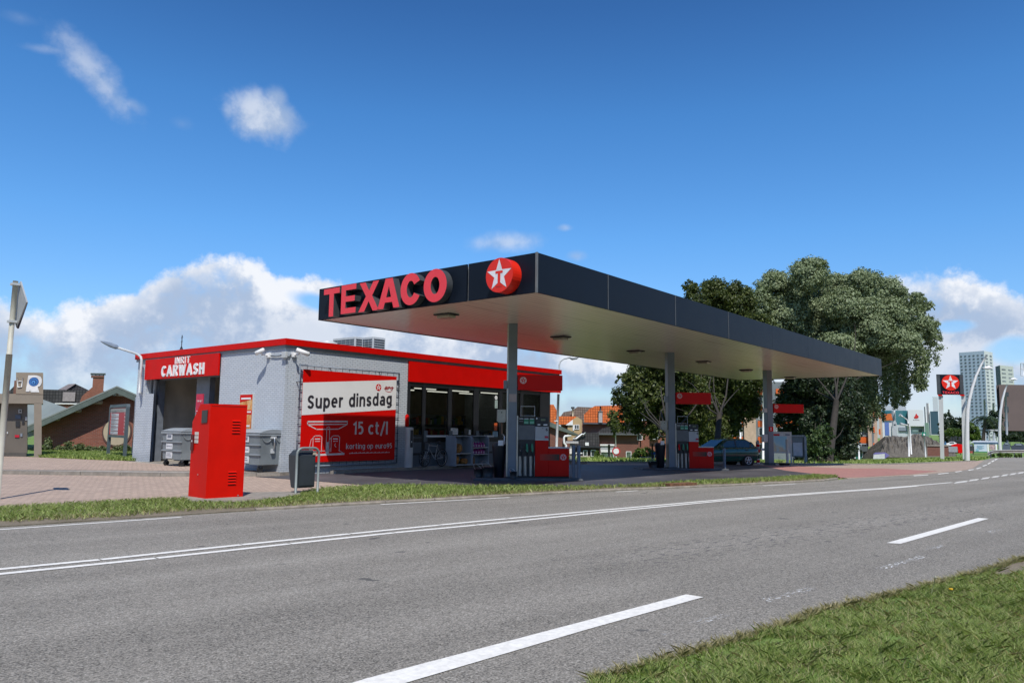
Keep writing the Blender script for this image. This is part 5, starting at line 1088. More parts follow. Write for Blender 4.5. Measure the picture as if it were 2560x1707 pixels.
# charging post beside the grey wall
q = Z(1021, 1168.5, PZ); t = thing('charging_post', 'white and grey rounded pay post beside the shop window', 'post', q, RD(-35)); Mx = WM[t.name]; hh = onD(1021, 1068, (q-EY).dot(F0)).z-q.z
mb = MB(Mx); n = 10; R = [[(.15*math.cos(a), .12*math.sin(a), z) for a in [2*math.pi*i/16 for i in range(16)]] for z in (0, hh-.06, hh-.02)]+[[(.10*math.cos(a), .08*math.sin(a), hh) for a in [2*math.pi*i/16 for i in range(16)]]]
mb.smooth = True; mb.grid(R, close=True); mb.poly(R[-1]); mb.build('post_body', M('post_pale', (.46, .46, .44), .4, .05), t)
mb = MB(Mx); mb.box(.02, .125, -.125, -.10, hh*.5, hh-.10, .01); mb.cur = 1; mb.box(.06, .09, -.13, -.1255, hh*.62, hh*.66); mb.build('display_panel', [BLK, LGR], t)
# display racks in front of the windows
def rack(label, px0, px1, kind):
    a, b = Z(px0, 1163, PZ), Z(px1, 1163, PZ); y = (Z(1180, 1163.3, PZ)).y; x0, x1 = onY(px0, 1163, y).x, onY(px1, 1163, y).x; h = onY(px0, 1089, y).z-PZ
    t = thing('display_rack', label, 'display rack', ((x0+x1)/2, y, PZ), 0, 'display racks outside the shop window'); dp = min(.55, BY-.15-y); rnd = random.Random(px0)
    mb = MB()
    for x in (x0, x1-.03): mb.slab([(x, y, PZ), (x, y+dp, PZ), (x, y+dp, PZ+h), (x, y+.12, PZ+h), (x, y, PZ+h-.12)], (.035, 0, 0))
    mb.box(x0+.035, x1-.03, y+dp-.03, y+dp, PZ, PZ+h-.02); mb.box(x0+.035, x1-.03, y+.13, y+dp-.03, PZ+h-.03, PZ+h); mb.build('rack_frame', M('rack_blue_grey', (.26, .31, .37), .4, .06), t)
    for z in ((.03, .46) if kind == 'wood' else (.03, .42, .68)): mb = MB(); mb.box(x0+.035, x1-.03, y+.02, y+dp-.03, PZ+z, PZ+z+.025); mb.build('rack_shelf', LGR, t)
    return t, x0, x1, y, h, dp, rnd
t, x0, x1, y, h, dp, rnd = rack('display rack holding orange firewood sacks, left of the bottle rack', 1139, 1179.5, 'wood')
def sack(label, x, yy, z, sx, sz):
    mb = MB(); mb.smooth = True; R = []
    for i in range(7):
        th = math.pi*i/6; r = math.sin(th)**.6 if 0 < i < 6 else .15
        R.append([(x+sx*r*math.cos(a)*(1+.12*math.sin(3*a+i)), yy+.14*r*math.sin(a), z+sz*(1-math.cos(th))/2*1+.02*math.sin(5*a+x*9)) for a in [2*math.pi*j/14 for j in range(14)]])
    mb.grid(R, close=True); o = mb.build('firewood_sack', M('sack_orange', (.34, .15, .035), .7, .5, 9, bump=.6), None); return tag(o, label, 'sack', 'sacks in the display rack')
sack('upper orange sack standing on the shelf of the left rack', (x0+x1)/2-.08, y+.25, PZ+.485, .19, .36)
sack('lower left orange sack at the foot of the left rack', x0+.24, y+.25, PZ+.055, .19, .34); sack('lower right orange sack lying at the foot of the left rack', x1-.23, y+.23, PZ+.055, .18, .22)
t, x0, x1, y, h, dp, rnd = rack('display rack filled with purple screenwash bottles', 1181, 1222, 'b')
PUR = M('purple_fluid', (.28, .035, .20), .25, .15, 5); nb = 5
def bottle():
    t = thing('screenwash_bottle', 'x', 'bottle', (0, 0, 0)); mb = MB(); mb.box(-.062, .062, -.09, .09, 0, .15, .02); mb.tube([(0, 0, .15), (0, 0, .19), (0, 0, .2)], [.05, .03, .022], 8); mb.build('bottle_body', PUR, t)
    mb = MB(); mb.cyl((0, 0, .2), (0, 0, .225), .022, seg=8); mb.build('cap', M('cap_pink', (.45, .3, .42), .4), t); mb = MB(); mb.box(-.045, .045, -.094, -.091, .03, .10); mb.build('label', M('label_lilac', (.42, .28, .42), .5), t); return t
bp = bottle(); first = True; ordn = ['leftmost', 'second from the left', 'middle', 'second from the right', 'rightmost']
for lv, z in (('upper', .705), ('lower', .445)):
    for i in range(nb):
        lb = 'purple screenwash bottle on the %s bottle shelf, %s' % (lv, ordn[i]); p = (x0+.11+i*(x1-x0-.2)/nb, y+.14, PZ+z)
        if first: bp.location = p; bp['label'] = lb; bp['group'] = 'purple screenwash bottles in the rack'; first = False
        else: dup(bp, p, 0, lb, 'purple screenwash bottles in the rack')
mb = MB(); mb.smooth = True; mb.tube([(x0+.22, y+.25, PZ+.055), (x0+.22, y+.25, PZ+.2), (x0+.22, y+.25, PZ+.34)], [.13, .16, .1], 10); tag(mb.build('brown_bag', M('bag_brown', (.16, .09, .04), .8, .4, 8)), 'brown bag on the bottom shelf of the bottle rack', 'bag')
# things on the window ledges and taped to the panes
def card(name, label, cat, px0, px1, y0, y1, mat, off=.045, lines=0, grp=None):
    a, b = onY(px0, y1, BY-off), onY(px1, y1, BY-off); c = onY(px0, y0, BY-off)
    t = thing(name, label, cat, a, 0, grp); mb = MB(); mb.box(a.x, b.x, BY-off, BY-off+.012, a.z, c.z); mb.build('sheet', mat, t)
    if lines:
        mb = MB()
        for i in range(lines): z = c.z-(c.z-a.z)*(i+.8)/(lines+.8); mb.box(a.x+.03, b.x-.04-(i % 2)*.05, BY-off-.003, BY-off-.0005, z, z+.012)
        mb.build('print', M('print_grey', (.2, .2, .22), .6), t)
card('notice', 'white notice card standing on the sill above the firewood rack', 'notice', 1127, 1144.5, 1070, 1086, WHT, .05, 4)
card('notice', 'small blue and white notice on the sill left of the first canopy column', 'notice', 1232, 1244.5, 1078, 1091, M('notice_blue', (.30, .50, .62), .5), .07, 3)
card('red_orange_poster', 'orange and red sticker on the pane above the blue notice', 'sticker', 1236, 1243, 1057, 1076, M('poster_orange', (.60, .10, .02), .5), .035)
card('round_sign', 'narrow pale sign board hanging in the fourth window', 'sign', 1237.5, 1244, 1000, 1020, M('sign_mint', (.35, .45, .42), .5), .04, 3)
card('price_tag', 'white leaning price card on the sill above the bottle rack', 'price card', 1172, 1177, 1074, 1086, WHT, .05, 2)
card('menu_board', 'dark menu board on the sill beside the leaning price card', 'board', 1161, 1171, 1070, 1086, BLK, .05)
a = onY(1017.5, 1047, BY-.1); t = thing('fire_extinguisher', 'red fire extinguisher at the right edge of the grey brick wall', 'fire extinguisher', a)
mb = MB(); mb.smooth = True; mb.tube([a+UP*-.28, a+UP*-.27, a+UP*.12, a+UP*.18], [.04, .075, .075, .03], 12); mb.build('cylinder', RED, t); mb = MB(); mb.tube([a+UP*.18, a+UP*.24], .02, 6); mb.build('valve', BLK, t)
a = onY(1240.5, 994, BY-.05); t = thing('round_notice', 'small round white notice on the right window beside the column', 'notice', a); mb = MB(); mb.disc(a, (0, -1, 0), .09, .01, 20); mb.build('disc', WHT, t)
# bicycle leaning at the window
bz = RD(5); bo = Z(1061, 1167.6, PZ); t = thing('bicycle', 'grey flat bar bicycle leaning by the shop window', 'bicycle', bo, bz); Mx = WM[t.name]
BF = M('bike_grey', (.30, .31, .32), .35, .05); wr = .33; wb = 1.02
for nm, x in (('front_wheel', 0), ('rear_wheel', wb)):
    mb = MB(Mx); mb.ring((x, 0, wr), (0, 1, 0), wr-.018, .02, 28, 6); wh = mb.build(nm, RUB, t)
    mb = MB(Mx); mb.ring((x, 0, wr), (0, 1, 0), wr-.045, .009, 28, 4); mb.build('rim', CHR if x else DGR, wh)
    mb = MB(Mx)
    for i in range(12): a_ = math.pi*2*i/12; mb.tube([(x, .015*(-1)**i, wr), (x+(wr-.045)*math.cos(a_), 0, wr+(wr-.045)*math.sin(a_))], .0035, 3)
    mb.tube([(x, -.05, wr), (x, .05, wr)], .018, 6); mb.build('spokes', CHR, wh)
mb = MB(Mx); hx, hz = .24, .80; bx_, bz_ = .60, .28; sx_, sz_ = .72, .76
mb.tube([(hx, 0, hz), (sx_, 0, sz_)], .017, 7); mb.tube([(hx-.02, 0, hz-.10), (bx_, 0, bz_)], .02, 7); mb.tube([(bx_, 0, bz_), (sx_+.02, 0, sz_+.08)], .017, 7)
for s_2 in (-.03, .03): mb.tube([(sx_, s_2*.4, sz_-.02), (wb, s_2*1.6, wr)], .010, 5); mb.tube([(bx_, s_2*.8, bz_), (wb, s_2*1.6, wr)], .011, 5)
mb.build('frame', BF, t)
mb = MB(Mx); mb.tube([(hx+.02, 0, hz+.06), (hx-.03, 0, hz-.14), (hx-.05, .0, hz-.16)], .018, 6)
for s_2 in (-.045, .045): mb.tube([(hx-.05, s_2, hz-.15), (hx-.13, s_2, .55), (0, s_2, wr)], .012, 6)
mb.build('fork', BF, t); mb = MB(Mx); mb.tube([(hx+.02, -.30, hz+.11), (hx-.01, -.1, hz+.12), (hx-.01, .1, hz+.12), (hx+.02, .30, hz+.11)], .013, 6); mb.tube([(hx, 0, hz+.05), (hx-.01, 0, hz+.12)], .014, 6); mb.build('handlebar', BLK, t)
mb = MB(Mx); mb.smooth = True; mb.tube([(sx_-.10, 0, sz_+.13), (sx_+.02, 0, sz_+.14), (sx_+.14, 0, sz_+.14)], [.02, .04, .07], 8); mb.build('saddle', BLK, t)
mb = MB(Mx); mb.ring((bx_, -.05, bz_), (0, 1, 0), .085, .007, 20, 4); mb.tube([(bx_, -.09, bz_), (bx_+.10, -.09, bz_-.13)], .011, 5); mb.tube([(bx_, .09, bz_), (bx_-.10, .09, bz_+.13)], .011, 5); mb.box(bx_+.06, bx_+.15, -.16, -.08, bz_-.14, bz_-.12); mb.box(bx_-.15, bx_-.06, .08, .16, bz_+.12, bz_+.14); mb.build('crankset', DGR, t)
# ------------------------------------------------------------------ the green hatchback
def hatchback(label, o, rz):
    t = thing('green_hatchback', label, 'car', o, rz); Mx = WM[t.name]
    # local: x forward, y left, z up; origin under the middle of the rear axle
    P1 = M('car_green', (.007, .075, .055), .25, .06, 2, coat=.6); 
    # stations: x, half width at sill, half width at belt, z bottom, z belt, z deck (top of the lower body)
    st = [(-.78, .62, .66, .46, .74, .80), (-.72, .72, .76, .34, .80, .92), (-.55, .80, .82, .26, .84, .94), (-.30, .81, .84, .24, .86, .95), (.4, .81, .845, .22, .86, .94), (1.2, .81, .845, .22, .85, .93), (1.75, .81, .84, .22, .83, .91), (2.15, .80, .83, .22, .80, .88), (2.6, .79, .81, .22, .74, .80), (2.95, .74, .76, .24, .66, .71), (3.12, .62, .66, .32, .56, .60), (3.17, .5, .55, .42, .50, .52)]
    mb = MB(Mx); mb.smooth = True; R = []
    for x, ws, wb_, z0, z1, z2 in st:
        half = [(ws*.85, z0), (ws, z0+.06), (wb_, z0+(z1-z0)*.55), (wb_, z1), (wb_*.90, z2), (wb_*.45, z2+.015)]
        R.append([(x, -y, z) for y, z in half]+[(x, y, z) for y, z in half[::-1]])
    mb.grid([r[::-1] for r in R], close=True); mb.poly([Vector(p) for p in R[0]][::1]); mb.poly([Vector(p) for p in R[-1]][::-1]); body = mb.build('body', P1, t)
    # cabin
    rf_ = [(-.62, .70, .93, .70), (-.42, .66, 1.20, .58), (-.10, .64, 1.36, .56), (.4, .64, 1.40, .56), (.95, .64, 1.38, .56), (1.25, .66, 1.28, .57), (1.85, .72, .92, .68)]
    mb = MB(Mx); mb.smooth = True; R = []
    for x, wb_, z, wt_ in rf_:
        R.append([(x, -.76, .91), (x, -(wt_+.03), z-.05), (x, -wt_*.8, z), (x, wt_*.8, z), (x, wt_+.03, z-.05), (x, .76, .91)])
    mb.grid(R); mb.build('roof', P1, t)
    DG = M('car_glass', (.018, .035, .04), .06, .1, 1, spec=.8)
    def sidep(pts, s, name, mat, l=.012, par=t):
        mb = MB(Mx); P = []
        for x, z in pts:
            f = (z-.91)/(1.36-.91); y = .775+(.62-.775)*cl(f, -.2, 1.05); P.append((x, s*(y+l), z))
        if s > 0: P = P[::-1]
        mb.poly(P); return mb.build(name, mat, par)
    for s in (-1, 1):
        sidep([(1.62, .95), (.70, .95), (.70, 1.30), (1.12, 1.27)], s, 'side_window', DG); sidep([(.62, .95), (-.16, .95), (-.20, 1.20), (-.02, 1.30), (.62, 1.31)], s, 'side_window', DG); sidep([(-.22, .96), (-.42, .98), (-.28, 1.18)], s, 'quarter_window', DG)
        sidep([(.69, .93), (.63, .93), (.63, 1.32), (.69, 1.32)], s, 'door_pillar', BLK, .016)
        mb = MB(Mx); mb.box(-.5, 2.4, s*.842, s*.856, .50, .55); mb.build('rub_strip', BLK, t)
        mb = MB(Mx); mb.box(-.02, .14, s*.845, s*.87, .80, .83); mb.build('door_handle', BLK, t)
        for x in (.66, 1.55):
            mb = MB(Mx); mb.box(x, x+.008, s*.836, s*.851, .30, .92); mb.build('door_gap', BLK, body)
        mb = MB(Mx); mb.box(1.50, 1.62, s*.84, s*.99, .90, 1.03, .02); mb.build('side_mirror', P1, t)
    mb = MB(Mx); mb.poly([(1.90, -.64, .935), (1.90, .64, .935), (1.30, .53, 1.30), (1.30, -.53, 1.30)]); mb.build('windscreen', M('windscreen_blue', (.03, .055, .075), .05, .1, 1, spec=.9), t)
    mb = MB(Mx); mb.poly([(-.655, .60, .96), (-.655, -.60, .96), (-.44, -.50, 1.22), (-.44, .50, 1.22)]); mb.build('rear_window', DG, t)
    mb = MB(Mx); mb.box(-.84, -.70, -.76, .76, .38, .60, .03); mb.box(3.0, 3.2, -.72, .72, .28, .46, .03); mb.build('bumper', P1, t)
    for s in (-1, 1):
        mb = MB(Mx); mb.box(-.80, -.62, s*.60, s*.78, .68, .86, .02); mb.build('tail_light', M('tail_red', (.35, .01, .02), .3), t)
        mb = MB(Mx); mb.box(2.98, 3.14, s*.48, s*.70, .52, .66, .02); mb.build('headlight', M('headlamp', (.5, .5, .5), .15), t)
        for x in (0, 2.5):
            mb = MB(Mx); mb.cyl((x, s*.60, .29), (x, s*.815, .29), .375, seg=24); mb.build('wheel_arch', M('arch_black', (.008, .008, .009), .9), body)
            mb = MB(Mx); mb.smooth = False; mb.tube([(x, s*.68, .285), (x, s*.70, .285), (x, s*.855, .285), (x, s*.865, .285)], [.26, .285, .285, .26], 26); wh = mb.build('wheel', RUB, t)
            mb = MB(Mx); mb.ring((x, s*.862, .285), (0, 1, 0), .185, .014, 26, 5)
            for i in range(5):
                a_ = math.pi*2*i/5+.3; ca, sa = math.cos(a_), math.sin(a_); mb.tube([(x+.02*ca, s*.872, .285+.02*sa), (x+.18*ca, s*.866, .285+.18*sa)], [.042, .026], 5)
            mb.disc((x, s*.874, .285), (0, s, 0), .05, .02, 12); mb.build('rim', M('alloy', (.60, .60, .62), .3, .05, metal=.5), wh)
    return t
qw = onD(1868, 1164, 41.0); zc_ = hgt(qw.x, qw.y)
hd = RD(146.6); off = Vector((-math.sin(hd), math.cos(hd), 0))
q = G(1868, 1164.5); rear_mid = q-off*.74
hatchback('dark green five door hatchback parked behind the second pump island', (rear_mid.x, rear_mid.y, q.z), hd)
# ------------------------------------------------------------------ background buildings and street things
def xdir(xs):
    x = min(xs) if min(xs) > 1280 else max(xs) if max(xs) < 1280 else 1280
    d = ray(x, 1080); d.z = 0; return d.normalized()
def face_box(mb, x0, x1, y0, y1, D, dep=.3, out=0, tilt=0):
    """box whose front, at depth D, spans the photo rectangle; out = stands proud by"""
    a, b, c, d = onD(x0, y1, D-out), onD(x1, y1, D-out), onD(x1, y0, D-out), onD(x0, y0, D-out)
    lo, hi = (a.z+b.z)/2, (c.z+d.z)/2; a.z = b.z = lo; c.z = d.z = hi; c.x, c.y = b.x, b.y; d.x, d.y = a.x, a.y
    mb.slab([a, b, c, d], xdir([x0, x1])*dep); return mb
def fbox(name, mat, par, x0, x1, y0, y1, D, dep=.3, out=0): return face_box(MB(), x0, x1, y0, y1, D, dep, out).build(name, mat, par)
def fpoly(name, mat, par, pts, D, dep=.3, out=0):
    mb = MB(); P = [onD(x, y, D-out) for x, y in pts]
    n = Vector((0, 0, 0))
    for i in range(len(P)): n += P[i].cross(P[(i+1) % len(P)])
    mb.slab(P, xdir([p[0] for p in pts])*dep); return mb.build(name, mat, par)
def window(par, x0, x1, y0, y1, D, out=.05, fr=None, gm=None, bars=0, sill=True):
    s = FOC/D; f = max(.05, .07); w = (x1-x0)/s; fw = f*s
    mb = MB(); face_box(mb, x0, x1, y0, y0+fw, D, .08, out); face_box(mb, x0, x1, y1-fw, y1, D, .08, out); face_box(mb, x0, x0+fw, y0+fw, y1-fw, D, .08, out); face_box(mb, x1-fw, x1, y0+fw, y1-fw, D, .08, out)
    for i in range(bars): xx = x0+(x1-x0)*(i+1)/(bars+1); face_box(mb, xx-fw/2, xx+fw/2, y0+fw, y1-fw, D, .08, out)
    w = mb.build('window', fr or WHT, par); fbox('pane', gm or M('pane_dark', (.035, .045, .05), .1, .3, 1, spec=.8), w, x0+fw, x1-fw, y0+fw, y1-fw, D, .03, out-.02); return w
BR1 = brick('red_brick', (.20, .060, .038), (.27, .085, .052), (.22, .16, .13), .22, .07, .01, .6, var=.5, rt=True)
BR2 = brick('brown_brick', (.16, .055, .04), (.21, .075, .05), (.17, .13, .11), .22, .07, .01, .5, var=.5, rt=True)
def tiles(name, c1, c2, sc=.3):
    return brick(name, c1, c2, tuple(c*.35 for c in c1), sc, sc*1.1, sc*.10, 1.0, var=.5, off=0, rough=.75, rt=True)
TO = tiles('orange_tiles', (.62, .14, .035), (.74, .19, .05), .34); TD = tiles('dark_tiles', (.045, .043, .045), (.07, .066, .068), .33); TB = tiles('brown_tiles', (.21, .15, .12), (.27, .20, .16), .35)
# --- brick hall behind the lawn, its gable facing the road
gd = Z(200, 1128, PZ); Dg = (gd-EY).dot(F0)
t = thing('brick_hall', 'low brick hall with a green edged gable and a round cream window', 'hall', gd)
gp = [(100, 1075), (100, 1135), (420, 1135), (420, 1040), (340, 995), (292, 973)]
fpoly('gable_wall', BR1, t, [(96, 1062), (96, 1132), (392, 1138), (392, 1020), (292, 972)][::-1], Dg, 7)
XH = xdir([292]); RG = M('roof_green_grey', (.10, .125, .105), .6, .15, 2); RS = M('roof_sheet', (.21, .235, .21), .6, .1, .5)
mb = MB(); 
for (x0, y0), (x1, y1) in (((60, 1072), (292, 969)), ((292, 969), (400, 1016))):
    a, b = onD(x0, y0, Dg-.85), onD(x1, y1, Dg-.85); mb.slab([a, b, b-UP*.28, a-UP*.28], F0*.12)
mb.build('verge_board', RG, t)
mb = MB()
for (x0, y0), (x1, y1) in (((60, 1072), (292, 969)), ((292, 969), (400, 1016))):
    a, b = onD(x0, y0, Dg-.85), onD(x1, y1, Dg-.85); mb.slab([a+UP*.02, b+UP*.02, b+XH*10+UP*.02, a+XH*10+UP*.02], UP*.08)
mb.build('roof', RS, t)
for x, y in ((124, 1046), (179, 1025), (233, 1004), (286, 984), (301, 984)):
    mb = MB(); c_ = onD(x, y, Dg-.78); mb.tube([c_, c_+F0*.78], .11, 8); mb.build('purlin_end', M('purlin', (.42, .40, .33), .7), t)
c = onD(292, 1079, Dg-.05); rr_ = .5*(onD(328, 1079, Dg)-onD(256, 1079, Dg)).length
mb = MB(); mb.disc(c, -F0, rr_*1.04, .06, 32); rw = mb.build('round_surround', M('dark_brick_ring', (.10, .05, .04), .8), t); mb = MB(); mb.disc(c-F0*.01, -F0, rr_*.93, .02, 32); mb.build('round_window', M('cream_panel', (.42, .35, .24), .6, .08, 2), rw)
# pale sheet metal roof between the kiosk and the hall
t = thing('sheet_roof', 'pale green grey sheet roof between the kiosk and the brick hall', 'roof', onD(130, 1080, Dg+4))
mb = MB(); P = [onD(30, 985, Dg+9), onD(100, 996, Dg+9), onD(168, 1020, Dg+2), onD(96, 1072, Dg+.3), onD(30, 1090, Dg+.3)]; mb.add(P+[p-UP*.3 for p in P], [[4, 3, 2, 1, 0], [5, 6, 7, 8, 9], [0, 1, 6, 5], [1, 2, 7, 6], [2, 3, 8, 7], [3, 4, 9, 8], [4, 0, 5, 9]]); mb.build('sheet', RS, t)
# house with a chimney behind the hall
Dh = 85; t = thing('tiled_house', 'dark tiled house with a brick chimney and white gutter behind the hall', 'house', onD(160, 1085, Dh))
fpoly('lower_roof', TD, t, [(105, 973), (108, 1010), (195, 1010), (225, 976)][::-1], Dh, 4); fpoly('upper_roof', TD, t, [(152, 976), (188, 959), (232, 980), (232, 990), (152, 990)][::-1], Dh+3, 3)
fpoly('roof_panel', M('roof_light_panel', (.28, .24, .24), .5), t, [(145, 974), (171, 960), (190, 959), (165, 975)][::-1], Dh+2.8, .2); fbox('skylight', M('skylight_pink', (.30, .26, .26), .4), t, 156, 187, 980, 1003, Dh, .3, .15)
fbox('gutter', WHT, t, 137, 195, 1007.5, 1010, Dh, .4, .2); fbox('wall', BR1, t, 112, 215, 1010.5, 1100, Dh, 6, 0)
fpoly('gable', BR1, t, [(197, 1012), (205, 990), (230, 968), (262, 978), (262, 1100), (197, 1100)][::-1], Dh-2, 4)
ch = fbox('chimney', BR1, t, 229, 257, 938, 992, Dh-3, 1.2); fbox('chimney_cap', M('cap_slate', (.08, .095, .09), .6), ch, 226, 264, 932.5, 935.5, Dh-3.2, 1.5); fbox('chimney_crown', BR2, ch, 227.5, 260, 938.5, 943, Dh-3.1, 1.4)
for i in range(4): fbox('cap_support', DGR, ch, 229+i*9.5, 231+i*9.5, 935.6, 938.5, Dh-3.1, 1.2)
t = thing('chimney_stack', 'small dark stepped chimney peeping over the kiosk roof', 'chimney', onD(35, 985, 80)); fpoly('slope', TD, t, [(22, 978), (38, 962), (38, 985), (22, 985)][::-1], 80, 2); fbox('stack', BR2, t, 33, 40, 951, 985, 79.5, 1)
# --- houses beyond the forecourt, centre
D1 = 104; OW = M('cream_render', (.44, .31, .16), .8, .08, 1); 
t = thing('orange_roof_house', 'house with a steep bright orange roof beside the shop, behind the lamp post', 'house', onD(1380, 1140, D1+8)); fpoly('roof', TO, t, [(1355, 1011), (1384, 1011), (1394, 1030), (1397, 1062), (1355, 1062)][::-1], D1+8, 6); fbox('wall', BR1, t, 1355, 1396, 1062, 1150, D1+9, 5)
t = thing('cream_gable_house', 'house with a low orange roof and cream gable with a white triangle', 'house', onD(1430, 1140, D1)); fpoly('roof', TO, t, [(1384, 1040), (1439, 1040), (1452, 1060), (1420, 1061), (1384, 1061)][::-1], D1, 5)
fpoly('gable_wall', OW, t, [(1419, 1065), (1432, 1048), (1443, 1041), (1455, 1050), (1454, 1100), (1419, 1100)][::-1], D1, 4, .4); fpoly('white_gable', WHT, t, [(1414, 1062.5), (1432, 1048.5), (1432, 1062.5)][::-1], D1, .1, .6); window(t, 1436, 1448, 1061, 1073, D1, .5, bars=1); fbox('white_trim', WHT, t, 1432, 1435.5, 1062, 1076, D1, .2, .5)
t = thing('brown_roof_house', 'house with a brown hipped roof and a thin stove pipe', 'house', onD(1440, 1140, D1+16)); fpoly('roof', TB, t, [(1401, 1041), (1409, 1030), (1430, 1026), (1444, 1016.5), (1482, 1018), (1482, 1062), (1401, 1062)][::-1], D1+16, 8); fbox('wall', BR2, t, 1402, 1482, 1062, 1150, D1+17, 8)
mb = MB(); mb.tube([onD(1432, 1042, D1+15), onD(1432, 1021, D1+15)], .13, 8); mb.build('stove_pipe', M('pipe_cream', (.5, .42, .28), .6), t); mb = MB(); mb.tube([onD(1432, 1021.5, D1+15), onD(1432, 1017, D1+15)], .28, 8); mb.build('pipe_cowl', BLK, t)
t = thing('grey_dormer_house', 'house with a large bright orange roof and pale chimney left of the leafy tree', 'house', onD(1510, 1140, D1+4)); fpoly('roof', TO, t, [(1461, 1057), (1460, 1036), (1473, 1023), (1487, 1014.5), (1556, 1013), (1575, 1057)][::-1], D1+4, 6); fbox('wall', brick('pale_red_brick', (.27, .13, .11), (.33, .17, .15), (.30, .22, .2), .22, .07, .01, .4, rt=True), t, 1455, 1600, 1057.5, 1150, D1+5, 5)
fbox('gutter', DGR, t, 1458, 1516, 1056.5, 1060, D1+4, .4, .2); c_ = fbox('chimney', M('pale_chimney', (.40, .38, .36), .8, .12, 3), t, 1496.5, 1506, 1029, 1056, D1+3.6, .9); fbox('chimney_cap', CON, c_, 1495.5, 1507, 1027, 1029, D1+3.5, 1.1); mb = MB(); mb.tube([onD(1501.5, 1027, D1+3.6), onD(1501.5, 1015, D1+3.6)], .12, 6); mb.build('flue', BLK, c_)
t = thing('dark_cottage', 'low cottage with a dark slate roof and two white windows behind the forecourt', 'house', onD(1460, 1148, D1-8)); Dc = D1-8
fpoly('roof', TD, t, [(1430, 1106), (1434, 1096), (1452, 1083), (1497, 1081), (1499, 1118), (1430, 1118)][::-1], Dc, 5); fbox('eaves', BLK, t, 1424, 1500, 1115, 1119, Dc, .5, .4); fbox('wall', M('dark_wall', (.05, .03, .03), .8), t, 1428, 1500, 1119.5, 1152, Dc, 5, -.2)
mb = MB(); mb.tube([onD(1439.5, 1096.5, Dc-.3), onD(1455, 1084.5, Dc-.3), onD(1459, 1086, Dc-.3), onD(1464, 1081, Dc-.3)], .09, 5); mb.tube([onD(1432, 1096.5, Dc-.3), onD(1439.5, 1096.5, Dc-.3)], .06, 5); mb.build('roof_trim', WHT, t)
window(t, 1458, 1468.5, 1125, 1140, Dc, .05); window(t, 1477, 1489, 1124, 1141, Dc, .05); window(t, 1442, 1449, 1126, 1131, Dc, .05); fbox('skylight', WHT, t, 1463, 1472, 1105.5, 1113.5, Dc, .1, .3)
Dm = D1-2; t = thing('shuttered_brick_house', 'dark red brick house with white roller shutters behind the forecourt', 'house', onD(1580, 1148, Dm))
fbox('wall', BR2, t, 1497, 1600, 1087, 1152, Dm, 6); fbox('wall_right', BR1, t, 1586, 1662, 1052, 1152, Dm+.5, 6); fbox('wall_end', BR1, t, 1662.5, 1720, 1052, 1152, Dm+4, 6)
fpoly('roof', TD, t, [(1488, 1086.5), (1507, 1070), (1600, 1052), (1600, 1086.5)][::-1], Dm-.4, 6, .3); fbox('gutter', M('gutter_grey', (.10, .11, .11), .6), t, 1488, 1600, 1083, 1087, Dm-.5, .5, .3)
for x0, x1, y0, y1, sh in ((1501.5, 1521, 1110, 1149, 1), (1524.5, 1535, 1110, 1149, 1), (1565, 1578.5, 1128, 1149, 0), (1593, 1606, 1085, 1100, 0), (1627, 1648, 1066, 1098, 1)):
    w_ = window(t, x0, x1, y0, y1, Dm, .12, bars=0, gm=M('pane_green', (.10, .14, .11), .15, .6, 3, spec=.8) if y1 > 1120 else None)
    if sh: yy = y0+(y1-y0)*(.50 if y1 > 1120 else .85); fbox('roller_shutter', M('shutter_grey', (.38, .40, .42), .5, .05, 2), w_, x0+1, x1-1, y0+4, yy, Dm, .04, .16); fbox('shutter_box', WHT, w_, x0-1, x1+1, y0, y0+4, Dm, .2, .3); fbox('shutter_bar', WHT, w_, x0+.6, x1-.6, yy-5, yy+.4, Dm, .05, .2)
# brick shed close behind the shop
Ds = 52; t = thing('brick_shed', 'brick shed with a dark sloping roof and white downpipe beside the shop', 'shed', onD(1400, 1145, Ds))
fpoly('wall', BR2, t, [(1340, 1050), (1366, 1056), (1396, 1066), (1418, 1078), (1418, 1143), (1340, 1143)][::-1], Ds, 5); mb = MB(); a, b = onD(1340, 1040, Ds-.3), onD(1445, 1085, Ds-.3); m_ = onD(1394, 1062, Ds-.3)
mb.slab([a, m_, b, b-UP*.12, m_-UP*.32, a-UP*.3], F0*5.6); mb.build('roof', RG, t)
mb = MB(); mb.tube([onD(1428, 1089, Ds-.2), onD(1412, 1090, Ds-.2), onD(1410, 1094, Ds-.2), onD(1410, 1107, Ds-.2), onD(1415, 1112, Ds-.2), onD(1415.5, 1140, Ds-.2)], .075, 7); mb.build('downpipe', WHT, t); fbox('purlin_end', M('purlin', (.42, .40, .33), .7), t, 1402, 1407, 1070.5, 1073.5, Ds-.3, .3)
t = thing('service_post', 'grey service post with a wide white top behind the pair of bollards', 'post', onD(1430, 1150, 40)); fbox('post', M('service_grey', (.24, .27, .27), .5), t, 1424.5, 1437, 1108, 1158, 40, .3); fbox('cap', LGR, t, 1414, 1446, 1103, 1108, 40.0, .5, .1); fbox('white_panel', WHT, t, 1424, 1438, 1121, 1134, 40, .05, .06)
t = thing('boom_barrier', 'white horizontal barrier arm beyond the bollards', 'barrier', onD(1440, 1150, 46)); fbox('arm', WHT, t, 1439, 1456, 1131, 1134, 46, .1); fbox('base', WHT, t, 1441, 1444, 1137, 1152, 46, .3); fbox('rail', M('rail_wood', (.40, .36, .30), .8), t, 1444, 1475, 1139.5, 1142, 46, .1)
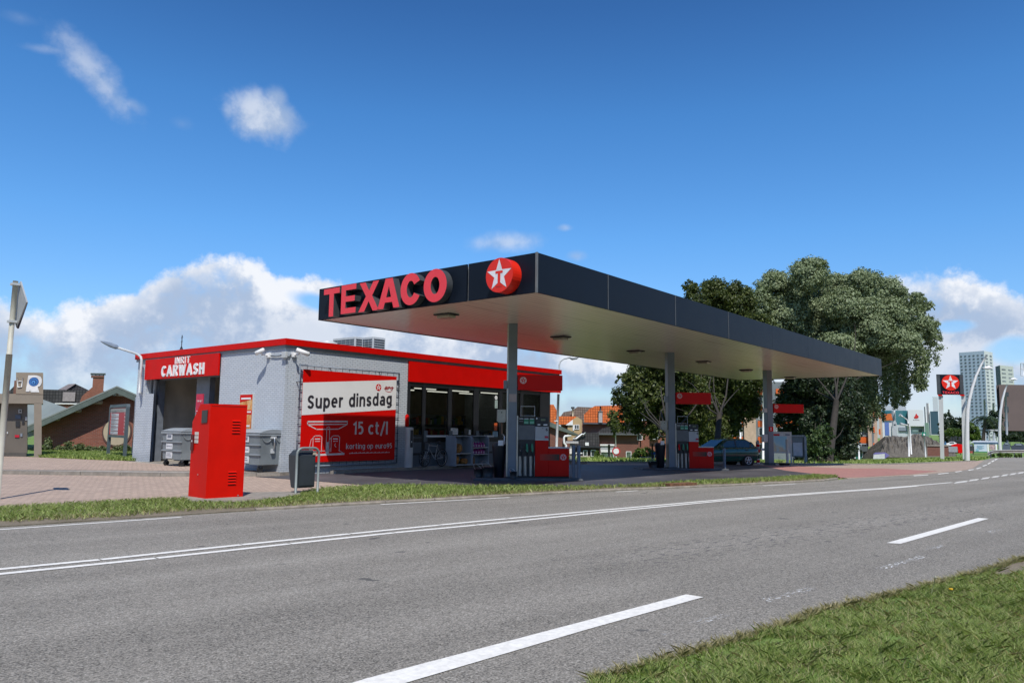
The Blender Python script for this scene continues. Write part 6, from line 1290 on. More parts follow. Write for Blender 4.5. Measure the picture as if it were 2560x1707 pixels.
def pole(name, label, cat, px, y0, y1, D, r, mat, grp=None, px2=None):
    a, b = onD(px, y1, D), onD(px2 or px, y0, D); t = thing(name, label, cat, a, 0, grp); mb = MB(); b.x, b.y = (a.x, a.y) if px2 is None else (b.x, b.y); mb.tube([a-UP*.3, b], r, 8); mb.build('pole', mat, t); return t, a, b
# street lamp behind the shop
t, a, b = pole('street_lamp', 'tall grey street lamp with a curved arm behind the right end of the shop', 'street lamp', 1390, 985, 1150, 42, .07, LGR, None, 1396)
mb = MB(); mb.tube([b, onD(1398, 912, 42), onD(1401, 903, 42), onD(1409, 897, 42), onD(1424, 894, 42)], [.06, .05, .045, .045, .04], 7); mb.build('arm', LGR, t); mb = MB(); mb.smooth = True; mb.tube([onD(1424, 894, 42), onD(1430, 895, 42), onD(1442, 894, 42), onD(1446, 893.5, 42)], [.05, .12, .09, .03], 8); mb.build('lamp_head', LGR, t)
mb = MB(); mb.cyl(onD(1390.5, 1050, 42), onD(1390.5, 1053, 42), .12, seg=8); mb.build('collar', WHT, t)
t, a, b = pole('no_entry_post', 'white flagpole like post with a red rimmed round sign in front of the brick house', 'road sign', 1540.5, 1082, 1149, 70, .055, M('pole_pale', (.5, .5, .47), .5), None, 1538.8)
mb = MB(); mb.disc(onD(1540.5, 1127.5, 69.9), -F0, .37, .03, 24); s_ = mb.build('sign_disc', M('sign_red', (.50, .02, .03), .5), t); mb = MB(); mb.disc(onD(1540.5, 1127.5, 69.86), -F0, .26, .01, 24); mb.build('sign_centre', WHT, s_)
t, a, b = pole('black_post', 'slim black post in front of the shuttered door', 'post', 1522.6, 1111, 1153, 60, .09, BLK); t, a, b = pole('black_post', 'slim black post beside the white plastic chair', 'post', 1631, 1109, 1156, 44, .05, BLK)
mb = MB(); mb.tube([onD(1631, 1148, 44), onD(1640, 1160, 44), onD(1652, 1166, 44)], .05, 6); mb.build('bent_foot', BLK, t)
Dw = 62; t = thing('garden_chair', 'white plastic garden chair beside the hedge in the background', 'chair', onD(1641, 1152, Dw))
mb = MB()
for x0, x1, y0, y1 in ((1635.5, 1637.5, 1137, 1152), (1645, 1647.2, 1123, 1152), (1641, 1646, 1122.5, 1127)): face_box(mb, x0, x1, y0, y1, Dw, .08)
mb.build('chair_frame', WHT, t); fbox('seat', WHT, t, 1634.5, 1645, 1134.5, 1137.5, Dw, .45); fbox('towel', M('towel_blue', (.04, .10, .35), .8), t, 1628, 1640, 1131, 1135.5, Dw, .3, .15)
t = thing('timber_rail', 'low weathered timber rail below the hedge', 'rail', onD(1615, 1150, 60)); fbox('rail', M('rail_wood', (.40, .36, .30), .8), t, 1599, 1631, 1141.5, 1144, 60, .1); fbox('post', M('rail_wood', (.40, .36, .30), .8), t, 1600, 1602, 1144.1, 1152, 60, .1); fbox('post', M('rail_wood', (.40, .36, .30), .8), t, 1626, 1628, 1144.1, 1152, 60, .1)
# --- information boards right of the third column
Di = 47; t = thing('map_board', 'white framed town map board right of the third canopy column', 'map board', onD(1960, 1158, Di))
mb = MB(); face_box(mb, 1976.5, 1981, 1079, 1158, Di, .1); face_box(mb, 1926, 1929.5, 1079, 1158, Di, .1); face_box(mb, 1929.6, 1976.4, 1079, 1082, Di, .1); face_box(mb, 1929.6, 1976.4, 1130, 1132.5, Di, .1); mb.build('frame', LGR, t)
bd = fbox('board', M('board_white', (.55, .56, .60), .35), t, 1929.6, 1976.4, 1082.1, 1129.9, Di, .06, -.02)
def mapm(k, b, p, nt):
    v = k.noise(p, .55, 5, .6); s = k.n('ShaderNodeSeparateXYZ'); k.put(s.inputs[0], p)
    k.put(b.inputs['Base Color'], k.ramp(v, [(.42, (.30, .55, .68)), (.5, (.45, .62, .66)), (.54, (.62, .52, .36)), (.62, (.62, .50, .42))], col=True)); b.inputs['Roughness'].default_value = .35
fbox('map', gmat('town_map', mapm), bd, 1934, 1968, 1090, 1128, Di, .01, .0); fbox('red_tab', REDB, bd, 1931, 1949, 1084.5, 1088.5, Di, .01, .0); fbox('grey_tab', GRY, bd, 1963, 1974.5, 1084.5, 1088.5, Di, .01, .0); fbox('legend', LGR, bd, 1970, 1975, 1095, 1125, Di, .01, .0)
t, a, b = pole('grey_post', 'thin grey post standing in front of the map board', 'post', 1969, 1098, 1168, 42.5, .075, LGR)
t = thing('display_case', 'blue grey display case with a pale sheet right of the map board', 'display case', onD(1999, 1156, Di+1)); SB2 = M('slate_blue', (.13, .185, .22), .45, .06)
mb = MB(); mb.slab([onD(x, y, Di+1) for x, y in ((2010, 1088), (2016, 1092), (2018.5, 1155), (2012.5, 1155))][::-1], F0*.2); mb.slab([onD(x, y, Di+1) for x, y in ((1979, 1087.5), (2012, 1087.5), (2014, 1091.5), (1979, 1091.5))][::-1], F0*.22); mb.build('bent_frame', M('slate_pale', (.21, .27, .31), .45), t)
fbox('case', SB2, t, 1981, 2009.5, 1092, 1142, Di+1.1, .12); fbox('sheet', M('sheet_blue_white', (.40, .46, .53), .4), t, 1983.5, 2006.5, 1106, 1139, Di+1.1, .02, .04); fbox('leg', SB2, t, 1982.5, 1985, 1142.5, 1156, Di+1.1, .12)
t, a, b = pole('marker_post', 'red and white striped marker post behind the green car', 'marker post', 1896, 1100, 1160, 45, .09, LGR)
for i in range(4): mb = MB(); p = onD(1896, 1110+i*13, 45); mb.cyl((a.x, a.y, p.z), (a.x, a.y, p.z-.15), .097, seg=8); mb.build('red_stripe', REDB, t)
fbox('side_plate', M('plate_maroon', (.20, .05, .06), .6), t, 1890.5, 1893.5, 1104, 1160, 45, .15)
t, a, b = pole('dark_post', 'dark slim post just left of the third column', 'post', 1914.5, 1128, 1159, 46, .05, DGR); fbox('white_tag', WHT, t, 1903, 1911, 1120, 1126, 46, .02)
# --- apartment building behind the trees
Da = 133; t = thing('apartment_building', 'flat fronted apartment block with orange panels and sandy piers behind the trees', 'apartment building', onD(2080, 1150, Da))
GP_ = M('flat_grey_panel', (.17, .19, .20), .6, .1, .3); OR = M('orange_panel', (.60, .11, .015), .5, .1, 1); SN = M('sand_brick', (.47, .34, .24), .8, .12, 2); DGP = M('slate_panel', (.08, .095, .095), .6)
fbox('wall', GP_, t, 1812, 2176, 955, 1152, Da, 12); fbox('wall_right', GP_, t, 2176, 2196, 990, 1152, Da+6, 10)
for x0, x1 in ((1862, 1892), (2004, 2034)): fbox('brick_pier', SN, t, x0, x1, 952, 1152, Da, .5, .6)
for x0, x1, y0 in ((2173, 2182, 985), (2187.5, 2196.5, 1003), (2202, 2209, 1042)): fbox('pier', SN, t, x0, x1, y0, 1150 if x0 < 2200 else 1147, Da+(x0-2173)*.25, 1.2, .8)
for j in range(4):
    y = 980+j*40
    for x0, x1 in ((1818, 1858), (1895, 1930), (1940, 1998), (2040, 2070), (2080, 2118), (2122, 2170)):
        fbox('spandrel', OR, t, x0, x1, y-8, y+7, Da, .15, .12)
        w_ = window(t, x0+2, x1-2, y+8.5, y+29, Da, .12, bars=2)
for j in range(5): fbox('spandrel', OR, t, 2183, 2187, 987+j*40, 1001+j*40, Da+3, .2, .3); fbox('spandrel', OR, t, 2197, 2201.5, 1032+j*40, 1046+j*40, Da+6, .2, .3)
fbox('ground_band', DGP, t, 2068, 2200, 1115.5, 1128, Da, .4, 1.0); fbox('brick_base', BR1, t, 2068, 2108, 1128.5, 1152, Da, .4, .3); fbox('lime_sign', M('lime', (.35, .50, .08), .5), t, 2171, 2176.5, 1116.5, 1126.5, Da, .1, 1.15)
dr = fbox('shop_front', DGP, t, 2108, 2176, 1128.5, 1152, Da, .3, .3)
for x in (2116, 2127, 2138, 2157): fbox('door_frame', WHT, dr, x-1, x+1, 1130, 1151.5, Da, .1, .45)
fbox('door_head', WHT, dr, 2115, 2158, 1129.5, 1131, Da, .1, .45)
for x0, x1, c_ in ((2117.2, 2125.8, 0), (2128.2, 2136.8, 1), (2139.2, 2155.8, 0)): fbox('door_glass', M('door_green', (.04, .16, .13), .2) if not c_ else BLK, dr, x0, x1, 1131.2, 1151.5, Da, .05, .4)
mb = MB(); 
for x in (1851, 1908, 2018): mb.tube([onD(x, 1150, Da-1.0), onD(x, 955, Da-1.0)], .16, 6)
mb.build('rain_pipe', WHT, t)
# pale covered trailer at the foot of the piers
t = thing('covered_boat', 'white and purple covered boat parked on the grass beside the flats', 'boat', onD(2205, 1146, 100)); fpoly('hull', M('hull_white', (.60, .60, .62), .4), t, [(2183, 1147), (2184, 1136), (2212, 1134), (2212, 1147)][::-1], 100, 1.6); fpoly('cover', M('cover_violet', (.16, .14, .36), .7, .1), t, [(2183, 1135.5), (2188, 1131.5), (2214, 1131.5), (2224, 1138), (2212.5, 1146), (2212.5, 1133.8)][::-1], 100, 1.7)
# --- office block with teal glass
Do = 300; t = thing('teal_office_building', 'pale office building with teal glass and a red emblem', 'office building', onD(2270, 1090, Do)); TL = M('teal_glass', (.035, .15, .18), .15, .1, .05, spec=.8); PW = M('pale_cladding', (.45, .48, .50), .5, .05, .05); WC = M('white_cladding', (.60, .60, .62), .5, .04, .05)
fbox('rear_wall', PW, t, 2188, 2269, 1013, 1095, Do+14, 12); fbox('teal_glazing', TL, t, 2205, 2230, 1025.5, 1036, Do+12, 1); fbox('teal_glazing', TL, t, 2240, 2271, 1026, 1062, Do+2, 3); fbox('base_wall', PW, t, 2243, 2312, 1062, 1095, Do+2, 9); fbox('grey_column', GRY, t, 2231, 2236, 1026, 1070, Do+4, 2); fbox('white_column', WHT, t, 2236.5, 2239.5, 1026, 1070, Do+4, 2)
wb_ = fbox('white_block', WC, t, 2271.5, 2309.5, 1024.5, 1065, Do, 8); rn = RT
fpoly('emblem_flame', M('flame_red', (.50, .02, .02), .5), wb_, [(2285, 1042), (2288, 1039.5), (2289, 1035.5), (2291, 1033), (2293, 1037), (2296.5, 1040), (2296, 1044), (2291, 1046), (2286, 1045)][::-1], Do, .1, .15)
q = onD(2283, 1050.5, Do-.05); text('Santander', q, RT, UP, 16/FOC*Do, 2.2/FOC*Do, M('flame_dark', (.12, .06, .06), .5), wb_, bold=.01)
for x0, x1, y0, y1, m_ in ((2247, 2268, 1068, 1078, GRY), (2280, 2305, 1068, 1073, GRY), (2281, 2296, 1074, 1079, WHT), (2297, 2305, 1074, 1079, DGR), (2248, 2268, 1076.5, 1078, BLK)): fbox('window_strip', m_, t, x0, x1, y0, y1, Do+2, .2, .3 if y0 < 1076 else .5)
fbox('fin', DGR, t, 2312, 2315, 1016.5, 1056, Do+1, 4); fbox('fin', WHT, t, 2315.3, 2317.5, 1016.5, 1058, Do+1, 4); fbox('fin', M('fin_grey', (.24, .24, .26), .5), t, 2317.8, 2323.5, 1007.5, 1056, Do+1, 4); fbox('fin', WHT, t, 2323.8, 2327, 1008.5, 1088, Do+1, 4); fbox('green_column', M('copper_green', (.14, .22, .17), .6), t, 2313, 2323.5, 1056.5, 1092, Do, 3)
fbox('dark_glazing', M('dark_teal', (.015, .05, .075), .12, .3, .06, spec=.8), t, 2328, 2348, 1028, 1086, Do, 8); fbox('stair_tower', PW, t, 2333, 2346, 992, 1027.6, Do+5, 6)
t = thing('red_roof_house', 'white house with an orange roof and blue panel before the office', 'house', onD(2220, 1092, 220)); fbox('wall', WC, t, 2208, 2231, 1050, 1095, 220, 8); fpoly('roof', TO, t, [(2206, 1050), (2208, 1036), (2228, 1033), (2232, 1050)][::-1], 219.5, 9); fbox('blue_panel', M('panel_blue', (.10, .16, .40), .5), t, 2213, 2223.5, 1055, 1088, 220, .2, .1)
fpoly('side_gable', M('gable_grey', (.40, .41, .43), .6), t, [(2232.5, 1095), (2232.5, 1054), (2237, 1050), (2242, 1057), (2242, 1095)][::-1], 219, 6); fbox('gable_window', BLK, t, 2235, 2239.5, 1060, 1062.5, 219, .1, .1)
# spoil heap, brick wall, dark hall
def heapm(k, b, p, nt):
    v = k.m('ADD', k.m('MULTIPLY', k.noise(p, .25, 6, .7), .6), k.m('MULTIPLY', k.noise(p, 2.5, 5, .7), .4)); k.put(b.inputs['Base Color'], k.ramp(v, [(.35, (.075, .065, .055)), (.5, (.13, .115, .095)), (.62, (.17, .155, .13)), (.7, (.11, .13, .07))], col=True)); b.inputs['Roughness'].default_value = .95; bump(k, nt, b, v, 1, .4)
Dq = 118; rows = []; tp = [(2196, 1140), (2204, 1112), (2212, 1091), (2230, 1090), (2252, 1091.5), (2270, 1091), (2282, 1086), (2292, 1084.5), (2306, 1086), (2320, 1091), (2336, 1100), (2350, 1107), (2366, 1113), (2380, 1125), (2392, 1140)]
def hp_(x):
    for (xa, ya), (xb, yb) in zip(tp, tp[1:]):
        if xa <= x <= xb: return ya+(yb-ya)*(x-xa)/(xb-xa)
    return tp[-1][1]
NX = 60; jit_ = rng.normal(0, 1, (14, NX+1))
for kx in range(14):
    f_ = kx/13; row = []
    for ix in range(NX+1):
        x = tp[0][0]+(tp[-1][0]-tp[0][0])*ix/NX; y = hp_(x); w_ = math.sin(f_*math.pi); p = onD(x, 1143-(1143-y)*math.sin(f_*math.pi/2)**.85, Dq+f_*8); row.append(p+UP*(w_*(.22*math.sin(x*.35+kx)+.16*math.sin(x*.9+kx*1.7)+.14*jit_[kx, ix])+(.10*jit_[kx, ix]+.12*math.sin(x*.6) if kx == 13 else 0)))
    rows.append(row)
rows.append([r+F0*14-UP*(r.z+4) for r in rows[-1]])
mb = MB(); mb.smooth = False; mb.grid(rows); tag(mb.build('spoil_heap', gmat('heap_soil', heapm)), 'large brown heap of soil on the building site', 'soil heap')
t = thing('brick_garden_wall', 'low dark brick wall with a concrete coping behind the totem sign', 'wall', onD(2345, 1140, 96)); fbox('wall', BR2, t, 2319, 2372, 1115.5, 1140, 96, .6); fbox('coping', CON, t, 2317.5, 2373, 1112, 1115.3, 95.9, .8)
t = thing('dark_site_hall', 'long black hall roof between the legs of the totem sign', 'hall', onD(2380, 1105, 200)); fbox('roof', BLK, t, 2352, 2408, 1083, 1104, 200, 12); fbox('wall', DGR, t, 2354, 2406, 1104.3, 1125, 201, 10)
t = thing('red_digger', 'red machine and fence parked on the building site', 'machine', onD(2395, 1128, 110)); fpoly('red_body', REDB, t, [(2378, 1112), (2392, 1109), (2406, 1111), (2406, 1132), (2396, 1132), (2394, 1118), (2378, 1115)][::-1], 110, 2); fbox('fence_screen', M('mesh_grey', (.28, .29, .30), .6), t, 2372, 2394, 1116, 1130, 110, .2, .2); fbox('red_netting', M('netting_red', (.30, .06, .05), .8, .5, 8), t, 2370, 2432, 1127, 1132, 112, .1)
for lb, x0, x1, y0, y1, m_ in (('white car with a curved roof parked behind the spoil heap wall', 2366, 2392, 1104, 1113, WHT), ('small blue van parked beside the first totem leg', 2359, 2366, 1103.5, 1111, M('van_blue', (.06, .20, .38), .4))):
    t = thing('parked_car', lb, 'car', onD((x0+x1)/2, y1, 125), 0, 'vehicles parked on the site'); fpoly('body', m_, t, [(x0, y1), (x0, y0+4), (x0+(x1-x0)*.2, y0+3), (x0+(x1-x0)*.35, y0), (x0+(x1-x0)*.75, y0), (x1, y0+4), (x1, y1)][::-1], 125, 1.8); fbox('glazing', BLK, t, x0+(x1-x0)*.32, x0+(x1-x0)*.74, y0+1, y0+3.4, 125, .1, .05)
# --- totem sign
Dt = 72; t = thing('totem_sign', 'tall totem sign with red star emblem on two pale posts', 'totem sign', onD(2380, 1148, Dt)); TG = M('totem_post', (.46, .47, .46), .5, .06, 1, dirt=.15)
fpoly('post', TG, t, [(2346, 989), (2357.5, 989), (2361, 1147), (2351, 1147)][::-1], Dt, .35); fpoly('post', TG, t, [(2403, 989), (2413.5, 989), (2416.5, 1151), (2407, 1151)][::-1], Dt, .35)
hd_ = fbox('sign_head', DKP, t, 2343, 2410, 936, 986, Dt, .5, .2); fbox('side_band', M('totem_band', (.055, .06, .065), .4), hd_, 2343.5, 2352, 937.5, 985, Dt, .05, .24); fbox('side_band', M('totem_band', (.055, .06, .065), .4), hd_, 2401, 2410, 937.5, 985, Dt, .05, .24)
fbox('red_foot', REDB, t, 2345, 2356, 986.2, 989, Dt, .4, .22); fbox('red_foot', REDB, t, 2400, 2411.5, 986.2, 989, Dt, .4, .22)
c_ = onD(2376, 956.5, Dt-.25); emblem(c_, RT, UP, 19.3/FOC*Dt, [M('emblem_red', (.72, .02, .006), .35), M('emblem_white', (.72, .70, .72), .4), M('emblem_red', (.72, .02, .006), .35)], hd_, thick=.03, sx=1.14)
text('TEXACO', onD(2356.5, 984, Dt-.26), RT, UP, 41/FOC*Dt, 6.2/FOC*Dt, REDL, hd_, bold=.03)
# --- white curved street lamps and others
def curved(label, base, pts, D, r0, r1, lampx, ly):
    a = onD(*base, D); t = thing('street_lamp', label, 'street lamp', a, 0, 'white curved street lamps'); P = [onD(x, y, D) for x, y in pts]; n = len(P); mb = MB(); mb.tube([a-UP*.4, a]+P, [r0, r0]+[r0+(r1-r0)*(i+1)/n for i in range(n)], 10); mb.build('mast', M('mast_white', (.66, .66, .65), .4, .04), t)
    b = onD(lampx[0], ly, D); c = onD(lampx[1], ly, D); mb = MB(); mb.tube([b-RT*(b-c).length*.25, b], .05, 6); mb.build('lamp_arm', LGR, t); mb = MB(); mb.smooth = True; L = (c-b); mb.tube([b, b+L*.15, b+L*.6+UP*.05, c], [.07, .16, .17, .05], 8); mb.build('lamp_head', WHT, t)
curved('nearer white curved street lamp against the tall tower', (2418, 1151.5), [(2417, 1100), (2417.5, 1060), (2419, 1025), (2423, 1000), (2430, 972), (2440, 940), (2454, 910), (2465, 890.5)], 70, .22, .07, (2461, 2481), 920)
curved('farther white curved street lamp before the brown building', (2501, 1135), [(2499.5, 1110), (2499, 1070), (2501, 1030), (2506, 1000), (2512, 977), (2518, 961)], 100, .22, .09, (2527, 2543), 948)
for lb, px, px2, yt, D in (('grey double pole left of the green road sign', 2272, 2271, 1055, 105),):
    t, a, b = pole('street_lamp', 'pale street lamp with two poles in front of the spoil heap', 'street lamp', 2272.5, 1058, 1135, D, .11, M('mast_white', (.66, .66, .65), .4), None, 2270.5)
    mb = MB(); mb.tube([b, onD(2268, 1049, D), onD(2256, 1041, D)], .08, 6); mb.tube([onD(2278.5, 1135, D), onD(2274, 1066, D), onD(2271, 1064, D), onD(2258, 1060, D)], .10, 6); mb.build('arm', M('mast_white', (.66, .66, .65), .4), t); mb = MB(); mb.tube([onD(2256, 1041, D), onD(2249, 1037, D)], [.12, .22], 8); mb.tube([onD(2260, 1060.5, D), onD(2250, 1059, D)], [.10, .2], 8); mb.build('lamp_head', LGR, t)
t, a, b = pole('green_road_sign', 'small green road sign on a thin post beside the spoil heap', 'road sign', 2314, 1090, 1136, 95, .08, LGR, None, 2310.5); fbox('sign_plate', M('sign_green', (.02, .22, .14), .4), t, 2305, 2315, 1080, 1089.5, 95, .06, .15); fpoly('arrow', WHT, t, [(2308, 1084), (2312, 1083), (2313, 1088), (2309, 1088)][::-1], 95, .02, .2)
t, a, b = pole('white_pole', 'thin white lamp pole in front of the flats', 'pole', 2148, 1062, 1151, 110, .12, M('mast_white', (.66, .66, .65), .4), None, 2145)
for i, (px, px2, yt, D, arm) in enumerate(((2464, 2461, 1000, 180, 1), (2485, 2483, 1008, 190, 1), (2518, 2514, 990, 150, 0))):
    t, a, b = pole('lamp_pole', ['slim grey pole left in front of the white tower', 'slim grey pole right in front of the white tower', 'slim grey pole in front of the brown building'][i], 'pole', px, yt, 1108, D, .2, M('pole_mid', (.26, .29, .31), .5), None, px2)
    if arm: mb = MB(); mb.tube([b-UP*.5, b-UP*.5+RT*1.0], .12, 5); mb.build('arm', M('pole_mid', (.26, .29, .31), .5), t)
# --- towers
def tower(label, corner, xl, xr, yt, ybot, D, ml, mr, rows, cl_, cr_, wl, wr):
    a = onD(corner, ybot, D); l = onD(xl, ybot, D+(16 if xl < corner else 0)); r = onD(xr, ybot, D+12); a.z = l.z = r.z = -4; ztop = onD(corner, yt, D).z
    t = thing('tower_block', label, 'tower', a); dl = (l-a); dr = (r-a)
    back = l+dr; mb = MB(); mb.poly([a, r, r+UP*(ztop+4), a+UP*(ztop+4)]); mb.poly([l, a, a+UP*(ztop+4), l+UP*(ztop+4)]); mb.poly([r, back, back+UP*(ztop+4), r+UP*(ztop+4)]); mb.poly([back, l, l+UP*(ztop+4), back+UP*(ztop+4)]); mb.poly([p+UP*(ztop+4) for p in (a, r, back, l)]); mb.mi[1] = 1; mb.build('wall', [mr, ml], t)
    H = ztop+4
    for (o, d, n_, wd, gm) in ((a, dl, cl_, wl, WG), (a, dr, cr_, wr, WG2)):
        nn = d.cross(UP).normalized(); nn = nn if nn.dot(EY-a) > 0 else -nn
        for c_ in range(n_):
            mb = MB()
            for j in range(rows):
                z = H-2.0-(j+.5)*(H-4)/rows; u = (c_+.5)/n_; p = o+d*u+UP*z+nn*.15; e = d.normalized()*wd/2; h_ = .62
                mb.poly([p-e-UP*h_, p+e-UP*h_, p+e+UP*h_, p-e+UP*h_] if True else [])
            mb.build('window_column', gm, t)
    return t, ztop
WG = M('tower_window', (.13, .15, .18), .3, .3, .1); WG2 = M('tower_balcony', (.20, .22, .23), .4, .4, .1); TW = M('tower_white', (.62, .64, .62), .7, .05, .05); TG_ = M('tower_shaded_white', (.40, .47, .58), .7, .05, .05); TDk = M('tower_dark', (.10, .12, .13), .7)
tower('tall pale tower block with a white side face on the right', 2471, 2407, 2492, 877, 1060, 600, TG_, TW, 25, 6, 2, 1.5, 4.6)  # left face blue-grey: its weaker sunlight is put into the colour
tower('lower tower block behind with a dark left face', 2509, 2497, 2542, 913, 1060, 720, TDk, M('tower_pale', (.50, .53, .48), .7), 18, 1, 2, .4, 7)
Db = 210; t = thing('brown_building', 'windowless brown building on a dark recessed base at the right edge', 'building', onD(2540, 1095, Db)); BB = M('brown_cladding', (.135, .095, .09), .7, .12, .12, dirt=.2)
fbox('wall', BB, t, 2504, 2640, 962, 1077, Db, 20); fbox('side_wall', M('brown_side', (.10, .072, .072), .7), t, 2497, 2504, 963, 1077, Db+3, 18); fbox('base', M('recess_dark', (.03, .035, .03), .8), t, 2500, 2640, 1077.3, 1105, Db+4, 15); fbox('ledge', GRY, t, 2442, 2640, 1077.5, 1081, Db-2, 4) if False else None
for y0, y1 in ((1016, 1030), (1053, 1065), (980, 990)): fbox('window', M('pane_dark', (.035, .045, .05), .1), t, 2511, 2522, y0, y1, Db, .2, .1)
t = thing('gantry_bridge', 'flat grey walkway roof linking the palms and the brown building', 'walkway', onD(2470, 1090, 160)); fbox('deck', M('deck_grey', (.38, .40, .42), .6), t, 2441, 2497, 1073, 1077, 160, 3); fbox('post', LGR, t, 2471, 2473.5, 1077.3, 1100, 160, .3)
# white tent, banner, hedge, guardrail
t = thing('event_banner', 'pale blue advertising banner on a fence with two small posters', 'banner', onD(2455, 1128, 120)); fbox('banner', M('banner_blue', (.50, .58, .66), .5, .05, .5), t, 2436, 2468, 1110, 1128, 120, .1); fbox('green_foot', GRN, t, 2437, 2468, 1128.2, 1130, 120, .1); fbox('poster', M('poster_pinkish', (.42, .30, .30), .6, .4, 3), t, 2474, 2488, 1111, 1124, 120, .1); fbox('white_post', WHT, t, 2469, 2473, 1110, 1130, 120, .15); fbox('white_post', WHT, t, 2489.5, 2493.5, 1110, 1130, 120, .15)
mb = MB(); 
for i in range(4): face_box(mb, 2442, 2460-(i % 2)*4, 1113.5+i*2.6, 1114.4+i*2.6, 120, .02, .04)
face_box(mb, 2440, 2447, 1122, 1127, 120, .02, .04); mb.build('banner_print', M('print_teal', (.22, .42, .52), .6), t)
t = thing('market_tent', 'long white and blue tent roof above the banner fence', 'tent', onD(2460, 1110, 135)); fpoly('canvas', M('tent_white', (.52, .56, .60), .7), t, [(2424, 1107), (2434, 1101.5), (2492, 1102), (2496, 1106)][::-1], 135, 4); fbox('blue_band', M('tent_blue', (.04, .09, .15), .6), t, 2434, 2496, 1105.5, 1110, 135, .4, .3)
for lb, x0, x1, y0, c_ in (('dark blue grey car parked at the right edge behind the guardrail', 2528, 2562, 1108, (.05, .06, .09)), ('grey blue van parked behind the second white lamp', 2506, 2526, 1106, (.09, .11, .15)), ('dark car parked between the totem and the banner fence', 2420, 2434, 1110, (.04, .045, .05))):
    t = thing('parked_car', lb, 'car', onD((x0+x1)/2, 1128, 130), 0, 'cars parked beyond the guardrail'); w_ = x1-x0; fpoly('body', M('cp%d' % x0, c_, .3, coat=.5), t, [(x0, 1127), (x0, y0+6), (x0+w_*.15, y0+5), (x0+w_*.3, y0), (x0+w_*.8, y0), (x1, y0+6), (x1, 1127)][::-1], 130, 1.8); fbox('glazing', M('pane_pale', (.20, .24, .28), .1), t, x0+w_*.32, x0+w_*.76, y0+1, y0+5, 130, .1, .08)
t = thing('guardrail', 'galvanised steel guardrail along the bend at the right edge', 'guardrail', G(2475, 1137)); GRm = M('guard_galv', (.46, .43, .38), .5, .1, 2, metal=.3)
P = [onD(x, y, D) for x, y, D in ((2470, 1134, 86), (2474, 1131, 88), (2484, 1128, 91), (2520, 1127.2, 94), (2600, 1127.5, 96))]
for i, dz_ in enumerate((0, -.24)):
    mb = MB(); mb.tube([p+UP*(dz_+.08) for p in P], .075, 6); mb.build('rail_bead', GRm, t)
mb = MB(); mb.add([p+UP*.06+F0*.05 for p in P]+[p-UP*.22+F0*.05 for p in P], [[i, i+5, i+6, i+1] for i in range(4)]); mb.build('rail_web', M('guard_rust', (.16, .12, .10), .7), t)
for x, D in ((2476, 88), (2497, 92), (2515, 94), (2535, 95), (2553, 95.5)): mb = MB(); p = onD(x, 1128, D+.15); mb.box(p.x-.06, p.x+.06, p.y-.06, p.y+.06, hgt(p.x, p.y)-.5, p.z); mb.build('post', DGR, t)
t = thing('overhead_frame', 'corner of a thin metal sign frame at the right edge of the sky', 'frame', onD(2560, 1100, 110)); mb = MB()
for q in ([(2552, 908), (2600, 908), (2600, 940), (2552, 939), (2552, 908)], [(2552, 923), (2600, 924)], [(2558, 908), (2558, 940)]): mb.tube([onD(x, y, 110) for x, y in q], .05, 5)
mb.tube([onD(2598, 940, 110), onD(2598, 1130, 110)], .12, 6); mb.build('frame', M('mast_white', (.66, .66, .65), .4), t)
# a stack of clay bricks at the kerb (a drain opening)
p = G(1694, 1218.5); t = thing('broken_drain', 'broken brown drain inlet in the kerb below the second island', 'drain', p); rd = (G(1720, 1217)-G(1660, 1219.5)); rd.z = 0; L = rd.length; rd.normalize(); nn = Vector((-rd.y, rd.x, 0)); o = G(1676, 1221); 
mb = MB(); mb.slab([o, o+rd*1.05, o+rd*1.05+nn*.3, o+nn*.3], UP*.13); mb.build('rusty_block', M('rust', (.16, .075, .035), .9, .4, 12, bump=.6), t)
# ------------------------------------------------------------------ vegetation
def leafmat(name, c0, c1, c2, tr=.25, pale=None):
    m = bpy.data.materials.new(name); m.use_nodes = True; nt = m.node_tree; nt.nodes.clear(); k = N(nt); ge = k.n('ShaderNodeNewGeometry')
    rnd = ge.outputs['Random Per Island']; big = k.noise(ge.outputs['Position'], .45, 4, .6)
    v = k.m('ADD', k.m('MULTIPLY', rnd, .5), k.m('MULTIPLY', big, .5)); col = k.ramp(v, [(.25, c0), (.5, c1), (.75, c2)], col=True)
    if pale: col = k.mix(k.m('MULTIPLY', ge.outputs['Backfacing'], .75), col, pale)
    d = k.n('ShaderNodeBsdfPrincipled'); k.put(d.inputs['Base Color'], col); d.inputs['Roughness'].default_value = .5; d.inputs['Specular IOR Level'].default_value = .35
    t = k.n('ShaderNodeBsdfTranslucent'); k.put(t.inputs[0], k.mix(.4, col, (.16, .22, .02))); mx = k.n('ShaderNodeMixShader'); mx.inputs[0].default_value = tr
    o = k.n('ShaderNodeOutputMaterial'); nt.links.new(d.outputs[0], mx.inputs[1]); nt.links.new(t.outputs[0], mx.inputs[2]); nt.links.new(mx.outputs[0], o.inputs[0]); return m
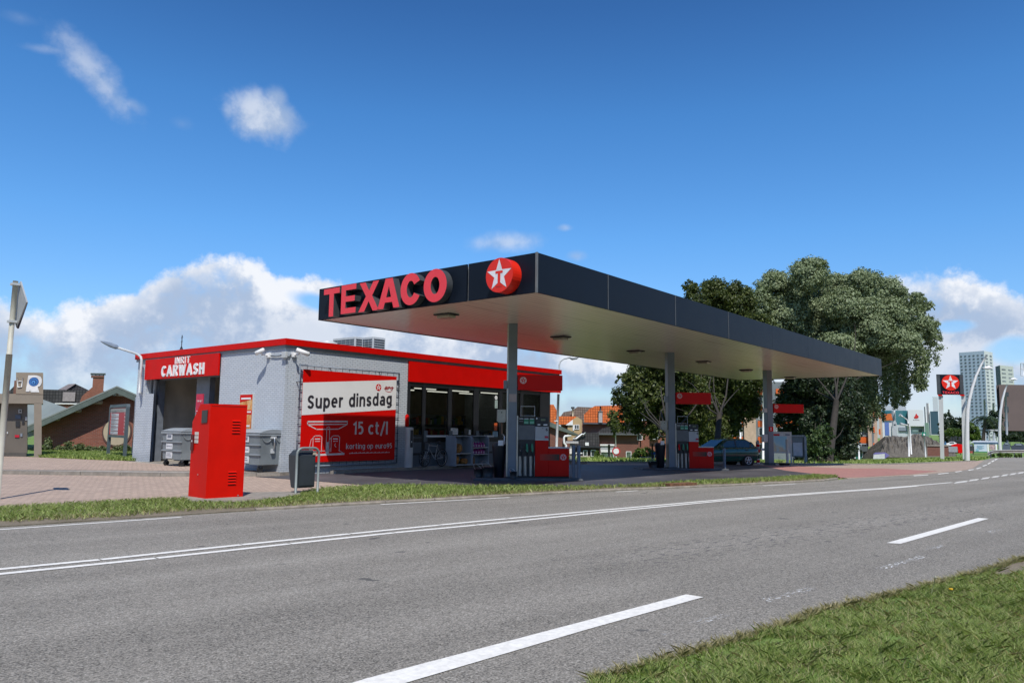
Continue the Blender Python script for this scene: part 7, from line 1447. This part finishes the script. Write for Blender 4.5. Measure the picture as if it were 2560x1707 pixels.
def rawmesh(name, V, nq, mat, parent, k=4):
    """V: (n*k,3) array of corners, n polygons of k corners"""
    me = bpy.data.meshes.new(name); iv = np.array((WM[parent.name] if parent else Matrix.Identity(4)).inverted()); V = V @ iv[:3, :3].T+iv[:3, 3]
    n = len(V)//k; me.vertices.add(n*k); me.vertices.foreach_set('co', V.astype(np.float32).ravel()); me.loops.add(n*k); me.loops.foreach_set('vertex_index', np.arange(n*k, dtype=np.int32)); me.polygons.add(n); me.polygons.foreach_set('loop_start', np.arange(0, n*k, k, dtype=np.int32)); me.polygons.foreach_set('loop_total', np.full(n, k, dtype=np.int32)); me.materials.append(mat); me.update(calc_edges=True); me.validate()
    o = bpy.data.objects.new(name, me); C.objects.link(o); WM[o.name] = WM[parent.name] if parent else Matrix.Identity(4)
    if parent: o.parent = parent
    return o
def unit(a): return a/np.maximum(1e-6, np.linalg.norm(a, axis=1))[:, None]
def leaves(P, Nn, size, asp=.55, jit=.8, droop=0.0):
    """leaf quads (rhombs) at points P with rough normals Nn"""
    n = len(P); nn = unit(Nn+rng.normal(0, jit, (n, 3))); a = unit(np.cross(nn, rng.normal(0, 1, (n, 3)))); 
    if droop: a = unit(a+np.array([0, 0, -droop]))
    b = unit(np.cross(nn, a)); s = size*rng.uniform(.6, 1.35, n)[:, None]
    return np.stack([P-a*s*.5, P+b*s*asp*.5+a*s*.05, P+a*s*.5, P-b*s*asp*.5+a*s*.05], 1).reshape(-1, 3)
def clump_cloud(blobs, dens, size, gap=.35, flat=.8, spray=14):
    """blobs: (centre, rx, ry, rz). Fills each blob with sub clumps, and the sub clumps' shells with leaves"""
    out = []
    for c, r in blobs:
        c = np.array(c); r = np.array(r); vol = r[0]*r[1]*r[2]; ns = max(6, int(dens*1.5*vol**(2/3)))
        d = unit(rng.normal(0, 1, (ns, 3))); rad = rng.uniform(.45, 1.0, ns)**.6; sc_ = c+d*rad[:, None]*r
        for q, dd in zip(sc_, d):
            rs = rng.uniform(.18, .38)*np.mean(r)+.12; nl = int(60*rs*rs/(size*size)*.22)+14
            if rng.random() < gap*.35: continue
            e = unit(rng.normal(0, 1, (nl, 3))); rr = rs*rng.uniform(.35, 1.1, nl)[:, None]; p = q+e*rr*np.array([1, 1, flat]); out.append((p, e*.7+dd*.6+np.array([0, 0, .35])))
        for _ in range(spray):
            dd = unit(rng.normal(0, 1, (1, 3))+np.array([[.25, -.35, .25]]))[0]; n_ = 26; u = rng.uniform(.75, rng.uniform(1.1, 1.42), n_)[:, None]
            out.append((c+dd*r*u+rng.normal(0, 1, (n_, 3))*size*.38*(1.5-u)+np.array([0, 0, -.25])*(u-.8)**2*4, rng.normal(0, .6, (n_, 3))+np.array([0, 0, .4])))
    P = np.concatenate([a for a, b in out]); Q = np.concatenate([b for a, b in out]); return P, Q
BARK = M('bark', (.035, .029, .022), .9, .3, 6, bump=1)
def limb(mb, a, b, r0, r1, bend=.12, n=5):
    a, b = Vector(a), Vector(b); L = (b-a).length; o = Vector(rng.normal(0, 1, 3))*L*bend; P = [a+(b-a)*(i/n)+o*math.sin(math.pi*i/n)*.6 for i in range(n+1)]; mb.tube(P, [r0+(r1-r0)*i/n for i in range(n+1)], 7)
def tree(name, label, base, blobs, mat, size, dens, trunk_r, group=None, gap=.35, hang=None, flat=.8, jit=.8, fork=.35, crown_name='crown'):
    base = Vector(base); t = thing(name, label, 'tree', base, 0, group)
    P, Q = clump_cloud(blobs, dens, size, gap, flat); V = [leaves(P, Q, size, jit=jit)]
    if hang is not None: V.append(hang)
    rawmesh(crown_name, np.concatenate(V), 0, mat, t)
    mb = MB(); mb.smooth = True; cen = Vector(np.mean([c for c, r in blobs], 0)); zt_ = base.z+(cen.z-base.z)*fork; top_ = Vector((base.x*.7+cen.x*.3, base.y*.7+cen.y*.3, zt_))
    mb.tube([base-UP*.5, base+UP*.2, base*.5+top_*.5, top_], [trunk_r*1.5, trunk_r*1.1, trunk_r*.9, trunk_r*.8], 10)
    for c, r in blobs[::max(1, len(blobs)//7)]:
        limb(mb, top_, Vector(c)*.62+top_*.38, trunk_r*.30, trunk_r*.08)
    mb.build('trunk', BARK, t); return t
def PB(L, D, dj=2.0, fz=.8):
    """crown blobs read as photo position and photo radius, placed at depth D with spread"""
    out = []
    for x, y, rx, ry in L: d = D+rng.uniform(-dj, dj); c = onD(x, y, d); s = d/FOC; out.append((tuple(c), (rx*s*.95, (rx+ry)/2*s*fz, ry*s)))
    return out
# the leafy dark tree in the centre (in front of the houses)
LM1 = leafmat('leaf_olive', (.022, .036, .008), (.062, .085, .018), (.125, .145, .035), .22)
B1 = PB([(1560, 1000, 42, 32), (1548, 1050, 34, 30), (1600, 960, 50, 42), (1610, 1040, 55, 44), (1650, 910, 55, 45), (1660, 990, 62, 55), (1560, 948, 26, 14), (1640, 1070, 40, 26), (1720, 880, 60, 60), (1720, 960, 62, 60), (1725, 1040, 55, 45), (1600, 915, 30, 22), (1700, 1090, 38, 26), (1590, 1000, 45, 40), (1640, 1000, 50, 50), (1690, 930, 50, 50), (1740, 1000, 45, 50), (1690, 1050, 50, 40)], 56, 2.5)
tree('leafy_tree', 'dark olive broadleaved tree behind the second canopy column', G(1690, 1160), B1, LM1, .21, 24, .2, None, .12)
B2 = PB([(1745, 745, 38, 30), (1790, 735, 44, 36), (1840, 760, 55, 50), (1780, 800, 60, 50), (1860, 840, 60, 60), (1800, 900, 60, 60), (1870, 940, 60, 50), (1800, 990, 55, 55), (1860, 1010, 50, 40), (1745, 1060, 34, 50), (1905, 890, 55, 60), (1770, 715, 22, 14), (1726, 718, 20, 18), (1745, 1110, 34, 32), (1790, 1075, 40, 40), (1830, 850, 55, 50), (1840, 920, 55, 50), (1840, 980, 50, 45), (1770, 940, 50, 50), (1900, 830, 40, 45), (1820, 1050, 40, 40)], 68, 3)
tree('leafy_tree', 'taller olive tree rising behind the middle of the canopy, left of the silvery tree', G(1790, 1158), B2, LM1, .22, 24, .22, None, .15)
# the large silvery tree leaning to the right
LM2 = leafmat('leaf_silver', (.050, .078, .026), (.110, .150, .050), (.200, .250, .105), .22, (.30, .36, .20))
B3 = PB([(1935, 720, 55, 42), (2020, 690, 60, 40), (2045, 668, 32, 22), (2090, 735, 66, 50), (2160, 710, 55, 36), (2220, 735, 55, 40), (1960, 790, 70, 55), (2060, 800, 75, 55), (2150, 790, 70, 55), (2230, 800, 60, 50), (2280, 790, 50, 34), (2315, 820, 40, 28), (1990, 870, 60, 50), (2100, 880, 70, 50), (2190, 880, 60, 50), (2260, 860, 55, 40), (2330, 848, 28, 18), (2290, 745, 34, 14), (2315, 764, 26, 12), (2060, 940, 60, 45), (2140, 950, 55, 45), (2000, 740, 50, 40), (2110, 770, 60, 45), (2200, 770, 55, 45), (2010, 830, 60, 45), (2110, 840, 60, 45), (2190, 830, 60, 45), (2020, 900, 50, 45), (1890, 760, 40, 40), (1920, 820, 45, 45), (2250, 820, 45, 45)], 74, 3.5)
# drooping streamers on the windward side
hp = []; hn = []
for x0, y0, L in [(2350, 862, 10), (2330, 870, 40), (2305, 880, 85), (2290, 890, 70), (2270, 890, 100), (2252, 890, 110), (2238, 900, 95), (2225, 900, 80), (2210, 910, 90), (2196, 905, 130), (2182, 920, 100), (2168, 930, 120), (2155, 930, 130), (2140, 960, 120), (2125, 960, 130), (2110, 960, 120), (2095, 960, 110), (2080, 970, 100), (2225, 905, 60), (2240, 895, 80), (2302, 865, 60), (2228, 960, 55), (2190, 985, 50), (2160, 1000, 70), (2175, 950, 60), (2050, 960, 110), (2030, 950, 120), (2135, 1000, 90), (2120, 1020, 80), (2300, 920, 50), (2285, 930, 25), (2234, 985, 25)]:
    d = 74+rng.uniform(-3, 3); c = onD(x0, y0, d); s = d/FOC; L = L*1.12; n = int(L*4.6)
    for _ in range(2):
        u = rng.uniform(0, 1, n); ox, oy = rng.normal(0, .25, 2); w = (.55-.36*u)[:, None]
        hp.append(np.array(c)+np.stack([ox+0*u, oy+0*u, -u*L*s], 1)+rng.normal(0, 1, (n, 3))*w*np.array([.55, .55, .35])); hn.append(rng.normal(0, 1, (n, 3)))
H = leaves(np.concatenate(hp), np.concatenate(hn), .24, .5, .5, .8)
tree('silver_tree', 'huge silvery green tree with drooping branches leaning right behind the canopy', G(2072, 1158), B3, LM2, .21, 24, .28, None, .08, H, flat=.7, jit=1.0)
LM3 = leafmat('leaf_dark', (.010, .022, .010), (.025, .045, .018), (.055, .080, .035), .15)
BD = PB([(2075, 1060, 40, 50), (2110, 1110, 34, 40), (2035, 1060, 40, 50), (2010, 930, 50, 50), (2060, 955, 50, 50), (1975, 1030, 30, 60), (2040, 1110, 50, 36), (2120, 990, 40, 50), (2035, 1000, 45, 60), (2090, 1010, 50, 60), (2060, 1070, 50, 50), (2000, 1060, 36, 50), (2110, 1070, 34, 44), (1985, 980, 34, 50), (2140, 1030, 30, 40), (2085, 1120, 40, 34), (2010, 1120, 34, 34)], 66, 2)
tree('dark_tree', 'dark tree in front of the flats, under the silvery tree', G(2060, 1157), BD, LM3, .24, 22, .2, None, .12)  # dark leaf colour throughout the crown
def bush(name, label, blobs, mat, size, dens, base=None, group=None, cat='bush', gap=.1, stem=True):
    c = Vector(np.mean([b[0] for b in blobs], 0)); r = blobs[0][1]; base = base or Vector((c.x, c.y, hgt(c.x, c.y))); t = thing(name, label, cat, base, 0, group); P, Q = clump_cloud(blobs, dens, size, gap); rawmesh('foliage', leaves(P, Q, size), 0, mat, t)
    if stem:
        mb = MB()
        for b, _ in blobs[:4]: limb(mb, base-UP*.1, b, .06, .02)
        mb.build('stems', BARK, t)
    return t
bush('shrub', 'dense dark green shrub right of the display case', PB([(2048, 1128, 34, 28), (2030, 1100, 24, 30), (2078, 1140, 20, 16), (2060, 1085, 22, 26), (2024, 1136, 18, 18)], 54, 1), leafmat('leaf_shrub', (.018, .04, .012), (.045, .085, .025), (.10, .15, .045), .2), .18, 26)
LM4 = leafmat('leaf_fresh', (.035, .07, .012), (.08, .14, .02), (.15, .22, .04), .3)
bush('hedge', 'bright green hedge in front of the brick house', PB([(1600, 1133, 14, 13), (1617, 1132, 14, 13), (1590, 1140, 10, 10), (1630, 1136, 10, 10)], 64, .6), LM4, .22, 26)
bush('tall_weeds', 'tall yellowish weeds between the cottage and the shuttered house', PB([(1494, 1138, 6, 12), (1500, 1144, 6, 7), (1488, 1145, 6, 6)], 66, .5), LM4, .2, 16)
for i, (x, y, rx, ry, D, lb) in enumerate(((2362, 1075, 9, 26, 170, 'dark conifer right of the first totem leg'), (2370, 1060, 7, 30, 175, 'dark ragged tree top behind the first totem leg'), (2398, 1065, 12, 22, 165, 'dark tree left of the second totem leg'), (2382, 1078, 26, 7, 150, 'low light green tree row above the black hall'))):
    bush('distant_tree', lb, PB([(x, y, rx, ry), (x+rx*.3, y+ry*.4, rx*.9, ry*.6), (x-rx*.4, y+ry*.5, rx*.7, ry*.5)], D, 1), LM4 if i == 3 else LM3, .55, 10, cat='tree', group='distant trees by the building site')
bush('distant_tree', 'round yellow green tree between the totem leg and the tower', PB([(2430, 1080, 16, 18), (2436, 1092, 16, 12), (2422, 1070, 10, 14)], 150, 1), LM4, .5, 14, cat='tree', group='distant trees by the building site')
bush('distant_tree', 'dark spreading tree in front of the white side of the tower', PB([(2488, 1045, 14, 20), (2478, 1060, 20, 16), (2490, 1070, 12, 18), (2470, 1068, 12, 12)], 165, 1), LM3, .5, 14, cat='tree', group='distant trees by the building site')
bush('distant_tree', 'dark hedge like tree under the brown building', PB([(2530, 1090, 26, 9), (2555, 1092, 18, 9), (2510, 1094, 12, 8)], 150, 1), LM3, .5, 12, cat='tree', group='distant trees by the building site')
# palm like tree with arching fronds
pt = onD(2462, 1045, 158); t = thing('palm_tree', 'dark palm tree with arching fronds before the tall tower', 'tree', onD(2458, 1105, 158)); V = []
for i in range(15):
    a = 2*math.pi*i/15+rng.uniform(-.2, .2); L = rng.uniform(3.0, 4.3); up_a = rng.uniform(.2, 1.0)
    for j in range(14):
        u = (j+.5)/14; p = np.array(pt)+np.array([math.cos(a)*L*u, math.sin(a)*L*u, L*(up_a*u-1.25*u*u)]); 
        for s in (-1, 1):
            q = np.array([-math.sin(a), math.cos(a), 0])*s*.7*(1-u*.6)+np.array([math.cos(a)*.25, math.sin(a)*.25, -.35]); w = np.array([math.cos(a), math.sin(a), -.2])*.14; V.append(np.stack([p-w, p+w, p+q+w*.3, p+q-w*.3]))
rawmesh('crown', np.concatenate(V), 0, LM3, t); mb = MB(); mb.tube([onD(2458, 1106, 158), pt], [.35, .22], 8); mb.build('trunk', BARK, t)
# plants along the brick hall and the guardrail
bush('border_plants', 'row of leafy border plants along the foot of the brick hall', PB([(120, 1112, 8, 14), (108, 1122, 8, 8), (150, 1122, 14, 7), (172, 1116, 8, 10), (200, 1119, 12, 8), (230, 1123, 14, 6), (255, 1124, 10, 6), (300, 1124, 18, 8), (316, 1122, 10, 9)], Dg-2, .4), leafmat('leaf_border', (.05, .08, .02), (.11, .15, .05), (.22, .24, .12), .25), .13, 34, cat='plants', stem=False)
bush('guardrail_weeds', 'weeds growing under the guardrail', PB([(2480, 1137, 8, 3), (2500, 1137, 12, 4), (2520, 1137, 12, 4), (2545, 1138, 12, 3)], 92, .3), LM4, .16, 30, cat='weeds', stem=False)
# --- grass blades
def blades(name, pts, h, w, mat, lean=.5):
    n = len(pts); hh = h*rng.uniform(.45, 1.35, n); a = rng.uniform(0, 2*math.pi, n); d = np.stack([np.cos(a), np.sin(a), 0*a], 1); l = rng.normal(0, lean, (n, 2))*hh[:, None]; ww = (w*rng.uniform(.6, 1.4, n))[:, None]
    m_ = pts+np.stack([l[:, 0]*.35, l[:, 1]*.35, hh*.6], 1); t_ = pts+np.stack([l[:, 0], l[:, 1], hh], 1); V = np.stack([pts-d*ww*.5, pts+d*ww*.5, m_+d*ww*.38, t_, m_-d*ww*.38], 1).reshape(-1, 3)
    return tag(rawmesh(name, V, 0, mat, None, 5), kind='stuff')
def inpoly(x, y, poly):
    c = np.zeros(len(x), bool); n = len(poly)
    for i in range(n):
        (x1, y1), (x2, y2) = poly[i][:2], poly[(i+1) % n][:2]; m_ = ((y1 > y) != (y2 > y)) & (x < (x2-x1)*(y-y1)/((y2-y1) or 1e-9)+x1); c ^= m_
    return c
def hv(x, y, off=0): return np.array([hgt(a, b) for a, b in zip(x, y)])+off
GM = leafmat('grass_blade', (.15, .24, .04), (.32, .42, .10), (.52, .58, .23), .42); GMd = leafmat('grass_dry', (.26, .24, .09), (.42, .37, .17), (.60, .52, .30), .35)
ne = [(p.x, p.y) for p in NE]; xs_, ys_ = [], []
# near verge: everything between the road edge and the bottom right corner of the view
px0 = [(G(x, y).x, G(x, y).y) for x, y in [(2620, 1385), (2620, 1760), (1300, 1760)]]
polyN = [(p.x, p.y) for p in NE[:9]]+[(3.7, 2.55), (2.9, 1.2), (4.2, -.4), (8, -1.6), (13.5, -.6)]
def fill(poly, n, dens_fn=None):
    X = [p[0] for p in poly]; Y = [p[1] for p in poly]; x = rng.uniform(min(X), max(X), n); y = rng.uniform(min(Y), max(Y), n); m_ = inpoly(x, y, poly); return x[m_], y[m_]
x, y = fill(polyN, 520000)
cl_n = np.sin(x*5.1+np.sin(y*3.7)*2)*np.sin(y*6.3+np.sin(x*4.1)*2); keep = (rng.uniform(0, 1, len(x)) < .70+.30*cl_n) & ~inpoly(x, y, [(p.x, p.y) for p in g([(2478, 1440), (2500, 1426), (2540, 1410), (2600, 1398), (2610, 1412), (2560, 1428), (2520, 1440)])]) & (np.sin(x*2.7+2*np.sin(y*2.3))*np.sin(y*5.1+x) > -.93); x, y, c2 = x[keep], y[keep], cl_n[keep]
P = np.stack([x, y, np.zeros(len(x))+.0], 1); tall = c2 > .25
blades('grass', P[~tall], .045, .0042, GM, .8); blades('tall_grass', P[tall], .066, .0048, GM, .75)
sel = rng.uniform(0, 1, len(P)) < .20; blades('dry_grass', P[sel]+np.array([.003, 0, 0]), .06, .004, GMd, .9)
# ragged fringe along the asphalt
fx, fy = [], []
for a, b in zip(NE[:9], NE[1:9]):
    n = int((b-a).length*900); u = rng.uniform(0, 1, n); o = np.abs(rng.normal(0, .05, n))*np.sin(u*9)**2; d = (b-a).normalized(); fx += list(a.x+(b.x-a.x)*u-d.y*o*-1); fy += list(a.y+(b.y-a.y)*u+d.x*o*-1)
fx, fy = np.array(fx), np.array(fy); blades('verge_fringe', np.stack([fx, fy, fx*0+.015], 1), .055, .005, GMd, .7)
# broad leaved rosettes and a dandelion clock
RV = []; 
for _ in range(60):
    i = rng.integers(len(P)); c = P[i]
    for j in range(8):
        a = 2*math.pi*j/8+rng.uniform(-.3, .3); L = rng.uniform(.04, .09); e = np.array([math.cos(a), math.sin(a), .35]); s = np.array([-math.sin(a), math.cos(a), 0])*.013; RV.append(np.stack([c+e*.005, c+e*L*.5+s+[0, 0, .015], c+e*L, c+e*L*.5-s+[0, 0, .015]]))
tag(rawmesh('broadleaf_weeds', np.concatenate(RV), 0, leafmat('weed_leaf', (.03, .08, .012), (.06, .14, .025), (.12, .2, .05), .2), None), kind='stuff')
b_ = G(2326, 1490); dn_ = thing('seeding_dandelion', 'single dandelion clock on a tall stalk at the verge edge', 'flower', b_); q = onP(2338, 1443, b_, F0); mb = MB(); mb.tube([b_, b_*.5+q*.5+RT*.006, q], .0035, 5); mb.build('stalk', M('stalk_green', (.20, .24, .10), .6), dn_); mb = MB(); mb.smooth = True; mb.tube([q-UP*.008, q-UP*.004, q+UP*.01, q+UP*.02], [.004, .013, .015, .004], 8); mb.build('seed_head', M('seed_head', (.45, .42, .33), .9), dn_)
for px, py, lb in ((2378, 1485, 'yellow dandelion flower in the near grass'),):
    b_ = G(px, py); t = thing('yellow_flower', lb, 'flower', b_); mb = MB(); mb.tube([b_, b_+UP*.05], .003, 5); mb.build('stalk', M('stalk_green', (.20, .24, .10), .6), t); mb = MB(); mb.disc(b_+UP*.058, (0, 0, 1), .02, .01, 10); mb.build('bloom', M('bloom_yellow', (.75, .45, .02), .6), t)
# strip between road and forecourt
se = [(p.x, p.y) for p in g([(-400, 1349.5), (0, 1319), (600, 1279.5), (830, 1266), (1200, 1245), (1480, 1229), (1800, 1215.5), (2055, 1202.5), (2090, 1198)])]; sb = [(p.x, p.y) for p in ST[1:]]
polyS = se+sb[::-1]+[(G(-400, 1302).x, G(-400, 1302).y)]
x, y = fill(polyS, 300000); pad = [(p.x, p.y) for p in g([(600, 1262), (480, 1262), (450, 1247), (600, 1238), (745, 1235), (752, 1243), (700, 1252)])]; m_ = ~inpoly(x, y, pad); x, y = x[m_], y[m_]
# bare patches towards the road
def dist_edge(x, y, line):
    d = np.full(len(x), 9.)
    for (x1, y1), (x2, y2) in zip(line, line[1:]):
        L2 = (x2-x1)**2+(y2-y1)**2; u = np.clip(((x-x1)*(x2-x1)+(y-y1)*(y2-y1))/L2, 0, 1); d = np.minimum(d, np.hypot(x-x1-u*(x2-x1), y-y1-u*(y2-y1)))
    return d
de = dist_edge(x, y, se); nz_ = np.sin(x*2.3+np.sin(y*1.9))*np.sin(y*3.1+x*.7); keep = rng.uniform(0, 1, len(x)) < np.clip((de-.12+nz_*.16)*2.2, .02, 1)*(.8+.2*nz_); x, y, de = x[keep], y[keep], de[keep]
z = hv(x, y, .045); P = np.stack([x, y, z], 1); nearp = (x < 12); blades('strip_grass', P[nearp], .062, .010, GM, .7); blades('strip_grass_far', P[~nearp][::2], .085, .020, GM, .6)
dm = (de < .45) | (rng.uniform(0, 1, len(P)) < .06); blades('strip_dry_grass', P[dm], .07, .010, GMd, .8)
# lawns farther off: short tufts that break the flat edge
for nm, poly, n, h, w, zz_ in (('lawn_grass', [(Z(px, py, PZ).x, Z(px, py, PZ).y) for px, py in [(96, 1144), (160, 1146.5), (240, 1150), (300, 1152), (345, 1153), (345, 1124), (96, 1122)]], 60000, .12, .03, PZ+.02),):
    x, y = fill(poly, n); blades(nm, np.stack([x, y, x*0+zz_], 1), h, w, GM, .5)
far = [(p.x, p.y) for p in g([(1384, 1153.5), (1560, 1156.5), (1700, 1157), (1900, 1157.5), (2000, 1158.5), (2200, 1159.5), (2360, 1153.5), (2440, 1150.5), (2462, 1148), (2475, 1144)])]
far2 = far+[(120, 22), (120, 60), (60, 60), (42, 34)]
x, y = fill(far2, 90000); z = hv(x, y, 0); dd = np.hypot(x, y); P = np.stack([x, y, z], 1); blades('far_grass', P, .16, .10, GM, .5)

# unseen trees added behind the viewer to darken reflections in shop windows and canopy
w_ = []
for i in range(22):
    a = YAW+math.pi+RD(-95+150*i/21); r = 46+rng.uniform(-5, 5); w_.append(((math.cos(a)*r, math.sin(a)*r, rng.uniform(2.5, 6.5)), (5.5, 5.5, rng.uniform(5, 7))))
for i in range(16): w_.append(((8+i*8.2+rng.uniform(-2, 2), -46+rng.uniform(-4, 4), rng.uniform(3, 6)), (6, 5.5, rng.uniform(5.5, 7.5))))
P, Q = clump_cloud(w_, 2.2, 1.0, .1, spray=0); tag(rawmesh('added_woodland', leaves(P, Q, 1.1), 0, LM3, None), kind='stuff')
